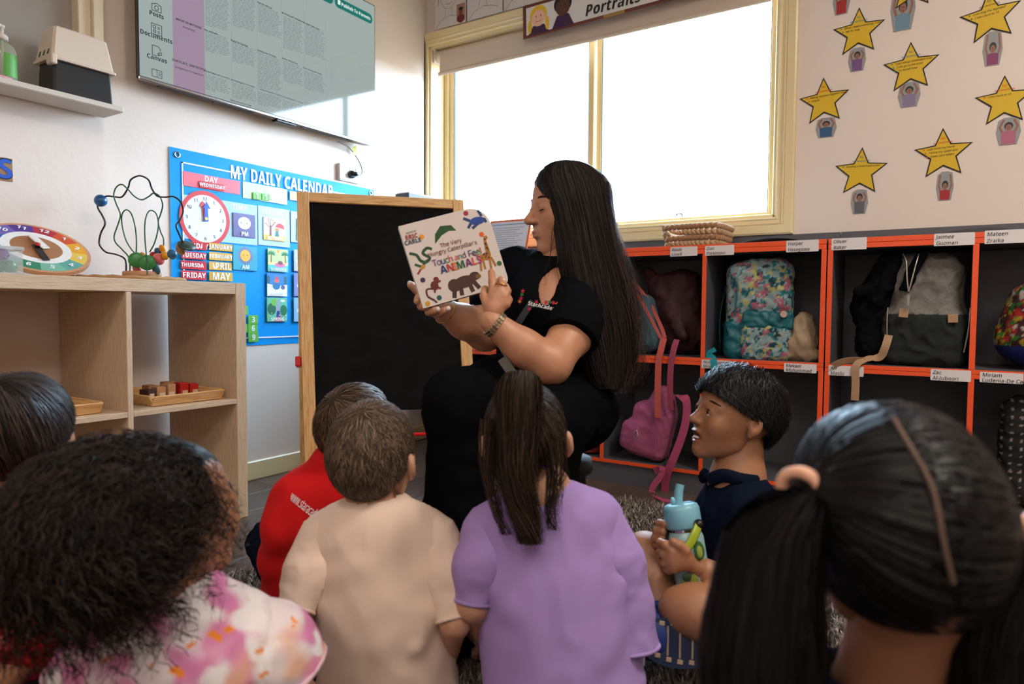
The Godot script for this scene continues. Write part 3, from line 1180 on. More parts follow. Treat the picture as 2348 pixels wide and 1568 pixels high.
			lines = [[Vector2(.001, -.016), Vector2(-.015, -.016), Vector2(-.015, .016), Vector2(.006, .016), Vector2(.013, .009), Vector2(.013, .002)], [Vector2(.005, -.014), Vector2(.004, -.006), Vector2(.017, -.001), Vector2(.017, -.010), Vector2(.005, -.014), Vector2(.012, -.006)]]
		else:
			lines = [[Vector2(-.017, -.012), Vector2(.017, -.012), Vector2(.017, .012), Vector2(-.017, .012), Vector2(-.017, -.012)], [Vector2(0, -.012), Vector2(0, .012)], [Vector2(.005, .005), Vector2(.013, .005)], [Vector2(.005, 0), Vector2(.013, 0)], [Vector2(.005, -.005), Vector2(.013, -.005)]]
		for l in lines:
			for i in l.size() - 1:
				mb.prism(o[0], stroke([l[i], l[i + 1]], w), 0.0003, ON_LEFT)
		part("pictogram", mb, M["print"], sc)


func power_outlet() -> void:
	var t := thing("power_outlet", "white double power outlet on the wall under the television", "power outlet", Vector3(0,1.3219,0.5647))
	var c: Vector3 = t.position
	var mb := MB.new()
	mb.box(c + Vector3(0.006, 0, 0), Vector3(0.012, 0.074, 0.118), 0.003)
	part("plate", mb, M["white plastic"], t)
	mb = MB.new()
	mb.box(c + Vector3(0.010, 0, 0.068), Vector3(0.02, 0.078, 0.016), 0.002)
	part("conduit_end", mb, mat("grey pvc", Color(0.72, 0.70, 0.68), 0.5), t)
	for dz in [-0.035, 0.0]:
		mb = MB.new()
		mb.box(c + Vector3(0.0135, 0.024, dz), Vector3(0.004, 0.018, 0.010), 0.001)
		part("switch", mb, M["white plastic"], t)
	mb = MB.new()
	for e in [[0.006, -0.005, 0.5], [-0.006, -0.005, -0.5], [0, -0.016, 0.0]]:
		mb.box(c + Vector3(0.0122, e[1] - 0.004, -0.035 + e[0]), Vector3(0.001, 0.008, 0.002), 0.0, Basis(Vector3(1, 0, 0), e[2]))
	part("socket_hole", mb, M["black plastic"], t)
	# lead from the television with its plug and a test tag
	var k := thing("charging_lead", "thin black lead hanging from the television with a yellow tag", "cord", Vector3(0,1.4304,0.5224))
	var pts := smooth([Vector3(0.05,1.4424,0.6782), Vector3(0.045,1.4417,0.6474), Vector3(0.03,1.4369,0.593), Vector3(0.014,1.4204,0.5446), Vector3(0.012,1.3869,0.5092), Vector3(0.014,1.3568,0.4943), Vector3(0.024,1.3287,0.5101), Vector3(0.034,1.3133,0.5482), Vector3(0.04,1.3062,0.5872)], 5)
	mb = MB.new()
	mb.tube(pts, 0.0028, 8)
	part("lead", mb, M["black plastic"], k)
	mb = MB.new()
	var pl := Vector3(0,1.3199,0.5647)
	var out := Basis(Vector3(0, 1, 0), Vector3(1, 0, 0), Vector3(0, 0, -1))
	mb.lathe(Vector3(0.0125, pl.y, pl.z), [Vector2(0.0, 0), Vector2(0.018, 0), Vector2(0.019, 0.008), Vector2(0.016, 0.018), Vector2(0.010, 0.026), Vector2(0.009, 0.04), Vector2(0, 0.042)], 18, out)
	part("plug", mb, M["black plastic"], k)
	mb = MB.new()
	var c1 := Vector3(0.017,1.4336,0.5475)
	mb.prism(c1, PackedVector2Array([Vector2(-0.018, 0.006), Vector2(0.010, 0.026), Vector2(0.022, 0.0), Vector2(0.0, -0.026)]), 0.0012, ON_LEFT)
	part("tag", mb, mat("yellow tag", Color(0.72, 0.78, 0.06), 0.5), k, "yellow paper test tag")


func calendar() -> void:
	var t := thing("wall_calendar", "blue laminated daily calendar board pinned to the left wall", "calendar", Vector3(0, 0.9, 0.92))
	# the sheet bellies slightly off the wall
	var mb := MB.new()
	var zl := 1.4393
	var zr := 0.4045
	var yt := 1.274
	var yb := 0.548
	var nn := 24
	for i in nn:
		var a := float(i) / nn
		var b := float(i + 1) / nn
		var xa := 0.004 + 0.0025 * sin(a * 9.0) * sin(a * PI)
		var xb := 0.004 + 0.0025 * sin(b * 9.0) * sin(b * PI)
		mb.quad(Vector3(xa, yt, lerpf(zl, zr, a)), Vector3(xb, yt, lerpf(zl, zr, b)), Vector3(xb, yb, lerpf(zl, zr, b)), Vector3(xa, yb, lerpf(zl, zr, a)))
		mb.quad(Vector3(xa - 0.0015, yt, lerpf(zl, zr, a)), Vector3(xb - 0.0015, yt, lerpf(zl, zr, b)), Vector3(xb, yt, lerpf(zl, zr, b)), Vector3(xa, yt, lerpf(zl, zr, a)))
	var board := part("sheet", mb, mat("calendar blue", Color(0.0, 0.58, 0.90), 0.5, {"metallic_specular": 0.3}), t, "glossy blue sheet")
	mb = MB.new()
	var X := 0.0072
	# printed fields: [colour, corner px top-left and bottom-right in wall coordinates]
	var fields := [
		[Color(0.90, 0.36, 0.43), Vector3(0,1.1955,1.3915), Vector3(0,1.1432,1.1522)], [Color(0.72, 0.87, 0.62), Vector3(0,1.1979,1.1396), Vector3(0,1.1338,0.9248)], [Color(0.88, 0.72, 0.46), Vector3(0,1.1943,0.9106), Vector3(0,1.1573,0.593)],
		[Color(0.62, 0.76, 0.86), Vector3(0,1.1107,1.3896), Vector3(0,0.9512,1.074)], [Color(0.66, 0.79, 0.88), Vector3(0,1.113,1.0699), Vector3(0,0.9552,0.9131)], [Color(0.66, 0.79, 0.88), Vector3(0,1.1104,0.9069), Vector3(0,0.9804,0.5941)]]
	for f in fields:
		mb.col = (f[0] as Color).srgb_to_linear()
		var a: Vector3 = f[1]
		var b: Vector3 = f[2]
		mb.bx(Vector3(X - 0.001, minf(a.y, b.y), minf(a.z, b.z)), Vector3(X, maxf(a.y, b.y), maxf(a.z, b.z)))
	part("field", mb, M["gloss print"], t, "coloured printed fields")
	# white ruled frame
	mb = MB.new()
	mb.col = Color(0.85, 0.88, 0.9)
	var ff := [Vector3(0,1.229,1.406), Vector3(0,1.2328,1.1451)]
	var e0: Vector3 = ff[0]
	var e1: Vector3 = ff[1]
	var m0 := zl - 0.045
	var m1 := zr + 0.045
	mb.bx(Vector3(X - 0.001, yt - 0.051, e1.z), Vector3(X, yt - 0.046, m0))
	mb.bx(Vector3(X - 0.001, yt - 0.051, m1), Vector3(X, yt - 0.046, 0.6799))
	mb.bx(Vector3(X - 0.001, yb + 0.028, m0 - 0.005), Vector3(X, yt - 0.046, m0))
	mb.bx(Vector3(X - 0.001, yb + 0.028, m1), Vector3(X, yt - 0.046, m1 + 0.005))
	mb.bx(Vector3(X - 0.001, yb + 0.028, m1), Vector3(X, yb + 0.033, m0))
	part("ruled_frame", mb, M["gloss print"], t)
	words("MY DAILY CALENDAR", Vector3(X, yt - 0.048, 0.9327), ON_LEFT, 0.050, M["white ink"], board, sans_bold, 0.76)
	for s in [["DAY", Vector3(0.0075,1.1817,1.2778), 0.021], ["DATE", Vector3(0.0075,1.1789,1.0456), 0.018], ["TIME", Vector3(0.0075,1.0926,1.1564), 0.020], ["SEASON", Vector3(0.0075,1.0928,1.0019), 0.019]]:
		words(s[0], s[1], ON_LEFT, s[2], M["white ink"], board, sans_bold)
	for p in [Vector3(0,1.2499,1.4106), Vector3(0,1.2552,0.4283)]:
		mb = MB.new()
		mb.lathe(Vector3(0.0045, p.y, p.z), [Vector2(0.007, 0), Vector2(0.007, 0.004), Vector2(0.0105, 0.0045), Vector2(0.012, 0.002), Vector2(0.012, 0.0)], 18, Basis(Vector3(0, 1, 0), Vector3(1, 0, 0), Vector3(0, 0, -1)))
		part("eyelet", mb, M["chrome"], t)
	# clock face
	var cf := Vector3(0,1.032,1.304)
	var cc := Vector3(X, cf.y, cf.z)
	mb = MB.new()
	var sh := [[Color(0.78, 0.06, 0.12), disc(Vector2.ZERO, Vector2(0.104, 0.104), 48)], [Color(0.86, 0.90, 0.92), disc(Vector2.ZERO, Vector2(0.088, 0.088), 48)]]
	ink(mb, cc, ON_LEFT, sh)
	var clock := part("clock_face", mb, M["gloss print"], t, "printed clock with a red ring")
	for i in 12:
		var a := PI / 2 - TAU * (i + 1) / 12
		words(str(i + 1), cc + ON_LEFT.x * cos(a) * 0.074 + ON_LEFT.y * sin(a) * 0.074 + Vector3(0.0005, 0, 0), ON_LEFT, 0.013, M["dark grey ink"], clock)
	mb = MB.new()
	mb.col = Color(0.75, 0.03, 0.06)
	mb.prism(cc + Vector3(0.002, 0, 0), PackedVector2Array([Vector2(-0.008, -0.008), Vector2(0.006, -0.008), Vector2(-0.004, 0.045), Vector2(0.002, 0.045), Vector2(-0.012, 0.065), Vector2(-0.022, 0.042), Vector2(-0.014, 0.044)]), 0.002, ON_LEFT)
	part("clock_hand", mb, M["gloss print"], clock, "red hand")
	mb = MB.new()
	mb.col = Color(0.01, 0.10, 0.62)
	mb.prism(cc + Vector3(0.0045, 0, 0), PackedVector2Array([Vector2(-0.009, -0.010), Vector2(0.009, -0.010), Vector2(0.008, 0.040), Vector2(0.018, 0.038), Vector2(0.003, 0.064), Vector2(-0.014, 0.038), Vector2(-0.006, 0.040)]), 0.002, ON_LEFT)
	mb.col = Color(0.85, 0.75, 0.05)
	mb.prism(cc + Vector3(0.0066, 0, 0), disc(Vector2.ZERO, Vector2(0.006, 0.006), 12), 0.001, ON_LEFT)
	part("clock_hand", mb, M["gloss print"], clock, "blue hand")
	# word cards
	var red := Color(0.76, 0.02, 0.09)
	var yel := Color(0.80, 0.62, 0.08)
	var grn := Color(0.36, 0.68, 0.22)
	for s in [["WEDNESDAY", Vector3(0,1.1713,1.3266), Vector3(0,1.1444,1.2252), red], ["MONDAY", Vector3(0,0.9414,1.4059), Vector3(0,0.9128,1.3041), red], ["TUESDAY", Vector3(0,0.9052,1.4049), Vector3(0,0.8767,1.3047), red], ["THURSDAY", Vector3(0,0.8719,1.4054), Vector3(0,0.839,1.3053), red], ["FRIDAY", Vector3(0,0.8355,1.4044), Vector3(0,0.8012,1.3058), red],
			["JANUARY", Vector3(0,0.9448,1.2928), Vector3(0,0.9161,1.1924), yel], ["FEBRUARY", Vector3(0,0.9103,1.2933), Vector3(0,0.8787,1.193), yel], ["APRIL", Vector3(0,0.8741,1.2939), Vector3(0,0.8413,1.1935), yel], ["MAY", Vector3(0,0.8362,1.2945), Vector3(0,0.8005,1.1941), yel],
			["1", Vector3(0,1.1634,1.0959), Vector3(0,1.134,1.0572), grn], ["1", Vector3(0,1.1645,1.0526), Vector3(0,1.1362,1.0149), grn], ["2", Vector3(0,0.7087,1.1642), Vector3(0,0.6706,1.1248), grn], ["3", Vector3(0,0.6706,1.1248), Vector3(0,0.6332,1.0781), grn], ["6", Vector3(0,0.6357,1.1253), Vector3(0,0.5977,1.0786), grn], ["9", Vector3(0,0.6007,1.1257), Vector3(0,0.5604,1.079), grn], ["5", Vector3(0,0.6363,1.1691), Vector3(0,0.599,1.1278), grn]]:
		var a: Vector3 = s[1]
		var b: Vector3 = s[2]
		var hgt := absf(a.y - b.y)
		mb = MB.new()
		mb.col = (s[3] as Color).srgb_to_linear()
		var lift := rng.randf_range(0.002, 0.005)
		mb.box(Vector3(X + lift, (a.y + b.y) / 2, (a.z + b.z) / 2), Vector3(0.002, hgt - 0.002, absf(a.z - b.z)), 0.0006, Basis(Vector3(0, 1, 0), rng.randf_range(-0.04, 0.04)))
		var p := part("word_card" if s[0].length() > 1 else "number_card", mb, M["gloss print"], t)
		words(s[0], Vector3(X + lift + 0.0018, (a.y + b.y) / 2, (a.z + b.z) / 2), ON_LEFT, minf(0.026, 0.115 / maxf(s[0].length(), 4.0)) * (1.0 if s[0].length() > 1 else 0.85), M["white ink"], p, sans_bold, 1.0)
	# picture cards
	picture_card(t, Vector3(0,1.0705,1.1883), Vector3(0,0.9782,1.0861), "purple card with a smiling moon, lettered PM", 0)
	picture_card(t, Vector3(0,0.9434,1.1901), Vector3(0,0.8471,1.0795), "teal card with a smiling sun, lettered AM", 1)
	picture_card(t, Vector3(0,1.0701,1.0475), Vector3(0,0.977,0.9378), "card with an autumn tree and a red umbrella", 2)
	picture_card(t, Vector3(0,0.9443,1.0279), Vector3(0,0.8493,0.9256), "card with palm trees and a pink swim ring", 3)
	picture_card(t, Vector3(0,0.8423,1.0334), Vector3(0,0.7477,0.9313), "card with a bird in a blue jumper in snow", 4)
	picture_card(t, Vector3(0,0.7421,1.0346), Vector3(0,0.6422,0.9324), "card with a grey rabbit among green bushes", 5)
	for s in [[Vector3(0,0.9492,0.8948), Vector3(0,0.8575,0.7961), Color(0.70, 0.72, 0.86)], [Vector3(0,0.8489,0.8959), Vector3(0,0.7503,0.7971), Color(0.50, 0.52, 0.74)], [Vector3(0,0.7446,0.897), Vector3(0,0.6407,0.7981), Color(0.55, 0.74, 0.88)], [Vector3(0,1.0844,0.8773), Vector3(0,0.9891,0.7753), Color(0.75, 0.75, 0.6)]]:
		var a: Vector3 = s[0]
		var b: Vector3 = s[1]
		mb = MB.new()
		mb.col = (s[2] as Color).srgb_to_linear()
		mb.bx(Vector3(X + 0.001, minf(a.y, b.y), minf(a.z, b.z)), Vector3(X + 0.0035, maxf(a.y, b.y), maxf(a.z, b.z)), 0.0006)
		var cl := (a + b) / 2
		ink(mb, Vector3(X + 0.0035, cl.y, a.z), ON_LEFT, [[Color(0.92, 0.94, 0.96), disc(Vector2(0.030, -0.004), Vector2(0.014, 0.010), 12)], [Color(0.92, 0.94, 0.96), disc(Vector2(0.042, 0.002), Vector2(0.016, 0.016), 12)]])
		part("weather_card", mb, M["gloss print"], t)


func picture_card(t: Node3D, a: Vector3, b: Vector3, label: String, which: int) -> void:
	var X := 0.0092
	var w := absf(a.z - b.z) / 2
	var h := absf(a.y - b.y) / 2
	var c := Vector3(X, (a.y + b.y) / 2, (a.z + b.z) / 2)
	var mb := MB.new()
	var base: Color = [Color(0.36, 0.33, 0.55), Color(0.13, 0.60, 0.72), Color(0.80, 0.89, 0.93), Color(0.74, 0.85, 0.55), Color(0.10, 0.50, 0.80), Color(0.40, 0.74, 0.62)][which]
	mb.col = base.srgb_to_linear()
	mb.box(c, Vector3(0.004, h * 2, w * 2), 0.001)
	var s := []
	var f := func(col: Color, poly: PackedVector2Array) -> void: s.append([col, poly])
	var wh := Color(0.93, 0.94, 0.95)
	var dk := Color(0.08, 0.08, 0.1)
	if which == 0:
		f.call(wh, disc(Vector2(0, h * .2), Vector2(w * .56, h * .52), 28))
		for x in [-.28, .22]: f.call(dk, disc(Vector2(w * x, h * .2), Vector2(.0025, .003), 8))
		f.call(dk, stroke([Vector2(-.005, h * .12), Vector2(0, h * .06), Vector2(.005, h * .12)], .0012))
	elif which == 1:
		for i in 28:
			var q := TAU * i / 28
			f.call(Color(0.50, 0.42, 0.62), stroke([Vector2(cos(q), sin(q)) * w * .44 + Vector2(0, h * .22), Vector2(cos(q), sin(q)) * w * .62 + Vector2(0, h * .22)], .004))
		f.call(Color(0.95, 0.67, 0.10), disc(Vector2(0, h * .22), Vector2(w * .42, w * .42), 24))
		for x in [-.15, .15]: f.call(dk, disc(Vector2(w * x, h * .26), Vector2(.0022, .0028), 8))
	elif which == 2:
		f.call(Color(0.93, 0.74, 0.25), PackedVector2Array([Vector2(-w, -h), Vector2(w, -h), Vector2(w, -h * .5), Vector2(0, -h * .62), Vector2(-w, -h * .45)]))
		f.call(Color(0.52, 0.20, 0.12), PackedVector2Array([Vector2(-w * .5, -h * .6), Vector2(-w * .28, -h * .6), Vector2(-w * .3, h * .3), Vector2(-w * .45, h * .3)]))
		for p in [[-.9, .5], [-.6, .95], [-.35, .95], [.1, .7], [-.1, .5]]:
			f.call(Color(0.52, 0.20, 0.12), stroke([Vector2(-w * .38, h * .1), Vector2(w * p[0], h * p[1])], .003))
		for i in 16:
			f.call([Color(0.9, 0.45, 0.12), Color(0.93, 0.72, 0.2)][i % 2], disc(Vector2(w * rng.randf_range(-.95, .2), h * rng.randf_range(.45, .95)), Vector2(.003, .002), 6))
		f.call(Color(0.80, 0.10, 0.12), PackedVector2Array([Vector2(w * .05, h * .22), Vector2(w * .2, h * .5), Vector2(w * .5, h * .6), Vector2(w * .8, h * .45), Vector2(w * .9, h * .1)]))
		f.call(Color(0.90, 0.45, 0.12), disc(Vector2(w * .22, 0), Vector2(w * .2, h * .16), 12))
		f.call(Color(0.13, 0.45, 0.45), PackedVector2Array([Vector2(0, -h * .6), Vector2(w * .4, -h * .6), Vector2(w * .32, -h * .1), Vector2(w * .08, -h * .1)]))
	elif which == 3:
		f.call(Color(0.93, 0.82, 0.55), PackedVector2Array([Vector2(-w, -h * .1), Vector2(w, -h * .2), Vector2(w, -h * .5), Vector2(-w, -h * .4)]))
		f.call(Color(0.35, 0.75, 0.78), rect2(-w, -h, w, -h * .4))
		for x in [-.7, .72]:
			f.call(Color(0.50, 0.28, 0.14), stroke([Vector2(w * x, -h * .2), Vector2(w * x * .95, h * .55)], .005))
			for q in 7:
				var ang := -0.4 + q * 0.65
				f.call(Color(0.08, 0.45, 0.26), stroke([Vector2(w * x * .95, h * .55), Vector2(w * x * .95 + cos(ang) * w * .38, h * .55 + sin(ang) * h * .28)], .005))
		f.call(Color(0.94, 0.60, 0.12), disc(Vector2(0, h * .78), Vector2(w * .14, w * .14), 14))
		f.call(Color(0.92, 0.38, 0.58), disc(Vector2(w * .15, -h * .38), Vector2(w * .5, h * .2), 18))
		f.call(Color(0.45, 0.25, 0.2), disc(Vector2(w * .2, -h * .2), Vector2(w * .25, h * .17), 14))
	elif which == 4:
		f.call(wh, PackedVector2Array([Vector2(-w, -h), Vector2(w, -h), Vector2(w, h * .05), Vector2(0, -h * .1), Vector2(-w, h * .1)]))
		for x in [-.85, .8]:
			for k in 3:
				f.call(Color(0.05, 0.38, 0.42), PackedVector2Array([Vector2(w * (x - .22), h * (.1 + k * .22)), Vector2(w * (x + .22), h * (.1 + k * .22)), Vector2(w * x, h * (.4 + k * .22))]))
		f.call(Color(0.10, 0.45, 0.66), disc(Vector2(-w * .1, -h * .1), Vector2(w * .38, h * .32), 16))
		f.call(Color(0.85, 0.36, 0.36), disc(Vector2(-w * .05, h * .38), Vector2(w * .26, h * .2), 14))
		f.call(Color(0.85, 0.25, 0.35), PackedVector2Array([Vector2(-w * .25, h * .5), Vector2(w * .15, h * .5), Vector2(-w * .08, h * .85)]))
		f.call(Color(0.40, 0.36, 0.52), disc(Vector2(w * .55, -h * .2), Vector2(w * .22, h * .2), 12))
		f.call(Color(0.92, 0.6, 0.2), stroke([Vector2(-w * .2, -h * .4), Vector2(-w * .2, -h * .6)], .003))
	else:
		f.call(Color(0.05, 0.40, 0.28), disc(Vector2(-w * .55, h * .05), Vector2(w * .42, h * .5), 14))
		f.call(Color(0.07, 0.46, 0.30), disc(Vector2(w * .62, -h * .05), Vector2(w * .36, h * .45), 14))
		f.call(Color(0.45, 0.72, 0.25), disc(Vector2(-w * .3, h * .62), Vector2(w * .3, h * .3), 14))
		f.call(Color(0.80, 0.45, 0.48), PackedVector2Array([Vector2(-w * .3, -h), Vector2(w * .5, -h), Vector2(w * .25, -h * .2), Vector2(0, -h * .2)]))
		for x in [-.02, .2]: f.call(Color(0.62, 0.62, 0.72), disc(Vector2(w * x, h * .55), Vector2(w * .08, h * .34), 12))
		f.call(Color(0.62, 0.62, 0.72), disc(Vector2(w * .08, h * .08), Vector2(w * .22, h * .2), 14))
		f.call(Color(0.08, 0.20, 0.55), PackedVector2Array([Vector2(-w * .12, -h * .6), Vector2(w * .28, -h * .6), Vector2(w * .22, -h * .1), Vector2(-w * .05, -h * .1)]))
		f.call(wh, disc(Vector2(w * .55, h * .75), Vector2(w * .25, h * .1), 10))
		for i in 9: f.call([Color(0.85, 0.12, 0.2), Color(0.95, 0.85, 0.4), wh][i % 3], disc(Vector2(w * rng.randf_range(-.9, .9), h * rng.randf_range(-.9, -.3)), Vector2(.0025, .0025), 6))
	var clipped := []
	var frame := rect2(-w * .985, -h * .985, w * .985, h * .985)
	for e in s:
		for q in Geometry2D.intersect_polygons(e[1], frame):
			clipped.append([e[0], q])
	ink(mb, c + Vector3(0.002, 0, 0), ON_LEFT, clipped)
	var p := part("picture_card", mb, M["gloss print"], t, label)
	var cap: String = ["PM", "AM", "AUTUMN", "SUMMER", "WINTER", "SPRING"][which]
	words(cap, c + Vector3(0.0045, -h * (.72 if which < 2 else .8), 0), ON_LEFT, 0.016 if which < 2 else 0.0135, M["white ink"], p, sans_bold)


func ledge() -> void:
	var t := thing("ledge", "white narrow ledge below the servery window", "ledge", Vector3(0.02, 1.32, 2.3))
	var mb := MB.new()
	mb.bx(Vector3(0.0285, 1.314, 1.674), Vector3(0.15, 1.332, 3.2), 0.003)
	part("board", mb, mat("ledge paint", Color(0.80, 0.77, 0.73), 0.5), t)
	# carry case: black tub, bevelled cream lid with green slashes
	var c := thing("carry_case", "black plastic case with a cream lid and green slashes", "case", Vector3(0.095, 1.332, 1.79))
	var z0 := 1.8760
	var z1 := 1.6980
	var yb := 1.3325
	var ys := 1.4303
	var yt := 1.5286
	var x0 := 0.035
	var x1 := 0.145
	mb = MB.new()
	tapered(mb, Vector3(x0 + 0.004, yb, z1 + 0.004), Vector3(x1 - 0.004, ys, z0 - 0.004), 0.004, 0.006)
	part("tub", mb, mat("case black", Color(0.045, 0.042, 0.05), 0.4), c)
	mb = MB.new()
	tapered(mb, Vector3(x0 - 0.003, ys - 0.006, z1 - 0.003), Vector3(x1 + 0.003, ys + 0.004, z0 + 0.003), -0.001, 0.004)
	tapered(mb, Vector3(x0, ys + 0.002, z1), Vector3(x1, yt, z0), 0.014, 0.006)
	var lid := part("lid", mb, mat("case cream", Color(0.84, 0.78, 0.71), 0.4), c)
	mb = MB.new()
	mb.bx(Vector3(x1 - 0.03, ys - 0.022, z0 - 0.012), Vector3(x1 + 0.006, ys + 0.008, z0 + 0.004), 0.003)
	part("catch", mb, M["case cream"], lid)
	# slashes along the end and the front of the lid
	for i in 3:
		mb = MB.new()
		var bz := z0 + 0.0042 - 0.012 * 0.3
		mb.prism(Vector3(x1 - 0.028 - i * 0.026, ys + 0.012, z0 - 0.0016), PackedVector2Array([Vector2(-0.008, 0), Vector2(0.002, 0), Vector2(0.008, 0.026), Vector2(-0.002, 0.026)]), 0.0008, Basis(Vector3(1, 0, 0), Vector3(0, 0.98, -0.2), Vector3(0, 0.2, 0.98)))
		part("slash", mb, mat("case green", Color(0.03, 0.30, 0.20), 0.5), lid, "green slash")
	# pump bottle
	var b := thing("pump_bottle", "clear pump bottle of hand gel with a green label", "bottle", Vector3(0.095, 1.332, 1.975))
	var bc := Vector3(0.1,1.3786,1.9821)
	b.position = Vector3(0.095, 1.3325, bc.z)
	mb = MB.new()
	mb.lathe(Vector3.ZERO, [Vector2(0, 0), Vector2(0.03, 0), Vector2(0.034, 0.004), Vector2(0.034, 0.085), Vector2(0.030, 0.098), Vector2(0.016, 0.110), Vector2(0.012, 0.114), Vector2(0.012, 0.124)], 28)
	part("bottle", mb, mat("gel", Color(0.90, 0.95, 0.88, 0.25), 0.05, {"refraction_enabled": true, "refraction_scale": 0.033}), b, "", true)
	mb = MB.new()
	mb.lathe(Vector3.ZERO, [Vector2(0, 0.116), Vector2(0.015, 0.116), Vector2(0.015, 0.128), Vector2(0.010, 0.133), Vector2(0.005, 0.134), Vector2(0.005, 0.150), Vector2(0.008, 0.152), Vector2(0.008, 0.158), Vector2(0, 0.160)], 20)
	mb.tube([Vector3(0, 0.155, 0), Vector3(0.015, 0.156, 0.02), Vector3(0.022, 0.150, 0.03)], [0.005, 0.0045, 0.004], 8)
	part("pump", mb, M["white plastic"], b, "white pump head", true)
	mb = MB.new()
	mb.tube([Vector3(0, 0.116, 0), Vector3(0.004, 0.01, 0)], 0.0025, 8)
	part("dip_tube", mb, M["white plastic"], b, "", true)
	mb = MB.new()
	for i in 8:
		var q0 := -1.0 + i * 0.16
		var q1 := q0 + 0.16
		mb.quad(Vector3(cos(q0), 0, sin(q0)) * 0.0345 + Vector3(0, 0.075, 0), Vector3(cos(q1), 0, sin(q1)) * 0.0345 + Vector3(0, 0.075, 0), Vector3(cos(q1), 0, sin(q1)) * 0.0345 + Vector3(0, 0.012, 0), Vector3(cos(q0), 0, sin(q0)) * 0.0345 + Vector3(0, 0.012, 0))
	part("label", mb, mat("gel label", Color(0.32, 0.62, 0.22), 0.5), b, "green label", true)
	var k := thing("hair_tie", "pink loop of elastic lying on the ledge", "hair tie", Vector3(0.12, 1.335, bc.z + 0.03))
	mb = MB.new()
	var pts := []
	for i in 21:
		var q := TAU * i / 20
		pts.append(Vector3(cos(q) * 0.02, 0.001, sin(q) * 0.04))
	mb.tube(pts, 0.0035, 6, false)
	part("loop", mb, mat("pink elastic", Color(0.82, 0.55, 0.58), 0.6), k, "", true)
	# letter card on the wall
	var l := thing("letter_card", "kraft card with a blue letter S on the left wall", "card", Vector3(0.02,1.1009,1.9584))
	mb = MB.new()
	mb.box(l.position + Vector3(0.0015, 0, 0.02), Vector3(0.002, 1.1356 - 1.0681, 0.085), 0.0005)
	part("card", mb, mat("kraft card", Color(0.60, 0.46, 0.35), 0.8), l)
	words("S", l.position + Vector3(0.0029, 0.0, -0.003), ON_LEFT, 0.062, M["black ink"], l, sans_bold)
	words("S", l.position + Vector3(0.0033, 0.0, -0.003), ON_LEFT, 0.056, M["blue ink"], l, sans_bold)


# a tub that widens or narrows upwards by inset, edges cut by bevel
func tapered(mb: MB, lo: Vector3, hi: Vector3, inset: float, bevel: float) -> void:
	var ring := func(y: float, i: float) -> Array:
		var a := Vector2(lo.x + i, lo.z + i)
		var b := Vector2(hi.x - i, hi.z - i)
		var e := bevel
		return [Vector3(a.x + e, y, a.y), Vector3(b.x - e, y, a.y), Vector3(b.x, y, a.y + e), Vector3(b.x, y, b.y - e), Vector3(b.x - e, y, b.y), Vector3(a.x + e, y, b.y), Vector3(a.x, y, b.y - e), Vector3(a.x, y, a.y + e)]
	var rs := [ring.call(lo.y, 0.0), ring.call(hi.y - bevel, inset), ring.call(hi.y, inset + bevel)]
	for i in 2:
		for j in 8:
			mb.quad(rs[i + 1][j], rs[i][j], rs[i][(j + 1) % 8], rs[i + 1][(j + 1) % 8])
	var top: Array = rs[2].duplicate()
	mb.poly(top)
	var bot: Array = rs[0].duplicate()
	bot.reverse()
	mb.poly(bot)


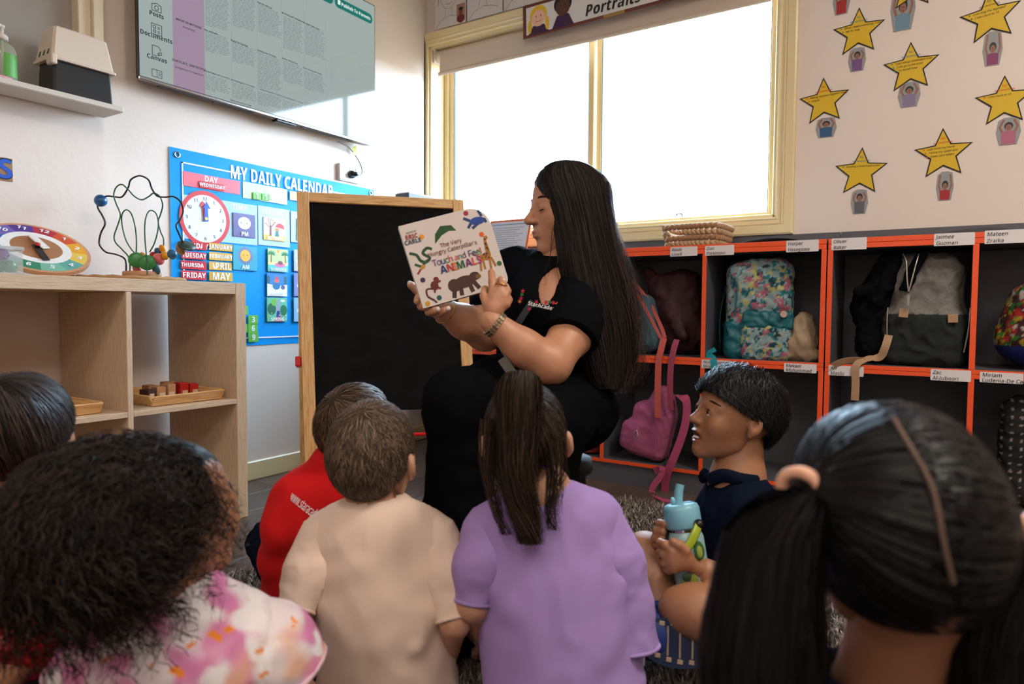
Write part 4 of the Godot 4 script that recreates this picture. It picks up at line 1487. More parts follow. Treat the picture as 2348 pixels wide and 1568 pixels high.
func shelf_toys() -> void:
	var y := 0.7805
	# woven place mat
	var t := thing("place_mat", "round woven seagrass mat under the bead maze", "mat", Vector3(0.2, y, 1.70))
	var mb := MB.new()
	for k in 7:
		var pts := []
		var rr := 0.02 + k * 0.0235
		var cnt := 12 + k * 8
		for i in cnt + 1:
			var q := TAU * i / cnt
			pts.append(Vector3(cos(q) * rr, 0.006 + 0.002 * sin(i * 2.1), sin(q) * rr))
		mb.tube(pts, 0.0065, 6, false)
	part("braid", mb, mat("seagrass", Color(0.68, 0.53, 0.36), 0.8), t, "", true)
	bead_maze()
	toy_clock()
	# clear tub of plastic beads
	var b := thing("toy_tub", "clear plastic tub of small coloured balls on the shelf", "tub", Vector3(0.32, y, 2.06))
	var z1 := 2.0516
	mb = MB.new()
	var lo := Vector3(0.20, y + 0.001, z1)
	var hi := Vector3(0.36, 0.8418, z1 + 0.11)
	for f in [[lo, Vector3(hi.x, lo.y + 0.003, hi.z)], [lo, Vector3(lo.x + 0.002, hi.y, hi.z)], [Vector3(hi.x - 0.002, lo.y, lo.z), hi], [lo, Vector3(hi.x, hi.y, lo.z + 0.002)], [Vector3(lo.x, lo.y, hi.z - 0.002), hi]]:
		mb.bx(f[0], f[1])
	mb.bx(lo - Vector3(0.003, 0, 0.003), Vector3(hi.x + 0.003, lo.y + 0.004, hi.z + 0.003))
	part("tub", mb, mat("clear plastic", Color(0.95, 0.96, 0.97, 0.12), 0.1, {"transparency": BaseMaterial3D.TRANSPARENCY_ALPHA}), b)
	mb = MB.new()
	mb.bx(lo + Vector3(-0.003, hi.y - lo.y, -0.003), Vector3(hi.x + 0.003, hi.y + 0.010, hi.z + 0.003), 0.002)
	part("lid", mb, mat("clear lid", Color(0.86, 0.88, 0.89, 0.45), 0.15, {"transparency": BaseMaterial3D.TRANSPARENCY_ALPHA}), b)
	var spots := [[0.335, 0.018, 0.022, "green"], [0.337, 0.018, 0.058, "green"], [0.336, 0.017, 0.09, "green"], [0.30, 0.018, 0.03, "green"], [0.325, 0.048, 0.034, "purple"], [0.30, 0.046, 0.07, "purple"], [0.338, 0.047, 0.075, "yellow"], [0.27, 0.018, 0.06, "purple"], [0.26, 0.018, 0.02, "yellow"]]
	for s in spots:
		var g := thing("toy_ball", "small %s plastic ball inside the clear tub" % s[3], "ball", Vector3(s[0], y + 0.0045 + s[1] - 0.001, z1 + s[2]), "balls in the clear tub")
		mb = MB.new()
		mb.ball(Vector3.ZERO, Vector3.ONE * 0.0165, Basis(), 10, 14)
		for q in 8:
			var d := Vector3(sin(q * 2.4), cos(q * 1.7), cos(q * 2.4)).normalized()
			mb.ball(d * 0.015, Vector3.ONE * 0.004, Basis(), 4, 6)
		part("ball", mb, mat("toy " + s[3], {"green": Color(0.05, 0.50, 0.36), "purple": Color(0.42, 0.20, 0.60), "yellow": Color(0.85, 0.68, 0.10)}[s[3]], 0.35), g, "", true)
	# wooden trays with blocks inside the lower-row cells
	for s in [[1.49, 1.73, "wooden tray of toy blocks in the oak shelf beside the easel"], [1.87, 2.10, "wooden tray in the second cell of the oak shelf"]]:
		var tr := thing("wooden_tray", s[2], "tray", Vector3(0.25, 0.4, (s[0] + s[1]) / 2))
		var a: float = s[0]
		var e: float = s[1]
		mb = MB.new()
		mb.bx(Vector3(0.12, 0.4005, a + 0.012), Vector3(0.36, 0.406, e - 0.012))
		part("base", mb, M["pine z"], tr)
		for w in [[Vector3(0.365, 0.4005, 0), 0.02], [Vector3(0.115, 0.4005, 0), -0.02]]:
			mb = MB.new()
			var p: Vector3 = w[0]
			var bl := Vector3(w[1], 0.034, 0)
			mb.ribbon([p + Vector3(0, 0, e - 0.01), p + Vector3(0, 0, a + 0.01)], [Vector3(0.003, 0, 0), Vector3(0.003, 0, 0)])
			mb.box(p + bl / 2 + Vector3(0, 0.0, (a + e) / 2), Vector3(0.006, 0.034, e - a - 0.006), 0.001, Basis(Vector3(0, 0, 1), -atan2(w[1], 0.034)))
			part("long_side", mb, M["pine z"], tr)
		for w in [[a, -0.016], [e, 0.016]]:
			mb = MB.new()
			mb.box(Vector3(0.24, 0.418, w[0] - w[1] * 0.4), Vector3(0.25, 0.034, 0.006), 0.001, Basis(Vector3(1, 0, 0), atan2(w[1], 0.034)))
			part("short_side", mb, M["pine x"], tr)
	var k := 0
	for s in [[0.30, 1.70, 0, Color(0.25, 0.14, 0.10), "dark printed"], [0.30, 1.665, 1, Color(0.70, 0.50, 0.33), "plain brown"], [0.30, 1.635, 2, Color(0.70, 0.50, 0.33), "plain brown"], [0.24, 1.66, 1, Color(0.66, 0.47, 0.30), "plain brown"], [0.30, 1.59, 2, Color(0.72, 0.10, 0.06), "red painted"], [0.30, 1.555, 1, Color(0.75, 0.15, 0.08), "red painted"], [0.24, 1.60, 2, Color(0.68, 0.48, 0.30), "plain brown"]]:
		var tb := thing("toy_block", "%s toy block in the wooden tray beside the easel" % s[4], "block", Vector3(s[0], 0.4065, s[1]), "blocks in the tray")
		mb = MB.new()
		mb.box(Vector3(0, 0.02 + s[2] * 0.003, 0), Vector3(0.04, 0.04 + s[2] * 0.006, 0.028), 0.002, Basis(Vector3.UP, rng.randf_range(-0.2, 0.2)))
		part("block", mb, mat("block " + s[4], s[3], 0.5), tb, "", true)
		mb = MB.new()
		mb.col = Color(0.6, 0.45, 0.3)
		mb.prism(Vector3(0.0206, 0.02, 0), rect2(-0.009, -0.008, 0.009, 0.008), 0.0006, ON_LEFT)
		part("picture", mb, M["print"], tb, "", true)
		k += 1


func bead_maze() -> void:
	var t := thing("bead_maze", "wooden bead maze with looping green and black wires", "toy", Vector3(0.2418,0.7962,1.6776))
	var c: Vector3 = t.position
	c.y = 0.794
	t.position = c
	var mb := MB.new()
	mb.lathe(c, [Vector2(0, 0), Vector2(0.054, 0), Vector2(0.055, 0.003), Vector2(0.055, 0.013), Vector2(0.053, 0.016), Vector2(0, 0.016)], 32)
	part("base", mb, mat("beech", Color(0.76, 0.55, 0.40), 0.5), t, "round beech base")
	var wires := [
		["black wire", [Vector3(0.199,0.8054,1.7044), Vector3(0.1953,0.8476,1.7043), Vector3(0.1592,0.8645,1.7145), Vector3(0.1336,0.8712,1.7305), Vector3(0.1155,0.8957,1.7407), Vector3(0.1178,0.9299,1.7372), Vector3(0.1285,0.9602,1.7287), Vector3(0.1208,0.9848,1.7323), Vector3(0.1072,1.012,1.7394), Vector3(0.1112,1.0326,1.7357), Vector3(0.1292,1.0465,1.7234), Vector3(0.1501,1.0453,1.7102), Vector3(0.1709,1.0454,1.6969), Vector3(0.1862,1.0743,1.6855), Vector3(0.1923,1.099,1.6802), Vector3(0.2151,1.1116,1.665), Vector3(0.2485,1.0976,1.6563), Vector3(0.2684,1.0686,1.6571), Vector3(0.2927,1.0441,1.6549), Vector3(0.3231,1.0386,1.6477), Vector3(0.3553,1.0385,1.639), Vector3(0.3834,1.021,1.634), Vector3(0.4005,0.9917,1.6366), Vector3(0.403,0.9652,1.6484), Vector3(0.4032,0.9442,1.6614), Vector3(0.4224,0.9143,1.6626), Vector3(0.4403,0.8926,1.6644)]],
		["green wire", [Vector3(0.2194,0.8049,1.7033), Vector3(0.2157,0.8511,1.703), Vector3(0.1965,0.8781,1.7137), Vector3(0.1787,0.8996,1.7239), Vector3(0.1745,0.9213,1.7253), Vector3(0.1827,0.9539,1.7183), Vector3(0.1885,0.9866,1.7127), Vector3(0.176,1.0217,1.7187), Vector3(0.1694,1.0488,1.7214), Vector3(0.1755,1.072,1.7162), Vector3(0.1902,1.0802,1.7064), Vector3(0.2067,1.0641,1.6967), Vector3(0.2234,1.0438,1.6872), Vector3(0.2432,1.0331,1.6752), Vector3(0.2623,1.0442,1.6624), Vector3(0.2735,1.0538,1.6547), Vector3(0.28,1.046,1.6391), Vector3(0.2792,1.0203,1.6292), Vector3(0.2646,0.9915,1.6283), Vector3(0.2595,0.9694,1.6328), Vector3(0.2662,0.9392,1.6302), Vector3(0.2751,0.9145,1.6259), Vector3(0.2759,0.8897,1.6268)]],
		["green wire", [Vector3(0.2437,0.8613,1.6965), Vector3(0.2436,0.9005,1.6943), Vector3(0.2387,0.9477,1.6948), Vector3(0.2272,0.9881,1.6998), Vector3(0.2029,1.0016,1.7027), Vector3(0.1931,0.9866,1.7098), Vector3(0.1839,0.9566,1.7055), Vector3(0.1945,0.9117,1.7013), Vector3(0.2092,0.8818,1.6935), Vector3(0.22,0.8683,1.6874)]],
		["green wire", [Vector3(0.2951,0.7985,1.691), Vector3(0.2912,0.852,1.6905), Vector3(0.2845,0.9188,1.6909), Vector3(0.2842,0.9643,1.6885), Vector3(0.2814,0.9925,1.6769), Vector3(0.2827,0.9981,1.6638), Vector3(0.2848,0.9846,1.6514), Vector3(0.2796,0.9505,1.6448), Vector3(0.2719,0.9028,1.6524), Vector3(0.259,0.8713,1.6624)]]]
	for w in wires:
		mb = MB.new()
		mb.tube(smooth(w[1], 6), 0.0026 if w[0] == "black wire" else 0.0021, 8)
		part("wire", mb, mat(w[0], Color(0.015, 0.03, 0.045) if w[0] == "black wire" else Color(0.10, 0.36, 0.23), 0.35), t, w[0])
	for s in [[Vector3(0.1146,1.0327,1.7335), 0.0190, Color(0.10, 0.34, 0.55), 1.0], [Vector3(0.2554,0.8444,1.7018), 0.024, Color(0.20, 0.52, 0.25), 0.35], [Vector3(0.2829,0.8366,1.6848), 0.024, Color(0.20, 0.52, 0.25), 0.35], [Vector3(0.251,0.8568,1.6802), 0.014, Color(0.85, 0.55, 0.05), 0.6], [Vector3(0.2823,0.8833,1.635), 0.013, Color(0.87, 0.58, 0.05), 0.6], [Vector3(0.3093,0.86,1.6428), 0.014, Color(0.88, 0.60, 0.06), 0.7], [Vector3(0.2613,0.8745,1.637), 0.013, Color(0.12, 0.36, 0.52), 0.7], [Vector3(0.2839,0.8497,1.6478), 0.019, Color(0.85, 0.42, 0.42), 0.9], [Vector3(0.3575,0.8619,1.6476), 0.016, Color(0.16, 0.40, 0.56), 0.9], [Vector3(0.4164,0.8747,1.6568), 0.019, Color(0.62, 0.47, 0.32), 0.55], [Vector3(0.2403,0.8613,1.6393), 0.014, Color(0.75, 0.12, 0.10), 0.8], [Vector3(0.2878,0.8177,1.659), 0.018, Color(0.22, 0.45, 0.52), 0.5], [Vector3(0.2273,0.8192,1.6856), 0.016, Color(0.85, 0.45, 0.45), 0.7], [Vector3(0.2426,0.8426,1.6508), 0.014, Color(0.78, 0.2, 0.1), 0.8]]:
		mb = MB.new()
		var bb := Basis(Vector3.UP, 0.9) if s[3] < 0.5 else Basis(Vector3(1, 0, 0), 0.3)
		mb.ball(s[0], Vector3(s[1], s[1], s[1] * s[3]), bb, 10, 16)
		part("bead", mb, mat("bead %.2f %.2f %.2f" % [s[2].r, s[2].g, s[2].b], s[2], 0.3), t)
	mb = MB.new()
	var dn := (Vector3(0.5, 0.75, 0.1)).normalized()
	mb.lathe(Vector3(0.4504,0.8835,1.6584), [Vector2(0, -0.002), Vector2(0.026, -0.002), Vector2(0.026, 0.002), Vector2(0, 0.002)], 24, Basis(dn.cross(Vector3(0, 0, 1)).normalized(), dn, dn.cross(Vector3(0, 0, 1)).normalized().cross(dn)))
	part("disc", mb, mat("grey green paint", Color(0.16, 0.24, 0.20), 0.4), t)


func toy_clock() -> void:
	# round wooden teaching clock tipped back on its stand
	var c := Vector3(0.141,0.8701,1.9277)
	var n := (Vector3(0.843, 0.007, -0.538) * 0.456 + Vector3(-0.031, 0.999, -0.036) * 0.81 + Vector3(0.537, 0.048, 0.842) * 0.37).normalized()
	var ax := Vector3(0.843, 0.007, -0.538) * 0.87 - Vector3(-0.031, 0.999, -0.036) * 0.49
	ax = (ax - n * ax.dot(n)).normalized()
	var ay := n.cross(ax)
	# clock "up" points to the upper left of the board
	var up := (-ax * 0.55 + ay * 0.83).normalized()
	var b := Basis(up.cross(n), up, n)
	var t := thing("toy_clock", "round wooden toy clock with rainbow segments tipped back on the shelf", "clock", Vector3(c.x, 0.7805, c.z))
	var r := 0.137
	var mb := MB.new()
	mb.prism(c - n * 0.012, disc(Vector2.ZERO, Vector2(r, r), 48), 0.012, b)
	part("disc", mb, mat("beech", Color(0.76, 0.55, 0.40), 0.5), t)
	mb = MB.new()
	var shapes := []
	var colors := [Color(0.80, 0.28, 0.12), Color(0.88, 0.62, 0.12), Color(0.87, 0.74, 0.30), Color(0.35, 0.62, 0.58), Color(0.45, 0.70, 0.60), Color(0.18, 0.50, 0.36), Color(0.18, 0.55, 0.55), Color(0.50, 0.66, 0.80), Color(0.10, 0.34, 0.68), Color(0.42, 0.36, 0.66), Color(0.30, 0.16, 0.52), Color(0.66, 0.12, 0.20)]
	for i in 12:
		var seg := PackedVector2Array()
		var mid := PI / 2 - TAU * (i + 1) / 12
		for k in 5:
			var q := mid - TAU / 24 + TAU / 12 * k / 4
			seg.append(Vector2(cos(q), sin(q)) * r * 0.93)
		for k in 5:
			var q := mid + TAU / 24 - TAU / 12 * k / 4
			seg.append(Vector2(cos(q), sin(q)) * r * 0.64)
		shapes.append([colors[i], seg])
	shapes.append([Color(0.90, 0.89, 0.88), disc(Vector2.ZERO, Vector2(r, r) * 0.64, 32)])
	shapes.append([Color(0.62, 0.42, 0.27), disc(Vector2.ZERO, Vector2(r, r) * 0.47, 32)])
	ink(mb, c, b, shapes)
	var dial := part("dial", mb, M["print"], t, "rainbow dial")
	for i in 12:
		var q := PI / 2 - TAU * (i + 1) / 12
		words(str(i + 1), c + b.x * cos(q) * r * 0.79 + b.y * sin(q) * r * 0.79 + n * 0.0018, b, 0.018, M["white ink"], dial, sans_bold)
	mb = MB.new()
	mb.box(c + b.y * 0.022 + n * 0.008, Vector3(0.022, 0.075, 0.005), 0.002, b * Basis(Vector3(0, 0, 1), 0.7))
	part("hour_hand", mb, M["white plastic"], t, "white hand with a red hub")
	mb = MB.new()
	mb.box(c - b.y * 0.03 + b.x * 0.015 + n * 0.004, Vector3(0.020, 0.085, 0.004), 0.002, b * Basis(Vector3(0, 0, 1), 0.5))
	part("minute_hand", mb, M["black plastic"], t, "black hand")
	mb = MB.new()
	mb.lathe(c + n * 0.010, [Vector2(0.008, 0), Vector2(0.008, 0.003), Vector2(0, 0.004)], 14, Basis(b.x, b.z, -b.y))
	part("hub", mb, mat("red paint", Color(0.68, 0.08, 0.08), 0.4), t)
	mb = MB.new()
	mb.tube([c - n * 0.012 - ax * 0.05, Vector3(c.x - 0.03, 0.782, c.z + 0.05)], 0.008, 8)
	part("prop", mb, M["beech"], t)


# ---------------------------------------------------------------- things on the back wall and on the cubbies
func back_wall_things() -> void:
	var yellow := Color(0.83, 0.68, 0.10)
	var stars := [
		[Vector3(1.9762,1.76,0), Vector3(2.1428,1.7608,0), ["When I need something, I can", "ask for help"], 0, "asking for help"],
		[Vector3(2.147,1.5984,0), Vector3(2.3154,1.6032,0), ["I can colour inbetween lines", "I can go to the toilet", "by myself now"], 0, "colouring and the toilet"],
		[Vector3(1.8638,1.5201,0), Vector3(2.0323,1.5293,0), ["Adding numbers together using", "shapes"], 1, "adding numbers"],
		[Vector3(1.9951,1.2507,0), Vector3(2.1651,1.2416,0), ["Building a train track (over)"], 0, "a train track"],
		[Vector3(2.2551,1.2792,0), Vector3(2.4235,1.2867,0), ["I can write my name", "I know my upper and", "lower case letters"], 1, "writing a name and letters"],
		[Vector3(2.3784,1.7165,0), Vector3(2.5439,1.7382,0), ["I can sing the Alphabet", "I can count to 10"], 2, "the alphabet"],
		[Vector3(2.4289,1.4354,0), Vector3(2.5891,1.4399,0), ["I can count to 10"], 1, "counting to ten only"],
		[Vector3(2.1489,1.8885,0), Vector3(2.3098,1.8849,0), ["I can count"], 0, "counting, above the boy with raised arms"]]
	for s in stars:
		var a: Vector3 = s[0]
		var b: Vector3 = s[1]
		var r := a.distance_to(b) / 1.902
		var c := (a + b) / 2 - Vector3(0, 0.309 * r, 0)
		var tilt := atan2(b.y - a.y, b.x - a.x) * 0.8
		var t := thing("star_card", "yellow paper star outlined in black, handwritten about " + s[4], "star", Vector3(c.x, c.y, 0.0), "achievement stars on the wall")
		var bs := Basis(Vector3(0, 0, 1), tilt)
		var mb := MB.new()
		mb.prism(Vector3(c.x, c.y, 0.001), star_points(r * 1.03, 0.46), 0.0016, bs)
		part("backing", mb, M["black ink"], t, "black outline")
		mb = MB.new()
		mb.col = yellow.srgb_to_linear()
		mb.prism(Vector3(c.x, c.y, 0.0026), star_points(r * 0.93, 0.45), 0.0006, bs)
		var pen: Color = [Color(0.12, 0.50, 0.62), Color(0.85, 0.22, 0.16), Color(0.45, 0.38, 0.1)][s[3]]
		mb.col = pen.srgb_to_linear()
		var face := part("paper", mb, mat("star paper", Color.WHITE, 0.6, {"vertex_color_use_as_albedo": true}), t)
		var pm := mat("pen %d" % s[3], pen, 0.7)
		var org := Vector3(c.x, c.y, 0.0033)
		words("My", org + bs.y * r * 0.62, bs, r * 0.085, pm, face, sans, 1.0, 0.15)
		words("Achievements", org + bs.y * r * 0.46, bs, r * 0.075, pm, face, sans, 1.0, 0.15)
		var k := 0
		for l in s[2]:
			words(l, org + bs.y * r * (0.25 - 0.145 * k) - bs.x * r * (0.55 - 0.06 * k), bs, r * 0.082, M["black ink"], face, sans, 0.9, 0.25, true)
			mb = MB.new()
			mb.prism(org + bs.y * r * (0.25 - 0.145 * k) - bs.x * r * (0.66 - 0.06 * k), star_points(r * 0.045), 0.0004, bs)
			part("bullet", mb, pm, face)
			k += 1
	# photo cut-outs of children below the stars: [corner px, corner px, shirt, description, arms up]
	for s in [
		[Vector3(1.9695,1.9115,0), Vector3(2.0284,1.8117,0), Color(0.62, 0.10, 0.10), "child in a red shirt, at the top of the wall", 0.4],
		[Vector3(2.1618,1.873,0), Vector3(2.2401,1.7099,0), Color(0.40, 0.52, 0.60), "child in a denim shirt with both arms raised", 1.0],
		[Vector3(2.0277,1.678,-0), Vector3(2.0867,1.5923,0), Color(0.42, 0.28, 0.48), "child in purple with a hand on the head", 0.3],
		[Vector3(2.1941,1.5235,0), Vector3(2.2644,1.4353,0), Color(0.50, 0.44, 0.56), "child in pale lilac with a raised fist", 0.5],
		[Vector3(1.9211,1.4364,0), Vector3(1.9946,1.3626,0), Color(0.14, 0.32, 0.48), "child in blue with elbows out", 0.6],
		[Vector3(2.4431,1.6511,0), Vector3(2.4989,1.5372,0), Color(0.50, 0.16, 0.36), "child in magenta with both arms straight up", 1.0],
		[Vector3(2.4893,1.3559,0), Vector3(2.5579,1.2657,0), Color(0.66, 0.36, 0.46), "child in pink with bent arms", 0.5],
		[Vector3(2.3221,1.1942,0), Vector3(2.3745,1.0938,0), Color(0.62, 0.08, 0.10), "child in red with arms over the head", 0.9],
		[Vector3(2.0508,1.1552,0), Vector3(2.1087,1.0652,0), Color(0.34, 0.34, 0.38), "child in a grey webbed top", 0.3]]:
		var a: Vector3 = s[0]
		var b: Vector3 = s[1]
		var w := (b.x - a.x) / 2
		var h := (a.y - b.y) / 2
		var c := (a + b) / 2
		var t := thing("photo_cutout", "small cut-out photo of a " + s[3], "photo", Vector3(c.x, c.y, 0), "photo cut-outs under the stars")
		var mb := MB.new()
		mb.col = Color(0.55, 0.56, 0.57).srgb_to_linear()
		mb.prism(Vector3(c.x, c.y, 0.0008), PackedVector2Array([Vector2(-w * .7, -h), Vector2(w * .7, -h), Vector2(w, -h * .1), Vector2(w * .8, h * .9), Vector2(w * .3, h), Vector2(-w * .4, h), Vector2(-w * .85, h * .8), Vector2(-w, -h * .1)]), 0.001)
		var skin := Color(0.55, 0.36, 0.27)
		var up: float = s[4]
		var sh := []
		var hy := -h * 0.05 if up > 0.8 else h * 0.25
		for sx in [-1.0, 1.0]:
			sh.append([skin, stroke([Vector2(sx * w * .5, hy - h * .35), Vector2(sx * w * .72, hy + h * .1), Vector2(sx * w * (.55 if up > .8 else .4), minf(hy + h * (.3 + up * .6), h * .88))], w * .2)])
		sh.append([s[2], PackedVector2Array([Vector2(-w * .55, -h * .96), Vector2(w * .55, -h * .96), Vector2(w * .6, hy - h * .3), Vector2(w * .2, hy - h * .22), Vector2(-w * .2, hy - h * .22), Vector2(-w * .6, hy - h * .3)])])
		sh.append([Color(0.07, 0.05, 0.05), disc(Vector2(0, hy + h * .12), Vector2(w * .36, h * .3), 16)])
		sh.append([skin, disc(Vector2(0, hy + h * .02), Vector2(w * .26, h * .23), 16)])
		sh.append([Color(0.12, 0.07, 0.06), stroke([Vector2(-w * .1, hy + h * .06), Vector2(w * .1, hy + h * .06)], h * .025)])
		sh.append([Color(0.35, 0.12, 0.12), stroke([Vector2(-w * .08, hy - h * .1), Vector2(w * .08, hy - h * .1)], h * .03)])
		ink(mb, Vector3(c.x, c.y, 0.0018), Basis(), sh)
		part("print", mb, M["gloss print"], t)
	banner()
	drawings()
	cubby_top()


func banner() -> void:
	var o := Vector3(0.6181,1.988,0.03)
	var wide := 0.98
	var tall := 2.1433 - 1.9880
	var t := thing("banner", "paper banner with brown frame reading Self Portraits above the window", "banner", o)
	var bs := Basis(Vector3(0, 0, 1), 0.02)
	var mb := MB.new()
	mb.col = Color(0.40, 0.19, 0.13).srgb_to_linear()
	mb.prism(o, rect2(0, 0, wide, tall), 0.001, bs)
	var sh := [[Color(0.85, 0.83, 0.82), rect2(0.018, 0.014, wide - 0.018, tall - 0.014)]]
	var fx := 0.085
	# girl with yellow plaits, boy with dark hair, two more at the far end
	for f in [[0.085, 0.0, Color(0.86, 0.68, 0.12), Color(0.90, 0.70, 0.60)], [0.215, 0.018, Color(0.07, 0.06, 0.06), Color(0.33, 0.19, 0.13)], [0.735, 0.0, Color(0.33, 0.18, 0.10), Color(0.88, 0.68, 0.58)], [0.86, 0.0, Color(0.10, 0.07, 0.06), Color(0.62, 0.42, 0.3)]]:
		var c := Vector2(f[0], tall * 0.56 + f[1])
		sh.append([Color(0.22, 0.10, 0.26), PackedVector2Array([c + Vector2(-.058, -tall * .50 + f[1] * -1.0), c + Vector2(.058, -tall * .50 - f[1]), c + Vector2(.03, -.038), c + Vector2(-.03, -.038)])])
		sh.append([f[2], disc(c + Vector2(0, .010), Vector2(.047, .043), 22)])
		if f[2].r > 0.5:
			for sx in [-1, 1]:
				sh.append([f[2], disc(c + Vector2(sx * .047, -.038), Vector2(.011, .032), 12)])
		sh.append([f[3], disc(c + Vector2(0, -.006), Vector2(.037, .038), 22)])
		for sx in [-1, 1]:
			sh.append([Color(0.05, 0.04, 0.04), disc(c + Vector2(sx * .013, .004), Vector2(.0028, .005), 8)])
		sh.append([Color(0.55, 0.15, 0.15), stroke([c + Vector2(-.013, -.017), c + Vector2(0, -.023), c + Vector2(.013, -.017)], .0025)])
	ink(mb, o + Vector3(0, 0, 0.001), bs, sh)
	var p := part("print", mb, M["print"], t)
	words("Self", o + bs.x * 0.47 + bs.y * tall * 0.74 + Vector3(0, 0, 0.0025), bs, 0.042, M["black ink"], p, sans_bold, 1.0, 0.2)
	words("Portraits", o + bs.x * 0.465 + bs.y * tall * 0.33 + Vector3(0, 0, 0.0025), bs, 0.048, M["black ink"], p, sans_bold, 0.95, 0.2)
	mb = MB.new()
	mb.box(o + bs.x * 0.47 + Vector3(0, 0.006, 0.0018), Vector3(0.10, 0.014, 0.0008), 0.0, bs)
	part("tape", mb, mat("brown tape", Color(0.62, 0.48, 0.25), 0.3), t)


func drawings() -> void:
	var y0 := 2.152
	var k := 0
	for s in [[0.0729, 0.2758, "first self-portrait drawing from the corner, with a tiny photo"], [0.2812, 0.4975, "second self-portrait drawing from the corner, a round face"], [0.5026, 0.7072, "third self-portrait drawing from the corner, beside the banner"]]:
		var a: float = s[0]
		var b: float = s[1]
		var t := thing("drawing", s[2], "drawing", Vector3((a + b) / 2, y0, 0), "self-portrait drawings over the window")
		var mb := MB.new()
		mb.col = Color(0.80, 0.77, 0.76).srgb_to_linear()
		mb.bx(Vector3(a, y0 - 0.004, 0.0245), Vector3(b - 0.003, y0 + 0.28, 0.0255))
		var c := Vector2((b - a) * 0.45, 0.17)
		var w := (b - a) * 0.28
		var sh := []
		var ic := Color(0.12, 0.11, 0.11)
		var ring := Array(disc(c, Vector2(w, 0.085), 20)) 
		for i in 20:
			sh.append([ic, stroke([ring[i], ring[(i + 1) % 20]], 0.0016)])
		for l in [[Vector2(c.x - .02, .088), Vector2(c.x - .024, .05)], [Vector2(c.x + .02, .088), Vector2(c.x + .024, .05)], [Vector2(.01, .0), Vector2(c.x - .05, .035), Vector2(c.x, .05), Vector2(c.x + .05, .042), Vector2(b - a - .03, .03)], [Vector2(c.x - w - .01, .2), Vector2(c.x - w - .008, .12)], [Vector2(c.x - w - .006, .21), Vector2(c.x - w - .012, .11)], [Vector2(c.x - .02, .115), Vector2(c.x, .107), Vector2(c.x + .022, .117)]]:
			for i in l.size() - 1:
				sh.append([ic, stroke([l[i], l[i + 1]], 0.0016)])
		if k == 0:
			var q := Vector2(b - a - 0.06, 0.008)
			sh.append([Color(0.62, 0.45, 0.38), rect2(q.x, q.y, q.x + .052, q.y + .085)])
			sh.append([Color(0.42, 0.05, 0.07), disc(q + Vector2(.026, .012), Vector2(.024, .022), 14)])
			sh.append([Color(0.45, 0.28, 0.2), disc(q + Vector2(.026, .045), Vector2(.013, .017), 12)])
			sh.append([Color(0.07, 0.05, 0.05), disc(q + Vector2(.026, .06), Vector2(.015, .009), 12)])
		ink(mb, Vector3(a, y0, 0.0257), Basis(), sh)
		part("paper", mb, M["print"], t)
		k += 1


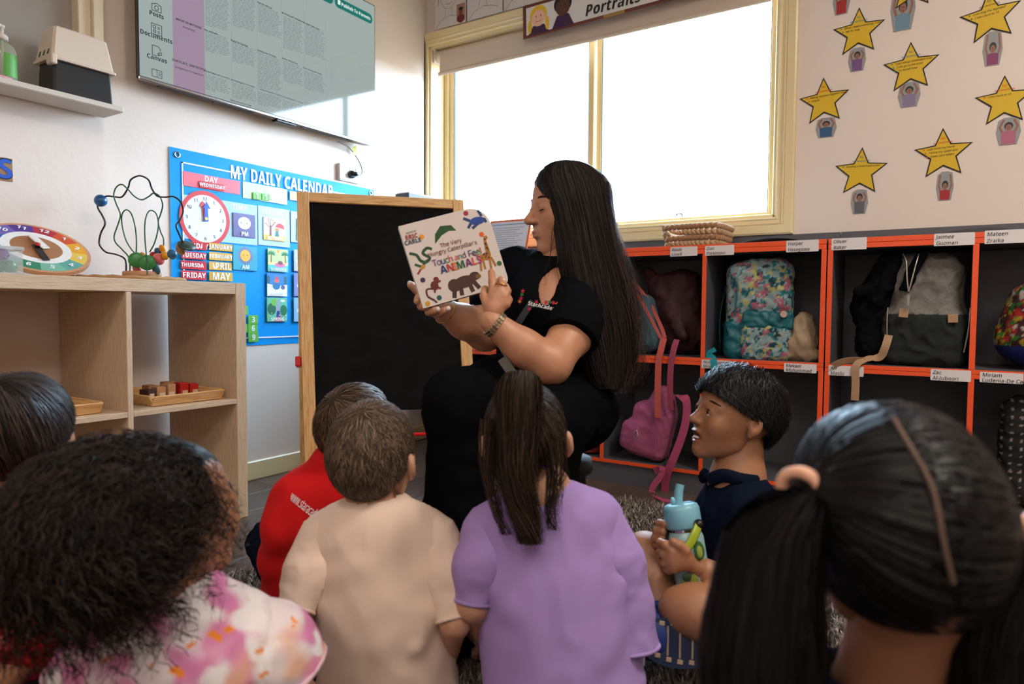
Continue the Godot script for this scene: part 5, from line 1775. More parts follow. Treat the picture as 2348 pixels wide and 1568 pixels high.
func cubby_top() -> void:
	var y := 0.9455
	# chunky braided basket with a handle hole
	var bl := Vector3(1.3993,0.9579,0.3)
	var br := Vector3(1.6369,0.9926,0.16)
	var t := thing("basket", "chunky braided seagrass basket on the cubbies under the window", "basket", Vector3(1.525, y, 0.17))
	var cx := 1.525
	var cz := 0.165
	var hw := 0.105
	var hd := 0.105
	var mats := [mat("braid pale", Color(0.72, 0.57, 0.42), 0.75), mat("braid tan", Color(0.62, 0.46, 0.32), 0.75)]
	for row in 4:
		var mb := MB.new()
		var grow := 0.010 * row / 3.0
		var per := 44
		for i in per:
			var q := float(i) / per * TAU
			# rounded rectangle
			var cs := cos(q)
			var sn := sin(q)
			var rr := pow(pow(absf(cs), 5.0) + pow(absf(sn), 5.0), -0.2)
			var p := Vector3(cx + cs * rr * (hw + grow), y + 0.012 + row * 0.0215, cz + sn * rr * (hd + grow))
			if row == 2 and p.z > cz + hd * 0.8 and absf(p.x - (cx - 0.055)) < 0.028:
				continue
			var tang := Vector3(-sn, 0, cs).normalized()
			if absf(cs) > absf(sn):
				tang = Vector3(0, 0, signf(cs))
			else:
				tang = Vector3(-signf(sn), 0, 0)
			var tip := (tang + Vector3(0, 0.9 if row % 2 == 0 else -0.9, 0)).normalized()
			var sd := tip.cross(Vector3.UP).normalized()
			mb.ball(p, Vector3(0.0165, 0.0088, 0.0105), Basis(tip, sd.cross(tip), sd), 6, 8)
		part("braid", mb, mats[row % 2], t)
	var mb := MB.new()
	mb.bx(Vector3(cx - hw, y, cz - hd), Vector3(cx + hw, y + 0.006, cz + hd))
	part("base", mb, mats[1], t)
	# loose paper beside it
	t = thing("sheet_of_paper", "loose white sheet lying beside the braided basket", "paper", Vector3(1.80, y, 0.22))
	mb = MB.new()
	for i in 8:
		var a := float(i) / 8
		var b := float(i + 1) / 8
		mb.quad(Vector3(1.735 + a * .2, y + .0015 + .012 * sin(a * PI), .12), Vector3(1.735 + b * .2, y + .0015 + .012 * sin(b * PI), .12), Vector3(1.735 + b * .2, y + .0015 + .012 * sin(b * PI), .32), Vector3(1.735 + a * .2, y + .0015 + .012 * sin(a * PI), .32))
	part("sheet", mb, M["white card"], t)
	t = thing("plastic_bag", "crumpled clear plastic sleeve on top of the cubbies under the stars", "plastic bag", Vector3(2.55, y, 0.2))
	mb = MB.new()
	for i in 10:
		var a := float(i) / 10
		var b := float(i + 1) / 10
		mb.quad(Vector3(2.33 + a * .45, y + .002 + .018 * absf(sin(a * 5.0)), .10), Vector3(2.33 + b * .45, y + .002 + .018 * absf(sin(b * 5.0)), .10), Vector3(2.33 + b * .45, y + .002 + .014 * absf(sin(b * 6.0)), .30), Vector3(2.33 + a * .45, y + .002 + .014 * absf(sin(a * 6.0)), .30))
	part("sleeve", mb, mat("sleeve", Color(0.7, 0.72, 0.74, 0.45), 0.12, {"transparency": BaseMaterial3D.TRANSPARENCY_ALPHA}), t)
	# clipboard leaning on the window wall
	var a := Vector3(0.5054,1.1158,0.1)
	t = thing("clipboard", "orange-rimmed clipboard with a printed sheet leaning behind the woman", "clipboard", Vector3(a.x + 0.1, y, 0.14))
	var lean := Basis(Vector3(1, 0, 0), -0.32)
	var org := Vector3(a.x, y + 0.004, 0.19)
	var tall := (a.y - y) / 0.94
	mb = MB.new()
	mb.prism(org, rect2(0, 0, 0.235, tall, 0.012), 0.004, lean)
	part("board", mb, mat("orange board", Color(0.80, 0.35, 0.12), 0.4), t)
	mb = MB.new()
	mb.col = Color(0.78, 0.78, 0.80).srgb_to_linear()
	mb.prism(org + lean.z * 0.0045, rect2(0.010, 0.006, 0.225, tall - 0.012), 0.0008, lean)
	var sh := [[Color(0.30, 0.45, 0.58), rect2(0.02, tall - 0.028, 0.215, tall - 0.024)]]
	for i in 14:
		sh.append([Color(0.5, 0.5, 0.52), rect2(0.02, tall - 0.045 - i * 0.011, 0.20 - 0.02 * (i % 3), tall - 0.0425 - i * 0.011)])
	ink(mb, org + lean.z * 0.0055, lean, sh)
	part("sheet", mb, M["print"], t)
	mb = MB.new()
	mb.tube([org + lean * Vector3(0.02, tall - 0.01, 0.006), org + lean * Vector3(0.005, tall - 0.05, 0.012), org + lean * Vector3(0.012, tall - 0.07, 0.008)], 0.0018, 6)
	part("clip", mb, M["chrome"], t)
	# folder box behind the easel
	var b := Vector3(0.1172,1.2813,0.12)
	t = thing("magazine_file", "dark grey magazine file standing on the cubbies behind the easel", "file box", Vector3(b.x - 0.03, y, 0.13))
	mb = MB.new()
	mb.bx(Vector3(b.x - 0.09, y + 0.0005, 0.03), Vector3(b.x, b.y - 0.01, 0.28), 0.002)
	part("box", mb, mat("file grey", Color(0.10, 0.10, 0.12), 0.5), t)
	mb = MB.new()
	mb.bx(Vector3(b.x - 0.084, y + 0.01, 0.035), Vector3(b.x - 0.006, b.y - 0.004, 0.27))
	part("papers", mb, M["white card"], t)


# ---------------------------------------------------------------- cubby labels and bags
class Cloth extends Field:
	var noise := FastNoiseLite.new()
	var amp := 0.004
	var freq := 14.0
	var stretch := Vector3.ONE
	var print_kind := 0
	var base := Color.WHITE
	var mid := Vector3.ZERO

	func setup(sd: int, a: float, fr: float, st := Vector3.ONE) -> void:
		noise.seed = sd
		noise.frequency = 1.0
		noise.fractal_octaves = 2
		amp = a
		freq = fr
		stretch = st
		pushed = a > 0.0

	func push(p: Vector3, _n: Vector3) -> float:
		var a := noise.get_noise_3dv(p * stretch * freq)
		return amp * (0.6 - 2.2 * absf(a))

	func pick(p: Vector3, s: float, o: float) -> float:
		return noise.get_noise_3dv(p * s + Vector3(o, o * 2.0, o * 3.0))

	func paint(p: Vector3, _n: Vector3) -> Color:
		var c := base
		if print_kind == 1:   # tropical print on white, teal and pink
			c = Color(0.50, 0.60, 0.61)
			if pick(p, 24.0, 3.0) > 0.12: c = Color(0.14, 0.42, 0.45)
			if pick(p, 20.0, 11.0) > 0.22: c = Color(0.62, 0.34, 0.42)
			if pick(p, 26.0, 23.0) > 0.34: c = Color(0.66, 0.64, 0.40)
			if pick(p, 30.0, 31.0) > 0.34: c = Color(0.06, 0.24, 0.30)
			if absf(pick(p, 30.0, 41.0)) < 0.03: c = Color(0.60, 0.67, 0.68)
		elif print_kind == 2:  # bright splashes on blue
			c = Color(0.02, 0.08, 0.35)
			if p.y > mid.y:
				c = Color(0.20, 0.06, 0.08)
				if pick(p, 24.0, 5.0) > 0.1: c = Color(0.55, 0.08, 0.08)
				if pick(p, 26.0, 15.0) > 0.22: c = Color(0.60, 0.50, 0.10)
				if pick(p, 30.0, 25.0) > 0.25: c = Color(0.15, 0.40, 0.12)
				if pick(p, 28.0, 35.0) > 0.33: c = Color(0.62, 0.60, 0.58)
		elif print_kind == 3:  # tie-dye of pink, white and apricot with orange flecks
			var q := pick(p, 13.0, 2.0)
			c = Color(0.86, 0.82, 0.84).lerp(Color(0.82, 0.50, 0.68), smoothstep(-0.12, 0.26, q))
			c = c.lerp(Color(0.86, 0.66, 0.56), smoothstep(0.05, 0.35, pick(p, 9.0, 50.0)))
			c = c.lerp(Color(0.90, 0.88, 0.89), smoothstep(0.10, 0.30, pick(p, 16.0, 9.0)))
			if pick(p, 38.0, 77.0) > 0.60: c = Color(0.90, 0.52, 0.10)
		elif print_kind == 4:  # small flowers on pale blue
			c = Color(0.62, 0.66, 0.74)
			if pick(p, 60.0, 3.0) > 0.34: c = Color(0.62, 0.10, 0.14)
			if pick(p, 55.0, 13.0) > 0.34: c = Color(0.20, 0.36, 0.30)
			if pick(p, 50.0, 23.0) > 0.36: c = Color(0.78, 0.55, 0.58)
		elif print_kind == 5:  # white dots on dark grey
			c = Color(0.10, 0.085, 0.09)
			var d := (p * 42.0)
			d = d - d.round()
			if Vector2(d.x, d.y).length() < 0.17: c = Color(0.55, 0.52, 0.52)
		elif print_kind == 6:  # ribbed stripes
			c = base * (1.0 if fmod(absf(p.x * 90.0 + p.z * 60.0), 1.0) > 0.3 else 0.82)
		elif print_kind == 7:  # grey melange top, black below
			c = Color(0.011, 0.012, 0.015) if p.y < mid.y else Color(0.20, 0.185, 0.17) * (0.85 + 0.3 * pick(p, 300.0, 1.0))
		return c if print_kind == 6 or print_kind == 0 else c.srgb_to_linear() if print_kind != 7 else c


func cloth_part(called: String, f: Field, m: Material, parent: Node3D, label := "") -> MeshInstance3D:
	var mb := MB.new()
	f.into(mb)
	return part(called, mb, m, parent, label)


# a sleeve with its own hem, cut square across its last point
func sleeve(parent: Node3D, pts: Array, radii: Array, m: Material, sd: int, printed := 0) -> void:
	var lo := Vector3.INF
	var hi := -Vector3.INF
	for p in pts:
		lo = lo.min(p)
		hi = hi.max(p)
	var f := Cloth.new(lo - Vector3.ONE * 0.08, hi + Vector3.ONE * 0.08, 0.005)
	f.setup(sd, 0.0022, 16.0)
	f.print_kind = printed
	f.painted = printed > 0
	for i in pts.size() - 1:
		f.cone(pts[i], pts[i + 1], radii[i], radii[i + 1], 0.02)
	var n: int = pts.size()
	var d: Vector3 = (pts[n - 1] - pts[n - 2]).normalized()
	f.cut(pts[n - 1], d, radii[n - 1] * 2.0)
	var sl := cloth_part("sleeve", f, m, parent)
	var u := d.cross(Vector3.RIGHT if absf(d.x) < 0.8 else Vector3.UP).normalized()
	var ring := []
	for i in 25:
		var q := TAU * i / 24
		ring.append(pts[n - 1] - d * 0.004 + (u * cos(q) + u.cross(d) * sin(q)) * radii[n - 1] * 0.985)
	var mb := MB.new()
	if printed > 0:
		mb.col = Color(0.62, 0.42, 0.50)
	mb.tube(ring, 0.0034, 6, false)
	part("hem", mb, m, sl)


# a webbing strap: points with the direction its face looks
func strap(parent: Node3D, pts: Array, width: float, m: Material, side: Vector3, called := "strap", label := "") -> void:
	var mb := MB.new()
	var q := smooth(pts, 5)
	var half := []
	for i in q.size():
		var t: Vector3 = q[mini(i + 1, q.size() - 1)] - q[maxi(i - 1, 0)]
		var s := (side - t.normalized() * side.dot(t.normalized())).normalized()
		half.append(s * width / 2)
	mb.ribbon(q, half, 0.0016)
	part(called, mb, m, parent, label)


func cubby_things() -> void:
	# handwritten name tags taped over the rails
	for s in [[Vector3(1.4721,0.9401,0.3355), Vector3(1.5769,0.9049,0.3355), "Wade", "Lovell"], [Vector3(1.6056,0.9392,0.3355), Vector3(1.7111,0.9032,0.3355), "Zuri", "Parkinson"], [Vector3(1.8891,0.9449,0.3355), Vector3(1.9938,0.9046,0.3355), "Harper", "Hasegawa"], [Vector3(2.0333,0.9453,0.3355), Vector3(2.1391,0.9059,0.3355), "Oliver", "Baker"], [Vector3(2.327,0.9457,0.3355), Vector3(2.4336,0.907,0.3355), "Jaimee", "Guzman"], [Vector3(2.4575,0.948,0.3355), Vector3(2.5586,0.9078,0.3355), "Mateen", "Zraika"],
			[Vector3(1.6011,0.5183,0.3355), Vector3(1.7077,0.4864,0.3355), "Nomathemba", "Moyo"], [Vector3(1.8923,0.5192,0.3355), Vector3(1.9977,0.4883,0.3355), "Mekael", "Mohammed"], [Vector3(2.0352,0.5186,0.3355), Vector3(2.142,0.4848,0.3355), "Ari", "Maslic"], [Vector3(2.3307,0.5209,0.3355), Vector3(2.4372,0.486,0.3355), "Zac", "Al-Juboori"], [Vector3(2.4594,0.5196,0.3355), Vector3(2.5667,0.4877,0.3355), "Miriam", "Ludenia-De Caria"]]:
		var a: Vector3 = s[0]
		var b: Vector3 = s[1]
		var c := (a + b) / 2
		var t := thing("name_tag", "white paper name tag with the handwritten initial %s on an orange rail" % s[2].left(2), "name tag", c, "name tags on the cubbies")
		var mb := MB.new()
		var hw := (b.x - a.x) / 2
		var hh := (a.y - b.y) / 2
		mb.prism(Vector3(c.x, c.y, 0.3352), rect2(-hw, -hh, hw, hh, 0.003), 0.0008)
		var p := part("paper", mb, M["white card"], t)
		words(s[2], Vector3(a.x + 0.006, c.y + hh * 0.45, 0.3363), Basis(), 0.0112, M["black ink"], p, sans, 1.0, 0.12, true)
		words(s[3], Vector3(a.x + 0.006, c.y - hh * 0.55, 0.3363), Basis(), 0.0112, M["black ink"], p, sans, 1.0, 0.12, true)
	var cloth: Material = M["painted cloth"]
	var R := Vector3.RIGHT
	# teal tropical backpack
	var t := thing("backpack", "tall teal backpack with a tropical leaf print", "bag", Vector3(1.76, 0.524, 0.2))
	var f := Cloth.new(Vector3(1.60, 0.515, 0.05), Vector3(2.0, 0.92, 0.40), 0.006)
	f.setup(3, 0.006, 12.0)
	f.print_kind = 1
	f.painted = true
	f.rbox(Vector3(1.772, 0.70, 0.20), Vector3(0.115, 0.185, 0.085), 0.05, Basis(Vector3.UP, 0.25))
	f.rbox(Vector3(1.80, 0.79, 0.235), Vector3(0.09, 0.10, 0.055), 0.045, Basis(Vector3.UP, 0.2))
	cloth_part("body", f, cloth, t)
	var teal := mat("teal nylon", Color(0.02, 0.36, 0.40), 0.5)
	f = Cloth.new(Vector3(1.60, 0.515, 0.05), Vector3(2.0, 0.75, 0.40), 0.006)
	f.setup(8, 0.006, 16.0)
	f.rbox(Vector3(1.705, 0.596, 0.215), Vector3(0.055, 0.078, 0.095), 0.035, Basis(Vector3.UP, 0.3))
	f.rbox(Vector3(1.825, 0.668, 0.295), Vector3(0.085, 0.032, 0.014), 0.012, Basis(Vector3.UP, 0.12))
	cloth_part("side_pocket", f, teal, t, "teal pocket")
	f = Cloth.new(Vector3(1.68, 0.515, 0.05), Vector3(2.0, 0.75, 0.40), 0.005)
	f.setup(5, 0.004, 18.0)
	f.print_kind = 1
	f.painted = true
	f.rbox(Vector3(1.815, 0.590, 0.275), Vector3(0.088, 0.072, 0.036), 0.03, Basis(Vector3.UP, 0.12))
	cloth_part("front_pocket", f, cloth, t, "tropical print pocket")
	strap(t, [Vector3(1.655, 0.87, 0.12), Vector3(1.632, 0.78, 0.16), Vector3(1.622, 0.68, 0.19), Vector3(1.632, 0.585, 0.22), Vector3(1.645, 0.555, 0.25)], 0.05, teal, Vector3(0.4, 0, 1))
	strap(t, [Vector3(1.6404,0.5573,0.3), Vector3(1.6143,0.5371,0.31), Vector3(1.6415,0.5234,0.335), Vector3(1.6515,0.4922,0.345), Vector3(1.6642,0.4479,0.347)], 0.026, mat("turquoise webbing", Color(0.05, 0.55, 0.60), 0.6), Vector3(1, 0.2, 0.2))
	var mb := MB.new()
	mb.tube(smooth([Vector3(1.725, 0.87, 0.27), Vector3(1.718, 0.78, 0.305), Vector3(1.712, 0.68, 0.312)], 4), 0.003, 6)
	part("zip", mb, teal, t)
	mb = MB.new()
	mb.prism(Vector3(1.8834,0.6902,0.318), disc(Vector2.ZERO, Vector2(0.012, 0.012), 12), 0.001)
	part("badge", mb, mat("badge pink", Color(0.75, 0.62, 0.58), 0.6), t, "pale round badge")
	# cream cloth bag
	t = thing("cloth_bag", "crumpled cream cotton bag beside the teal backpack", "bag", Vector3(1.945, 0.524, 0.25))
	f = Cloth.new(Vector3(1.82, 0.515, 0.12), Vector3(2.01, 0.72, 0.36), 0.005)
	f.setup(12, 0.009, 16.0, Vector3(1, 0.45, 1))
	f.ell(Vector3(1.932, 0.585, 0.235), Vector3(0.06, 0.058, 0.07), Basis(), 0.03)
	f.ell(Vector3(1.935, 0.645, 0.235), Vector3(0.040, 0.05, 0.045), Basis(), 0.03)
	f.cone(Vector3(1.875, 0.542, 0.27), Vector3(1.985, 0.545, 0.28), 0.016, 0.018, 0.02)
	cloth_part("body", f, mat("cream calico", Color(0.62, 0.53, 0.43), 0.9), t)
	# black and grey backpack
	t = thing("backpack", "large black backpack with a grey top and pale leather straps", "bag", Vector3(2.27, 0.524, 0.2))
	f = Cloth.new(Vector3(2.04, 0.515, 0.05), Vector3(2.45, 0.93, 0.40), 0.006)
	f.setup(21, 0.007, 11.0)
	f.print_kind = 7
	f.painted = true
	f.mid = Vector3(0, 0.694, 0)
	f.rbox(Vector3(2.31, 0.61, 0.21), Vector3(0.118, 0.088, 0.095), 0.04, Basis(Vector3.UP, -0.1))
	f.rbox(Vector3(2.305, 0.77, 0.20), Vector3(0.108, 0.125, 0.08), 0.07, Basis(Vector3.UP, -0.1), 0.05)
	cloth_part("body", f, cloth, t)
	f = Cloth.new(Vector3(2.04, 0.515, 0.05), Vector3(2.35, 0.93, 0.40), 0.006)
	f.setup(22, 0.006, 14.0)
	f.cone(Vector3(2.20, 0.86, 0.24), Vector3(2.15, 0.72, 0.20), 0.04, 0.06, 0.05)
	f.cone(Vector3(2.15, 0.72, 0.20), Vector3(2.15, 0.58, 0.24), 0.05, 0.045, 0.05)
	f.cone(Vector3(2.20, 0.79, 0.26), Vector3(2.115, 0.765, 0.26), 0.022, 0.02, 0.02)
	f.rbox(Vector3(2.195, 0.80, 0.28), Vector3(0.018, 0.09, 0.012), 0.012, Basis(Vector3(0, 0, 1), -0.35), 0.02)
	f.rbox(Vector3(2.27, 0.83, 0.285), Vector3(0.018, 0.07, 0.010), 0.010, Basis(Vector3(0, 0, 1), -0.4), 0.02)
	cloth_part("flap", f, M["black cotton"], t, "black folded-back opening and harness")
	for s in [[[Vector3(2.2413,0.8889,0.3), Vector3(2.2529,0.8619,0.32), Vector3(2.2574,0.8055,0.33), Vector3(2.2623,0.7663,0.332)], "zip"], [[Vector3(2.2865,0.8872,0.3), Vector3(2.2787,0.8472,0.32), Vector3(2.2697,0.7983,0.33), Vector3(2.2635,0.7663,0.332)], "zip"], [[Vector3(2.2047,0.7146,0.31), Vector3(2.2037,0.6718,0.315), Vector3(2.2051,0.6246,0.315)], "zip"], [[Vector3(2.4295,0.7143,0.3), Vector3(2.426,0.6411,0.31), Vector3(2.4168,0.5755,0.31)], "zip"]]:
		mb = MB.new()
		mb.tube(smooth(s[0], 4), 0.0028, 6)
		part("zip", mb, mat("silver zip", Color(0.62, 0.60, 0.56), 0.3, {"metallic": 0.8}), t)
	mb = MB.new()
	mb.box(Vector3(2.2633,0.7384,0.336), Vector3(0.009, 0.036, 0.004), 0.001)
	part("zip_pull", mb, M["silver zip"], t)
	var leather := mat("pale leather", Color(0.66, 0.52, 0.40), 0.55)
	for s in [[Vector3(2.2505,0.6965,0.322), 0.1], [Vector3(2.3848,0.6813,0.318), -0.05]]:
		mb = MB.new()
		mb.box(s[0], Vector3(0.027, 0.027, 0.003), 0.001, Basis(Vector3(0, 0, 1), -s[1]))
		part("leather_patch", mb, leather, t)
	strap(t, [Vector3(2.2108,0.6251,0.325), Vector3(2.2025,0.5867,0.335), Vector3(2.1881,0.5531,0.33), Vector3(2.1526,0.5458,0.33), Vector3(2.1198,0.522,0.345), Vector3(2.1205,0.4613,0.348), Vector3(2.1195,0.406,0.348)], 0.024, leather, Vector3(1, 0, 0.1), "strap", "pale leather strap")
	strap(t, [Vector3(2.1455,0.5391,0.32), Vector3(2.1013,0.5394,0.335), Vector3(2.0697,0.5312,0.345), Vector3(2.0502,0.5187,0.347)], 0.022, leather, Vector3(0, 1, 0.6), "strap", "pale leather strap")
	# bright patterned pack at the end
	t = thing("backpack", "blue backpack with a bright multicoloured front panel", "bag", Vector3(2.57, 0.524, 0.2))
	f = Cloth.new(Vector3(2.46, 0.515, 0.05), Vector3(2.80, 0.86, 0.40), 0.006)
	f.setup(31, 0.005, 12.0)
	f.print_kind = 2
	f.painted = true
	f.mid = Vector3(0, 0.60, 0)
	f.rbox(Vector3(2.64, 0.66, 0.21), Vector3(0.13, 0.135, 0.085), 0.08, Basis(Vector3(0, 0, 1), -0.3), 0.03)
	cloth_part("body", f, cloth, t)
	# maroon pack leaning, pale blue pack in front of it
	t = thing("backpack", "dark maroon backpack at the back of the cubby behind the woman", "bag", Vector3(1.47, 0.524, 0.15))
	f = Cloth.new(Vector3(1.22, 0.515, 0.02), Vector3(1.60, 0.91, 0.36), 0.007)
	f.setup(41, 0.006, 10.0)
	f.rbox(Vector3(1.455, 0.69, 0.15), Vector3(0.105, 0.17, 0.085), 0.07, Basis(Vector3(0, 0, 1), 0.22), 0.03)
	f.cone(Vector3(1.33, 0.86, 0.19), Vector3(1.50, 0.60, 0.26), 0.02, 0.022, 0.03, Vector3(0, 0, 1), 0.6)
	cloth_part("body", f, tri_tex(mat("maroon nylon", Color(0.19, 0.035, 0.055), 0.7), Vector3(90, 90, 90)), t)
	t = thing("backpack", "pale blue backpack with coral piping behind the woman's hair", "bag", Vector3(1.28, 0.524, 0.25))
	f = Cloth.new(Vector3(1.18, 0.515, 0.06), Vector3(1.50, 0.86, 0.40), 0.006)
	f.setup(43, 0.005, 12.0)
	f.rbox(Vector3(1.315, 0.64, 0.255), Vector3(0.085, 0.115, 0.06), 0.045, Basis(Vector3(0, 0, 1), 0.28), 0.03)
	cloth_part("body", f, mat("pale blue canvas", Color(0.24, 0.35, 0.40), 0.8), t)
	var coral := mat("coral webbing", Color(0.76, 0.34, 0.31), 0.7)
	var mauve := mat("mauve webbing", Color(0.60, 0.24, 0.34), 0.7)
	strap(t, [Vector3(1.2865,0.8241,0.3), Vector3(1.3555,0.7365,0.33), Vector3(1.4127,0.6436,0.335), Vector3(1.44,0.5936,0.335)], 0.012, coral, Vector3(1, 0.4, 0), "piping")
	strap(t, [Vector3(1.2458,0.8536,0.25), Vector3(1.3496,0.7547,0.27), Vector3(1.417,0.6515,0.29), Vector3(1.4521,0.5935,0.32)], 0.014, coral, Vector3(1, 0.4, 0), "shoulder_strap")
	strap(t, [Vector3(1.4523,0.594,0.335), Vector3(1.4462,0.5522,0.345), Vector3(1.4377,0.5016,0.348), Vector3(1.4363,0.3834,0.348), Vector3(1.4377,0.2852,0.347)], 0.026, coral, Vector3(1, 0, 0.1), "strap", "hanging coral strap")
	strap(t, [Vector3(1.5006,0.59,0.325), Vector3(1.4952,0.5539,0.342), Vector3(1.4866,0.4872,0.348), Vector3(1.4843,0.3867,0.346), Vector3(1.4875,0.3194,0.342)], 0.024, mauve, Vector3(1, 0, 0.1), "strap", "hanging mauve strap")
	mb = MB.new()
	mb.box(Vector3(1.3421,0.6714,0.33), Vector3(0.026, 0.010, 0.002), 0.0005, Basis(Vector3(0, 0, 1), -0.2))
	part("label", mb, mat("pink label", Color(0.70, 0.50, 0.50), 0.6), t)
	mb = MB.new()
	mb.ball(Vector3(1.3374,0.6198,0.33), Vector3(0.012, 0.009, 0.006), Basis(), 6, 10)
	part("bow", mb, coral, t)
	# pink pack slumped in the lower cubby, straps down to the floor
	t = thing("backpack", "pink striped backpack slumped in the bottom cubby with straps to the floor", "bag", Vector3(1.37, 0.1, 0.25))
	f = Cloth.new(Vector3(1.22, 0.085, 0.10), Vector3(1.56, 0.46, 0.42), 0.005)
	f.setup(51, 0.0028, 14.0)
	f.print_kind = 6
	f.base = Color(0.36, 0.085, 0.19)
	f.painted = true
	f.rbox(Vector3(1.385, 0.22, 0.27), Vector3(0.085, 0.11, 0.055), 0.04, Basis(Vector3(0, 0, 1), -0.20), 0.03)
	f.rbox(Vector3(1.315, 0.20, 0.29), Vector3(0.045, 0.06, 0.045), 0.03, Basis(Vector3(0, 0, 1), -0.2), 0.02)
	f.ell(Vector3(1.43, 0.33, 0.27), Vector3(0.05, 0.075, 0.045), Basis(), 0.04)
	cloth_part("body", f, cloth, t)
	var pink := mat("pink webbing", Color(0.70, 0.28, 0.42), 0.75)
	strap(t, [Vector3(1.4891,0.374,0.3), Vector3(1.544,0.3655,0.34), Vector3(1.5504,0.2926,0.35), Vector3(1.5317,0.2084,0.355), Vector3(1.4993,0.121,0.355), Vector3(1.4744,0.0565,0.345), Vector3(1.4691,-0.0011,0.342)], 0.034, pink, Vector3(1, 0, 0.3), "shoulder_strap")
	strap(t, [Vector3(1.4265,0.0756,0.345), Vector3(1.4635,0.0903,0.36), Vector3(1.4573,0.0593,0.37), Vector3(1.4316,0.0217,0.37), Vector3(1.4323,-0.0015,0.38), Vector3(1.4893,0.004,0.4534), Vector3(1.5363,0.004,0.4774), Vector3(1.5907,0.004,0.527)], 0.026, pink, Vector3(1, 0, 0.3), "strap", "long pink strap trailing on the floor")
	mb = MB.new()
	mb.tube(smooth([Vector3(1.3518,0.2304,0.345), Vector3(1.3413,0.2128,0.35), Vector3(1.3472,0.1909,0.35), Vector3(1.3597,0.2061,0.35), Vector3(1.3518,0.2304,0.345)], 4), 0.0018, 6)
	part("ring", mb, M["chrome"], t)
	# dotted dark bag, green bag, red cap
	t = thing("backpack", "dark grey bag with white dots in the bottom cubby", "bag", Vector3(2.60, 0.1, 0.2))
	f = Cloth.new(Vector3(2.46, 0.09, 0.05), Vector3(2.84, 0.50, 0.40), 0.005)
	f.setup(61, 0.006, 9.0)
	f.print_kind = 5
	f.painted = true
	f.rbox(Vector3(2.65, 0.27, 0.21), Vector3(0.13, 0.17, 0.08), 0.06)
	cloth_part("body", f, cloth, t)
	t = thing("backpack", "green bag with a pink rabbit patch in the cubby beside the easel", "bag", Vector3(0.60, 0.524, 0.2))
	f = Cloth.new(Vector3(0.40, 0.515, 0.05), Vector3(0.785, 0.88, 0.40), 0.008)
	f.setup(71, 0.006, 10.0)
	f.rbox(Vector3(0.62, 0.68, 0.20), Vector3(0.13, 0.155, 0.08), 0.05)
	cloth_part("body", f, mat("green nylon", Color(0.03, 0.17, 0.09), 0.6), t)
	mb = MB.new()
	mb.col = Color(0.55, 0.16, 0.28)
	var pc := Vector3(0.5808,0.558,0.292)
	mb.prism(pc, rect2(-0.035, -0.03, 0.035, 0.03, 0.006), 0.002)
	ink(mb, pc + Vector3(0, 0, 0.002), Basis(), [[Color(0.85, 0.82, 0.82), disc(Vector2(0, -.006), Vector2(.016, .011), 12)], [Color(0.85, 0.82, 0.82), disc(Vector2(.010, .008), Vector2(.005, .012), 10)]])
	part("patch", mb, M["print"], t, "pink patch with a white rabbit")
	t = thing("sun_hat", "red cloth hat on the floor of the bottom cubby", "hat", Vector3(1.06, 0.097, 0.24))
	f = Cloth.new(Vector3(0.93, 0.09, 0.10), Vector3(1.18, 0.24, 0.36), 0.005)
	f.setup(81, 0.004, 20.0)
	f.ell(Vector3(1.07, 0.13, 0.22), Vector3(0.06, 0.05, 0.06), Basis(), 0.02)
	f.ell(Vector3(1.07, 0.108, 0.23), Vector3(0.10, 0.011, 0.10), Basis(), 0.02)
	cloth_part("crown", f, mat("red hat", Color(0.42, 0.02, 0.03), 0.8), t)


# ---------------------------------------------------------------- people
class Flesh extends Field:
	var tone := Color(0.5, 0.3, 0.2)
	var lip_at := Vector3.INF
	var lip_r := 0.02
	var lip_b := Basis()
	var lip_tone := Color(0.4, 0.15, 0.12)
	var grain := FastNoiseLite.new()

	func paint(p: Vector3, _n: Vector3) -> Color:
		var c := tone * (1.0 + 0.07 * grain.get_noise_3dv(p * 2500.0))
		if lip_at != Vector3.INF:
			var q := lip_b.transposed() * (p - lip_at)
			var d := Vector2(q.x / (lip_r * 1.0), q.y / (lip_r * 0.46)).length()
			if q.z > -lip_r * 1.2:
				c = c.lerp(lip_tone, clampf((1.15 - d) * 4.0, 0.0, 1.0))
		c.a = 1.0
		return c


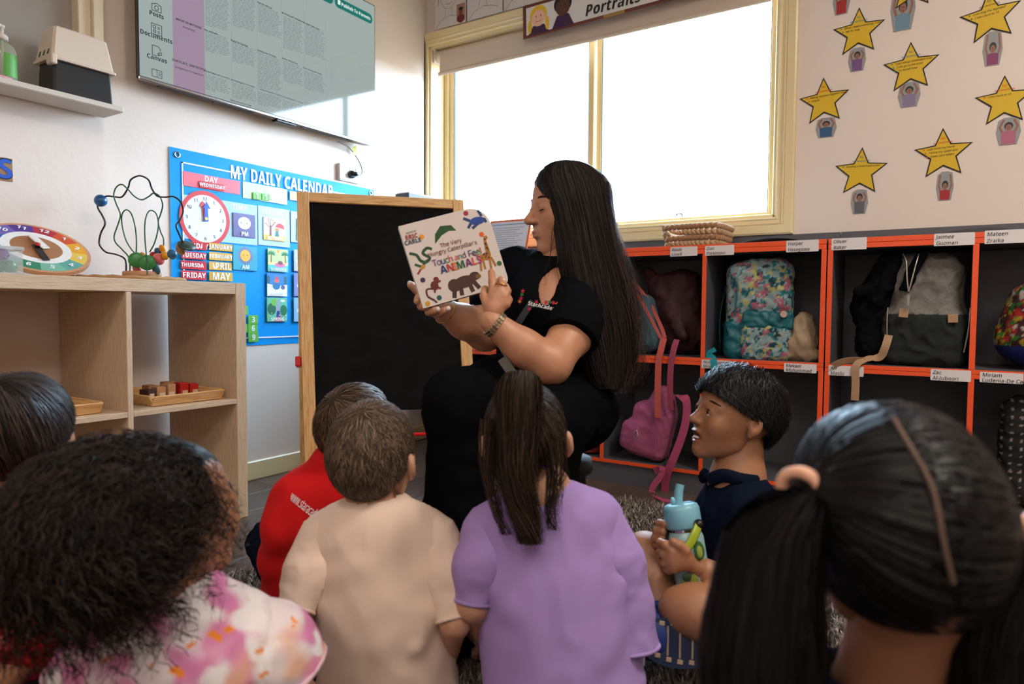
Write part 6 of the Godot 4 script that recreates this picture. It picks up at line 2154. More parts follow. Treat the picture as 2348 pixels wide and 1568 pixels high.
# head: origin between the ears at eye height, b.z the way it looks, b.y its crown, s from chin to crown
func head(mb: MB, at: Vector3, b: Basis, s: float, tone: Color, opts := {}) -> void:
	var child: bool = opts.get("child", true)
	var e := Vector3.ONE * s * 0.78
	var f := Flesh.new(at - e, at + e, s * 0.0185)
	f.painted = true
	f.tone = tone
	f.lip_tone = opts.get("lips", tone * Color(0.72, 0.45, 0.42))
	var L := func(x: float, y: float, z: float) -> Vector3: return at + b * (Vector3(x, y, z) * s)
	var cr := 1.04 if child else 1.0
	f.ell(L.call(0, .13, -.05), Vector3(.335, .37, .42) * s * cr, b, .02 * s)
	f.ell(L.call(0, -.10, .10), Vector3(.285, .30, .27) * s, b, .10 * s)
	f.ell(L.call(0, -.25, .17), Vector3(.19, .20, .20) * s, b, .10 * s)
	f.cone(L.call(-.17, -.26, .02), L.call(0, -.405, .275), .09 * s, .075 * s, .08 * s)
	f.cone(L.call(.17, -.26, .02), L.call(0, -.405, .275), .09 * s, .075 * s, .08 * s)
	for sx in [-1.0, 1.0]:
		f.ell(L.call(sx * .165, -.10, .235), Vector3(.10, .11, .10) * s * (1.12 if child else 1.0), b, .08 * s)
		f.ell(L.call(sx * .145, .012, .395), Vector3(.075, .045, .05) * s, b, .04 * s, true)
		f.cone(L.call(sx * .05, .075, .345), L.call(sx * .22, .07, .28), .035 * s, .03 * s, .05 * s)
		# ear: rim, lobe, hollow
		if opts.get("ears", true):
			f.ell(L.call(sx * .372, -.01, -.06), Vector3(.045, .11, .07) * s, b * Basis(Vector3.UP, sx * -0.45), .03 * s)
			f.ell(L.call(sx * .355, -.11, -.04), Vector3(.03, .045, .035) * s, b, .03 * s)
			f.ell(L.call(sx * .412, .0, -.045), Vector3(.025, .065, .035) * s, b * Basis(Vector3.UP, sx * -0.45), .015 * s, true)
		# lids
		f.ell(L.call(sx * .14, .022 if not opts.get("down", false) else .012, .318), Vector3(.082, .06, .055) * s, b, .015 * s)
	var nose: float = opts.get("nose", 1.0)
	f.cone(L.call(0, .05, .345), L.call(0, -.09, .375 + .075 * nose), .035 * s, .042 * s, .04 * s)
	f.ell(L.call(0, -.105, .385 + .066 * nose), Vector3(.047, .043, .050) * s, b, .03 * s)
	for sx in [-1.0, 1.0]:
		f.ell(L.call(sx * .05, -.118, .365 + .03 * nose), Vector3(.035, .032, .045) * s, b, .025 * s)
	# mouth
	var open: float = opts.get("open", 0.0)
	f.ell(L.call(0, -.222, .365), Vector3(.095, .022, .055) * s, b, .03 * s)
	f.ell(L.call(0, -.268 - open * .6, .360 - open * .2), Vector3(.085, .026, .055) * s, b, .03 * s)
	if open > 0.0:
		f.ell(L.call(0, -.243 - open * .35, .40), Vector3(.07, .018 + open * .35, .12) * s, b, .012 * s, true)
	else:
		f.ell(L.call(0, -.243, .435), Vector3(.12, .006, .03) * s, b, .012 * s, true)
	f.lip_at = L.call(0, -.245 - open * .3, .40)
	f.lip_r = .088 * s
	if open > 0.0:
		f.lip_r = .115 * s
	f.lip_b = b
	f.into(mb)


# whites, irises and lashes of the eyes
func eyes(parent: Node3D, at: Vector3, b: Basis, s: float, iris: Color, gaze := Vector3(0, 0, 1), shut := false) -> void:
	for sx in [-1.0, 1.0]:
		var c := at + b * (Vector3(sx * .14, .010, .305) * s)
		var mb := MB.new()
		if not shut:
			mb.col = Color(0.72, 0.70, 0.68)
			mb.ball(c, Vector3.ONE * .066 * s, b, 12, 16)
			var g := (b * gaze).normalized()
			var sd := g.cross(b.y).normalized()
			mb.col = iris
			mb.ball(c + g * .036 * s, Vector3(.042, .042, .034) * s, Basis(sd, sd.cross(g), -g), 8, 14)
			mb.col = Color(0.003, 0.003, 0.003)
			mb.ball(c + g * .052 * s, Vector3(.018, .018, .020) * s, Basis(sd, sd.cross(g), -g), 8, 12)
			part("eye", mb, M["wet"], parent)
		# lashes and brow
		mb = MB.new()
		mb.col = Color(0.008, 0.006, 0.005)
		var lash := []
		var brow := []
		for i in 7:
			var t := i / 6.0 * 2.0 - 1.0
			var dy := -0.028 if shut else 0.030
			lash.append(at + b * (Vector3(sx * .14 + t * .066, .012 + dy - (t * t) * (-0.012 if shut else 0.028), .300 + .072 * sqrt(maxf(0.0, 1.0 - t * t * .85))) * s))
			brow.append(at + b * (Vector3(sx * (.155 + t * .10), .112 + .018 * (1.0 - absf(t + .2)), .362 - .075 * (t * .5 + .5) * (t * .5 + .5)) * s))
		mb.tube(lash, .006 * s, 5)
		part("eyelashes", mb, M["hair"], parent)
		mb = MB.new()
		mb.col = Color(0.012, 0.008, 0.006)
		mb.tube(brow, [.005 * s, .008 * s, .010 * s, .010 * s, .009 * s, .006 * s, .003 * s], 6)
		part("eyebrow", mb, M["hair"], parent)


# a hand: palm from wrist to knuckles, five chains of points given in the palm's own axes (x across to the little finger, y along, z out of the back)
func hand(mb: MB, wrist: Vector3, b: Basis, s: float, tone: Color, curl: Array, thumb_side := 1.0) -> void:
	var e := Vector3.ONE * s * 1.15
	var mid := wrist + b.y * s * 0.45
	var f := Flesh.new(mid - e, mid + e, maxf(0.0022, s * 0.017))
	f.painted = true
	f.tone = tone
	var L := func(x: float, y: float, z: float) -> Vector3: return wrist + b * (Vector3(x, y, z) * s)
	f.cone(L.call(0, -.08, 0), L.call(0, .10, 0), .145 * s, .15 * s, .05 * s, b.z, .75)
	for i in 4:
		var x := (-.17 + .115 * i) * thumb_side
		f.cone(L.call(x * .5, .08, 0), L.call(x, .48, 0.01), .09 * s, .068 * s, .05 * s)
		var len: float = [.40, .45, .42, .33][i]
		var c: float = curl[i]
		var p: Vector3 = L.call(x, .48, .01)
		var ang := 0.0
		for k in 3:
			ang += c * [0.75, 1.0, 0.7][k]
			var seg: float = len * [.44, .32, .24][k] * s
			var d := (b.y * cos(ang) - b.z * sin(ang) + b.x * (-.06 + .04 * i) * thumb_side * 0.8).normalized()
			var q := p + d * seg
			f.cone(p, q, [.068, .060, .054][k] * s, [.060, .054, .046][k] * s, .012 * s)
			p = q
	var tc: float = curl[4]
	var t0: Vector3 = L.call(-.13 * thumb_side, .10, -.02)
	var t1: Vector3 = L.call(-.26 * thumb_side, .30, -.08 - .06 * tc)
	var t2: Vector3 = L.call((-.31 + .10 * tc) * thumb_side, .46, -.12 - .12 * tc)
	var t3: Vector3 = L.call((-.31 + .20 * tc) * thumb_side, .58, -.14 - .18 * tc)
	f.cone(t0, t1, .095 * s, .075 * s, .04 * s)
	f.cone(t1, t2, .072 * s, .064 * s, .015 * s)
	f.cone(t2, t3, .064 * s, .050 * s, .012 * s)
	f.into(mb)


# a hand from explicit chains in world points
func hand_from(mb: MB, palm: Array, fingers: Array, r: float, tone: Color, cell := 0.0026) -> void:
	var lo := Vector3.INF
	var hi := -Vector3.INF
	for c in [palm] + fingers:
		for p in c:
			lo = lo.min(p)
			hi = hi.max(p)
	var f := Flesh.new(lo - Vector3.ONE * 0.045, hi + Vector3.ONE * 0.045, cell)
	f.painted = true
	f.tone = tone
	for i in palm.size() - 1:
		f.cone(palm[i], palm[i + 1], r * (2.2 if i == 0 else 1.9), r * 1.8, r)
	for c in fingers:
		var k: int = c.size()
		f.cone(palm[mini(1, palm.size() - 1)], c[0], r * 1.5, r * 1.12, r * 1.2)
		for i in k - 1:
			f.cone(c[i], c[i + 1], r * (1.10 - .14 * i), r * (1.03 - .14 * i), r * 0.25)
	f.into(mb)


# ---- hair
func tint(a: Color, b: Color) -> Color:
	var t := rng.randf()
	return a.lerp(b, t * t)


func strand(mb: MB, pts: PackedVector3Array, nrm: PackedVector3Array, w0: float, w1: float, c: Color) -> void:
	var k := mb.v.size()
	var m := pts.size()
	mb.col = c
	var tilt := rng.randf_range(-0.5, 0.5)
	for i in m:
		var t := pts[mini(i + 1, m - 1)] - pts[maxi(i - 1, 0)]
		var across := t.cross(nrm[i]).normalized()
		var side := across * lerpf(w0, w1, float(i) / (m - 1)) * 0.5
		var nn := (nrm[i] + across * tilt).normalized()
		mb.vert(pts[i] - side, nn)
		mb.vert(pts[i] + side, nn)
	for i in m - 1:
		var a := k + i * 2
		mb.ix.append_array([a, a + 2, a + 1, a + 1, a + 2, a + 3])


# direction at an angle from the crown and a bearing round it
func bearing(crown: Basis, alpha: float, phi: float) -> Vector3:
	return crown * Vector3(sin(alpha) * sin(phi), cos(alpha), sin(alpha) * cos(phi))


# how far down the hair reaches at a bearing (0 faces forward, PI back)
func reach(phi: float, front: float, side: float, back: float) -> float:
	var c := cos(phi)
	return lerpf(side, front, c * c) if c > 0.0 else lerpf(side, back, c * c)


# hair lying on the skull and combed away from the crown
func combed(parent: Node3D, called: String, at: Vector3, b: Basis, rad: Vector3, crown: Basis, lims: Array, n: int, span: float, lift: float, wild: float, w: float, ca: Color, cb: Color, m: Material, curl := 0.0) -> void:
	var mb := MB.new()
	# cap
	var ra := 14
	var rp := 40
	var k0 := 0
	mb.col = ca
	for i in ra + 1:
		for j in rp:
			var phi := TAU * j / rp
			var d := bearing(crown, reach(phi, lims[0], lims[1], lims[2]) * i / ra, phi)
			mb.vert(at + b * (d * rad * (1.0 + lift * 0.35 * (1.0 - pow(float(i) / ra, 4.0)))), (b * (d / rad)).normalized())
	for i in ra:
		for j in rp:
			var a := k0 + i * rp + j
			var e := k0 + i * rp + (j + 1) % rp
			mb.ix.append_array([a, e, a + rp, e, e + rp, a + rp])
	for i in n:
		var phi := rng.randf() * TAU
		var most := reach(phi, lims[0], lims[1], lims[2])
		var a0 := sqrt(rng.randf()) * most
		var a1 := minf(a0 + span * rng.randf_range(0.6, 1.2), most + 0.16 * rng.randf())
		var pts := PackedVector3Array()
		var nn := PackedVector3Array()
		var dphi := rng.randf_range(-1, 1) * wild + curl
		var lf := lift * rng.randf_range(0.4, 1.25)
		var steps := 5
		for q in steps:
			var t := float(q) / (steps - 1)
			var d := bearing(crown, lerpf(a0, a1, t), phi + dphi * t)
			var up := lf * sin(t * 2.2) * (1.0 + wild * rng.randf_range(-0.4, 0.6))
			pts.append(at + b * (d * rad * (1.0 + up)))
			nn.append((b * (d / rad)).normalized())
		strand(mb, pts, nn, w, w * 0.35, tint(ca, cb))
	var p := part(called, mb, m, parent)


# hair drawn over the skull towards a tie; side is +1/-1/0: which half of the head it grows on
func drawn_to(mb: MB, at: Vector3, b: Basis, rad: Vector3, tie: Vector3, half: float, n: int, w: float, ca: Color, cb: Color, low := -0.45, lift := 0.05) -> void:
	for i in n:
		var d := Vector3(rng.randf_range(-1, 1), rng.randf_range(-1, 1), rng.randf_range(-1, 1)).normalized()
		if d.y < low + 0.5 * maxf(d.z, 0.0) * 1.6 or (half != 0.0 and d.x * half < -0.03):
			continue
		if d.z > 0.55 and d.y < 0.62:
			continue
		var pts := PackedVector3Array()
		var nn := PackedVector3Array()
		var lf := lift * rng.randf_range(0.3, 1.2)
		for q in 7:
			var t := q / 6.0
			var e := d.slerp(tie, t * 0.985)
			pts.append(at + b * (e * rad * (1.0 + lf * sin(t * PI) + 0.03)))
			nn.append((b * (e / rad)).normalized())
		strand(mb, pts, nn, w, w * 0.7, tint(ca, cb))


func skull_cap(mb: MB, at: Vector3, b: Basis, rad: Vector3, c: Color, grow := 1.02) -> void:
	mb.col = c
	var k0 := mb.v.size()
	var ra := 14
	var rp := 36
	for i in ra + 1:
		for j in rp:
			var phi := TAU * j / rp
			var d := bearing(Basis(), reach(phi, 1.0, 1.55, 2.15) * i / ra, phi)
			mb.vert(at + b * (d * rad * grow), (b * (d / rad)).normalized())
	for i in ra:
		for j in rp:
			var a := k0 + i * rp + j
			var e := k0 + i * rp + (j + 1) % rp
			mb.ix.append_array([a, e, a + rp, e, e + rp, a + rp])


# hair hanging as a bundle: sections of [centre, half width vector, half depth vector]
func bundle(mb: MB, secs: Array, th0: float, th1: float, n: int, w: float, ca: Color, cb: Color, fray := 0.004, core := true) -> void:
	var cs := smooth(secs.map(func(e): return e[0]), 2)
	var wa := smooth(secs.map(func(e): return e[1]), 2)
	var wb := smooth(secs.map(func(e): return e[2]), 2)
	var m := cs.size()
	if core:
		var k0 := mb.v.size()
		var cols := 24
		mb.col = ca
		for i in m:
			for j in cols + 1:
				var q := lerpf(th0, th1, float(j) / cols)
				var p: Vector3 = cs[i] + (wa[i] * cos(q) + wb[i] * sin(q)) * 0.94
				mb.vert(p, (wa[i].normalized() * cos(q) + wb[i].normalized() * sin(q)).normalized())
		for i in m - 1:
			for j in cols:
				var a := k0 + i * (cols + 1) + j
				mb.ix.append_array([a, a + cols + 1, a + 1, a + 1, a + cols + 1, a + cols + 2])
	for i in n:
		var q := lerpf(th0, th1, rng.randf())
		var rho := rng.randf_range(0.86, 1.03)
		var pts := PackedVector3Array()
		var nn := PackedVector3Array()
		var ph := rng.randf() * TAU
		var fr := rng.randf_range(0.3, 1.0) * fray
		var first := rng.randi_range(0, maxi(0, m / 5)) if rng.randf() < 0.5 else 0
		var last := m - 1 - int(pow(rng.randf(), 2.0) * m * 0.45)
		var dq := rng.randf_range(-0.12, 0.12)
		for s in range(first, last + 1):
			var t := float(s) / (m - 1)
			var a := q + dq * sin(t * 3.0 + ph)
			var out: Vector3 = wa[s].normalized() * cos(a) + wb[s].normalized() * sin(a)
			pts.append(cs[s] + (wa[s] * cos(a) + wb[s] * sin(a)) * rho + out * fr * sin(t * 11.0 + ph) * t + wa[s].normalized() * fr * cos(t * 8.0 + ph) * t)
			nn.append(out)
		if pts.size() > 2:
			strand(mb, pts, nn, w, w * 0.5, tint(ca, cb))


# springy curls standing out from the skull
func curls(mb: MB, at: Vector3, b: Basis, rad: Vector3, n: int, long: float, ca: Color, cb: Color) -> void:
	for i in n:
		var d := Vector3(rng.randf_range(-1, 1), rng.randf_range(-1, 1), rng.randf_range(-1, 1)).normalized()
		if d.y < -0.55 + 0.9 * maxf(d.z, 0.0) or (d.z > 0.62 and d.y < 0.5):
			continue
		var p := at + b * (d * rad)
		var out := (b * (d / rad)).normalized()
		var dir := (out + Vector3(rng.randf_range(-.5, .5), rng.randf_range(-.3, .5), rng.randf_range(-.5, .5))).normalized()
		var len := long * rng.randf_range(0.55, 1.15)
		var r := rng.randf_range(0.004, 0.009)
		var turns := rng.randf_range(2.0, 4.0)
		var ph := rng.randf() * TAU
		var pts := PackedVector3Array()
		var nn := PackedVector3Array()
		var steps := 18
		for s in steps:
			var t := float(s) / (steps - 1)
			var g := dir * len * t + Vector3(0, -1, 0) * len * 0.65 * t * t
			var u := dir.cross(Vector3.UP).normalized()
			var v := u.cross(dir)
			var a := ph + turns * TAU * t
			var rr := r * smoothstep(0.0, 0.3, t)
			pts.append(p + g + (u * cos(a) + v * sin(a)) * rr)
			nn.append((out + (u * cos(a) + v * sin(a)) * 0.8).normalized())
		strand(mb, pts, nn, 0.0014, 0.0009, tint(ca, cb))


func look(dir: Vector3, tip := Vector3.UP) -> Basis:
	var z := dir.normalized()
	var x := tip.cross(z).normalized()
	return Basis(x, z.cross(x), z)


func limb(f: Field, pts: Array, radii: Array, k := 0.02) -> void:
	for i in pts.size() - 1:
		f.cone(pts[i], pts[i + 1], radii[i], radii[i + 1], k)


const CR := Vector3(0.84301, 0.00683, -0.53786)   # along the row of children
const CF := Vector3(-0.53699, -0.04756, -0.84225)  # from the children towards the woman

const TONE_FAIR := Color(0.50, 0.26, 0.165)
const TONE_TAN := Color(0.34, 0.155, 0.078)
const TONE_BROWN := Color(0.25, 0.11, 0.06)


func people() -> void:
	woman()
	boy_beige()
	girl_lilac()
	boy_red()
	boy_bottle()
	girl_curly()
	child_edge()
	girl_pigtails()


func skull(at: Vector3, b: Basis, s: float) -> Array:
	return [at + b * (Vector3(0, .105, -.055) * s), Vector3(.352, .425, .45) * s]


# legs folded on the rug; hips, knees, feet in world points
func folded_legs(f: Field, hip: Vector3, side: Vector3, fwd: Vector3, r: float, long: float) -> void:
	for sx in [-1.0, 1.0]:
		var h: Vector3 = hip + side * sx * 0.055
		var kn: Vector3 = h + side * sx * long * 0.55 + fwd * long * 0.75 + Vector3(0, 0.02, 0)
		var an: Vector3 = hip - side * sx * 0.05 + fwd * long * 0.95 - Vector3(0, 0.045, 0)
		limb(f, [h, kn], [r * 1.25, r * 0.95], 0.03)
		limb(f, [kn, an], [r * 0.85, r * 0.6], 0.02)
		f.cone(an, an - side * sx * 0.08 + fwd * 0.03 - Vector3(0, 0.008, 0), r * 0.6, r * 0.5, 0.02)


func boy_beige() -> void:
	var o := thing("person", "child with short brown hair in a plain beige t-shirt, seen from behind", "person", Vector3(1.5798, 0.024, 2.0150))
	var hb := look(CF * 0.95 + CR * 0.22 + Vector3(0, 0.22, 0), Vector3(0.04, 1, 0.02))
	var hc := Vector3(1.5447,0.4408,2.0068)
	var s := 0.198
	var mb := MB.new()
	head(mb, hc, hb, s, TONE_FAIR)
	var f := Flesh.new(Vector3(1.5538 - 0.40, 0.0, 1.9925 - 0.40), Vector3(1.5538 + 0.40, 0.50, 1.9925 + 0.40), 0.0095)
	f.painted = true
	f.tone = TONE_FAIR
	var hip := Vector3(1.5624,0.1018,1.9909)
	var neck := Vector3(1.5552,0.3513,2.017)
	f.cone(hc + hb * Vector3(0, -.05, -.02), neck, 0.044, 0.043, 0.02)
	f.cone(neck - Vector3(0, 0.06, 0), hip, 0.05, 0.06, 0.03)
	limb(f, [Vector3(1.4913,0.304,2.0664), Vector3(1.4952,0.2617,2.1078), Vector3(1.5015,0.2123,2.1422), Vector3(1.4256,0.048,2.0574)], [0.028, 0.025, 0.023, 0.018])
	limb(f, [Vector3(1.6397,0.3036,1.9658), Vector3(1.68,0.2558,1.9785), Vector3(1.7131,0.1933,1.9965), Vector3(1.6201,0.0391,1.9102)], [0.028, 0.025, 0.023, 0.018])
	f.into(mb)
	hand(mb, Vector3(1.4256,0.048,2.0574), Basis(CR, -Vector3.UP * 0.5 + CF * 0.87, CR.cross(-Vector3.UP * 0.5 + CF * 0.87)).orthonormalized(), 0.10, TONE_FAIR, [.3, .3, .3, .3, .3], 1.0)
	hand(mb, Vector3(1.6201,0.0391,1.9102), Basis(CR, -Vector3.UP * 0.5 + CF * 0.87, CR.cross(-Vector3.UP * 0.5 + CF * 0.87)).orthonormalized(), 0.10, TONE_FAIR, [.3, .3, .3, .3, .3], -1.0)
	part("body", mb, M["skin"], o)
	eyes(o, hc, hb, s, Color(0.05, 0.03, 0.02))
	# t-shirt
	var c := Cloth.new(Vector3(1.5680 - 0.26, 0.03, 2.0183 - 0.26), Vector3(1.5680 + 0.26, 0.43, 2.0183 + 0.26), 0.006)
	c.setup(101, 0.0036, 9.0, Vector3(1.0, 0.5, 1.0))
	var bk := CF
	for e in [Vector3(1.4874,0.307,2.0687), Vector3(1.6434,0.3066,1.9633)]:
		c.cone(Vector3(1.555,0.3252,2.0127), e, 0.040, 0.038, 0.03, CF, 0.95)
	c.cone(Vector3(1.5623,0.2865,2.0162), Vector3(1.5709,0.1815,2.0107), 0.098, 0.106, 0.05, CF, 0.75)
	c.cone(Vector3(1.5709,0.1815,2.0107), Vector3(1.5708,0.0537,2.0001), 0.106, 0.124, 0.05, CF, 0.92)
	# drag lines from the armpits
	for e in [[Vector3(1.6665,0.2686,2.0042), Vector3(1.6345,0.224,2.0532), 0.007], [Vector3(1.6765,0.24,1.9994), Vector3(1.6746,0.1639,2.0465), 0.008], [Vector3(1.5346,0.2552,2.095), Vector3(1.5868,0.2826,2.078), 0.006], [Vector3(1.5367,0.2145,2.1019), Vector3(1.5917,0.1677,2.0932), 0.007], [Vector3(1.6702,0.2115,2.0252), Vector3(1.6304,0.1704,2.0743), 0.006]]:
		c.cone(e[0], e[1], e[2], e[2] * 0.4, 0.035)
	c.ell(neck + Vector3(0, 0.022, 0) + CF * 0.010, Vector3(0.047, 0.03, 0.044), Basis(), 0.006, true)
	cloth_part("shirt", c, M["beige cotton"], o)
	sleeve(o, [Vector3(1.4872,0.3094,2.0723), Vector3(1.4952,0.2617,2.1078), Vector3(1.5015,0.2123,2.1422)], [0.041, 0.039, 0.031], M["beige cotton"], 103)
	sleeve(o, [Vector3(1.649,0.3083,1.9656), Vector3(1.6806,0.2558,1.9781), Vector3(1.7131,0.1933,1.9965)], [0.041, 0.039, 0.031], M["beige cotton"], 104)
	var col := MB.new()
	var ring := []
	for i in 25:
		var q := TAU * i / 24
		ring.append(neck + Vector3(0, 0.006 - 0.004 * sin(q), 0) + CR * cos(q) * 0.053 + CF * (0.002 + sin(q) * 0.052))
	col.tube(ring, 0.0055, 8, false)
	part("collar", col, M["beige cotton"], o)
	var g := Cloth.new(Vector3(1.4881 - 0.34, 0.0, 1.9228 - 0.34), Vector3(1.4881 + 0.34, 0.24, 1.9228 + 0.34), 0.012)
	g.setup(102, 0.006, 14.0)
	folded_legs(g, Vector3(1.5289, 0.11, 1.9548), CR, CF * Vector3(1, 0, 1), 0.05, 0.15)
	g.ell(Vector3(1.5289, 0.115, 1.9548), Vector3(0.09, 0.085, 0.09), Basis(), 0.04)
	cloth_part("shorts", g, mat("sand cotton", Color(0.50, 0.43, 0.37), 0.9), o)
	var sk := skull(hc, hb, s)
	combed(o, "hair", sk[0], hb, sk[1], Basis(Vector3(1, 0, 0), -0.30), [1.40, 1.75, 2.45], 12000, 0.24, 0.035, 0.16, 0.0016, Color(0.048, 0.032, 0.023), Color(0.27, 0.19, 0.135), M["soft hair"])


func girl_lilac() -> void:
	var o := thing("person", "child with a dark ponytail in a lilac top, seen from behind", "person", Vector3(1.8323, 0.024, 1.8788))
	var hb := look(CF * 0.98 + CR * 0.10 + Vector3(0, 0.2, 0), Vector3(-0.06, 1, 0.05))
	var hc := Vector3(1.7818,0.4785,1.8891)
	var s := 0.188
	var mb := MB.new()
	head(mb, hc, hb, s, TONE_FAIR)
	var f := Flesh.new(Vector3(1.8119 - 0.36, 0.0, 1.8279 - 0.36), Vector3(1.8119 + 0.36, 0.5, 1.8279 + 0.36), 0.0095)
	f.painted = true
	f.tone = TONE_FAIR
	var neck := Vector3(1.8017,0.3775,1.8822)
	var hip := Vector3(1.8251,0.1112,1.8585)
	f.cone(hc + hb * Vector3(0, -.05, -.02), neck, 0.044, 0.048, 0.02)
	f.cone(neck, hip, 0.055, 0.07, 0.05)
	limb(f, [Vector3(1.7418,0.318,1.9356), Vector3(1.743,0.2261,1.9875), Vector3(1.6995,0.1008,1.8798)], [0.028, 0.024, 0.018])
	limb(f, [Vector3(1.8895,0.3379,1.8284), Vector3(1.9312,0.2215,1.8203), Vector3(1.8583,0.0973,1.7075)], [0.034, 0.027, 0.020])
	# bare knee on the right
	f.cone(Vector3(1.8783,0.112,1.7889), Vector3(1.864,0.1789,1.6993), 0.05, 0.036, 0.03)
	f.cone(Vector3(1.864,0.1789,1.6993), Vector3(1.8107,0.0502,1.6218), 0.034, 0.026, 0.02)
	f.into(mb)
	var hbas := Basis(CR, CF * 0.9 - Vector3.UP * 0.43, CR.cross(CF * 0.9 - Vector3.UP * 0.43)).orthonormalized()
	hand(mb, Vector3(1.6995,0.1008,1.8798), hbas, 0.095, TONE_FAIR, [.4, .4, .4, .4, .3], 1.0)
	hand(mb, Vector3(1.8583,0.0973,1.7075), hbas, 0.095, TONE_FAIR, [.4, .4, .4, .4, .3], -1.0)
	part("body", mb, M["skin"], o)
	eyes(o, hc, hb, s, Color(0.05, 0.03, 0.02))
	var c := Cloth.new(Vector3(1.8416 - 0.28, 0.02, 1.8903 - 0.28), Vector3(1.8416 + 0.28, 0.45, 1.8903 + 0.28), 0.006)
	c.setup(111, 0.0030, 9.0, Vector3(1.0, 0.6, 1.0))
	for e in [Vector3(1.7389,0.3318,1.9366), Vector3(1.8873,0.3503,1.8291)]:
		c.cone(Vector3(1.8092,0.3556,1.8786), e, 0.042, 0.039, 0.03, CF, 0.95)
	c.cone(Vector3(1.8194,0.3078,1.8867), Vector3(1.8336,0.2062,1.8834), 0.102, 0.112, 0.05, CF, 0.75)
	c.cone(Vector3(1.8336,0.2062,1.8834), Vector3(1.8555,0.0882,1.8879), 0.112, 0.136, 0.05, CF, 0.80)
	for e in [[Vector3(1.9211,0.3012,1.8697), Vector3(1.8992,0.2278,1.9175), 0.008], [Vector3(1.9421,0.2613,1.8645), Vector3(1.9344,0.1646,1.9105), 0.009], [Vector3(1.7651,0.2688,1.9829), Vector3(1.8261,0.2148,1.9684), 0.007], [Vector3(1.9343,0.2007,1.8788), Vector3(1.911,0.1425,1.9385), 0.008]]:
		c.cone(e[0], e[1], e[2], e[2] * 0.4, 0.035)
	c.ell(neck + Vector3(0, 0.026, 0) + CF * 0.008, Vector3(0.048, 0.03, 0.046), Basis(), 0.008, true)
	cloth_part("top", c, M["lilac cotton"], o)
	sleeve(o, [Vector3(1.7369,0.3342,1.9414), Vector3(1.7431,0.282,1.9724), Vector3(1.7436,0.2261,1.9871)], [0.041, 0.039, 0.031], M["lilac cotton"], 113)
	sleeve(o, [Vector3(1.8886,0.3474,1.8284), Vector3(1.9191,0.2813,1.8305), Vector3(1.9378,0.2149,1.8283), Vector3(1.9525,0.1444,1.8348)], [0.042, 0.046, 0.042, 0.046], M["lilac cotton"], 114)
	var g := Cloth.new(Vector3(1.8044 - 0.32, 0.0, 1.7790 - 0.32), Vector3(1.8044 + 0.32, 0.26, 1.7790 + 0.32), 0.008)
	g.setup(112, 0.006, 14.0)
	g.print_kind = 4
	g.painted = true
	folded_legs(g, Vector3(1.8272, 0.11, 1.8464), CR, CF * Vector3(1, 0, 1), 0.05, 0.14)
	g.ell(Vector3(1.8365, 0.115, 1.8637), Vector3(0.12, 0.09, 0.11), Basis(), 0.04)
	g.cone(Vector3(1.8943,0.1118,1.8144), Vector3(1.8975,0.1677,1.7261), 0.062, 0.046, 0.03)
	cloth_part("skirt", g, M["painted cloth"], o, "pale skirt printed with small flowers")
	# ponytail
	var sk := skull(hc, hb, s)
	var dk := Color(0.012, 0.008, 0.006)
	var lt := Color(0.060, 0.038, 0.027)
	var h := MB.new()
	skull_cap(h, sk[0], hb, sk[1], dk, 1.0)
	var tie: Vector3 = hb.transposed() * (Vector3(1.7948,0.5636,1.9413) - sk[0])
	var tied: Vector3 = (tie / sk[1]).normalized()
	drawn_to(h, sk[0], hb, sk[1], tied, 0.0, 8000, 0.0020, dk, lt, -0.55, 0.05)
	var R := CR * 0.001
	bundle(h, [[Vector3(1.8023,0.5683,1.9482), CR * 0.022, CF * -0.024], [Vector3(1.8149,0.5902,1.9686), CR * 0.030, CF * -0.020 + Vector3(0, 0.016, 0)], [Vector3(1.8265,0.5711,1.9919), CR * 0.034, CF * -0.024], [Vector3(1.8305,0.529,1.9977), CR * 0.031, CF * -0.022], [Vector3(1.8266,0.4761,2.0008), CR * 0.026, CF * -0.018], [Vector3(1.8287,0.4293,1.9985), CR * 0.020, CF * -0.013], [Vector3(1.8385,0.3856,1.9912), CR * 0.013, CF * -0.009], [Vector3(1.8466,0.3453,1.986), CR * 0.004, CF * -0.003]], 0, TAU, 1500, 0.0015, dk, lt, 0.016)
	for e in [[Vector3(1.7797,0.5305,1.9944), Vector3(1.7804,0.4708,2.0032), Vector3(1.7891,0.4104,2.0011), Vector3(1.8079,0.3534,1.9923)], [Vector3(1.8634,0.4974,1.9429), Vector3(1.8679,0.4434,1.9431), Vector3(1.867,0.3923,1.9584), Vector3(1.8697,0.3622,1.9584)]]:
		bundle(h, [[e[0], CR * 0.02, CF * -0.008], [e[1], CR * 0.016, CF * -0.008], [e[2], CR * 0.010, CF * -0.005], [e[3], CR * 0.004, CF * -0.003]], 0, TAU, 110, 0.0013, dk, lt, 0.010, false)
	part("hair", h, M["hair"], o, "dark brown ponytail")


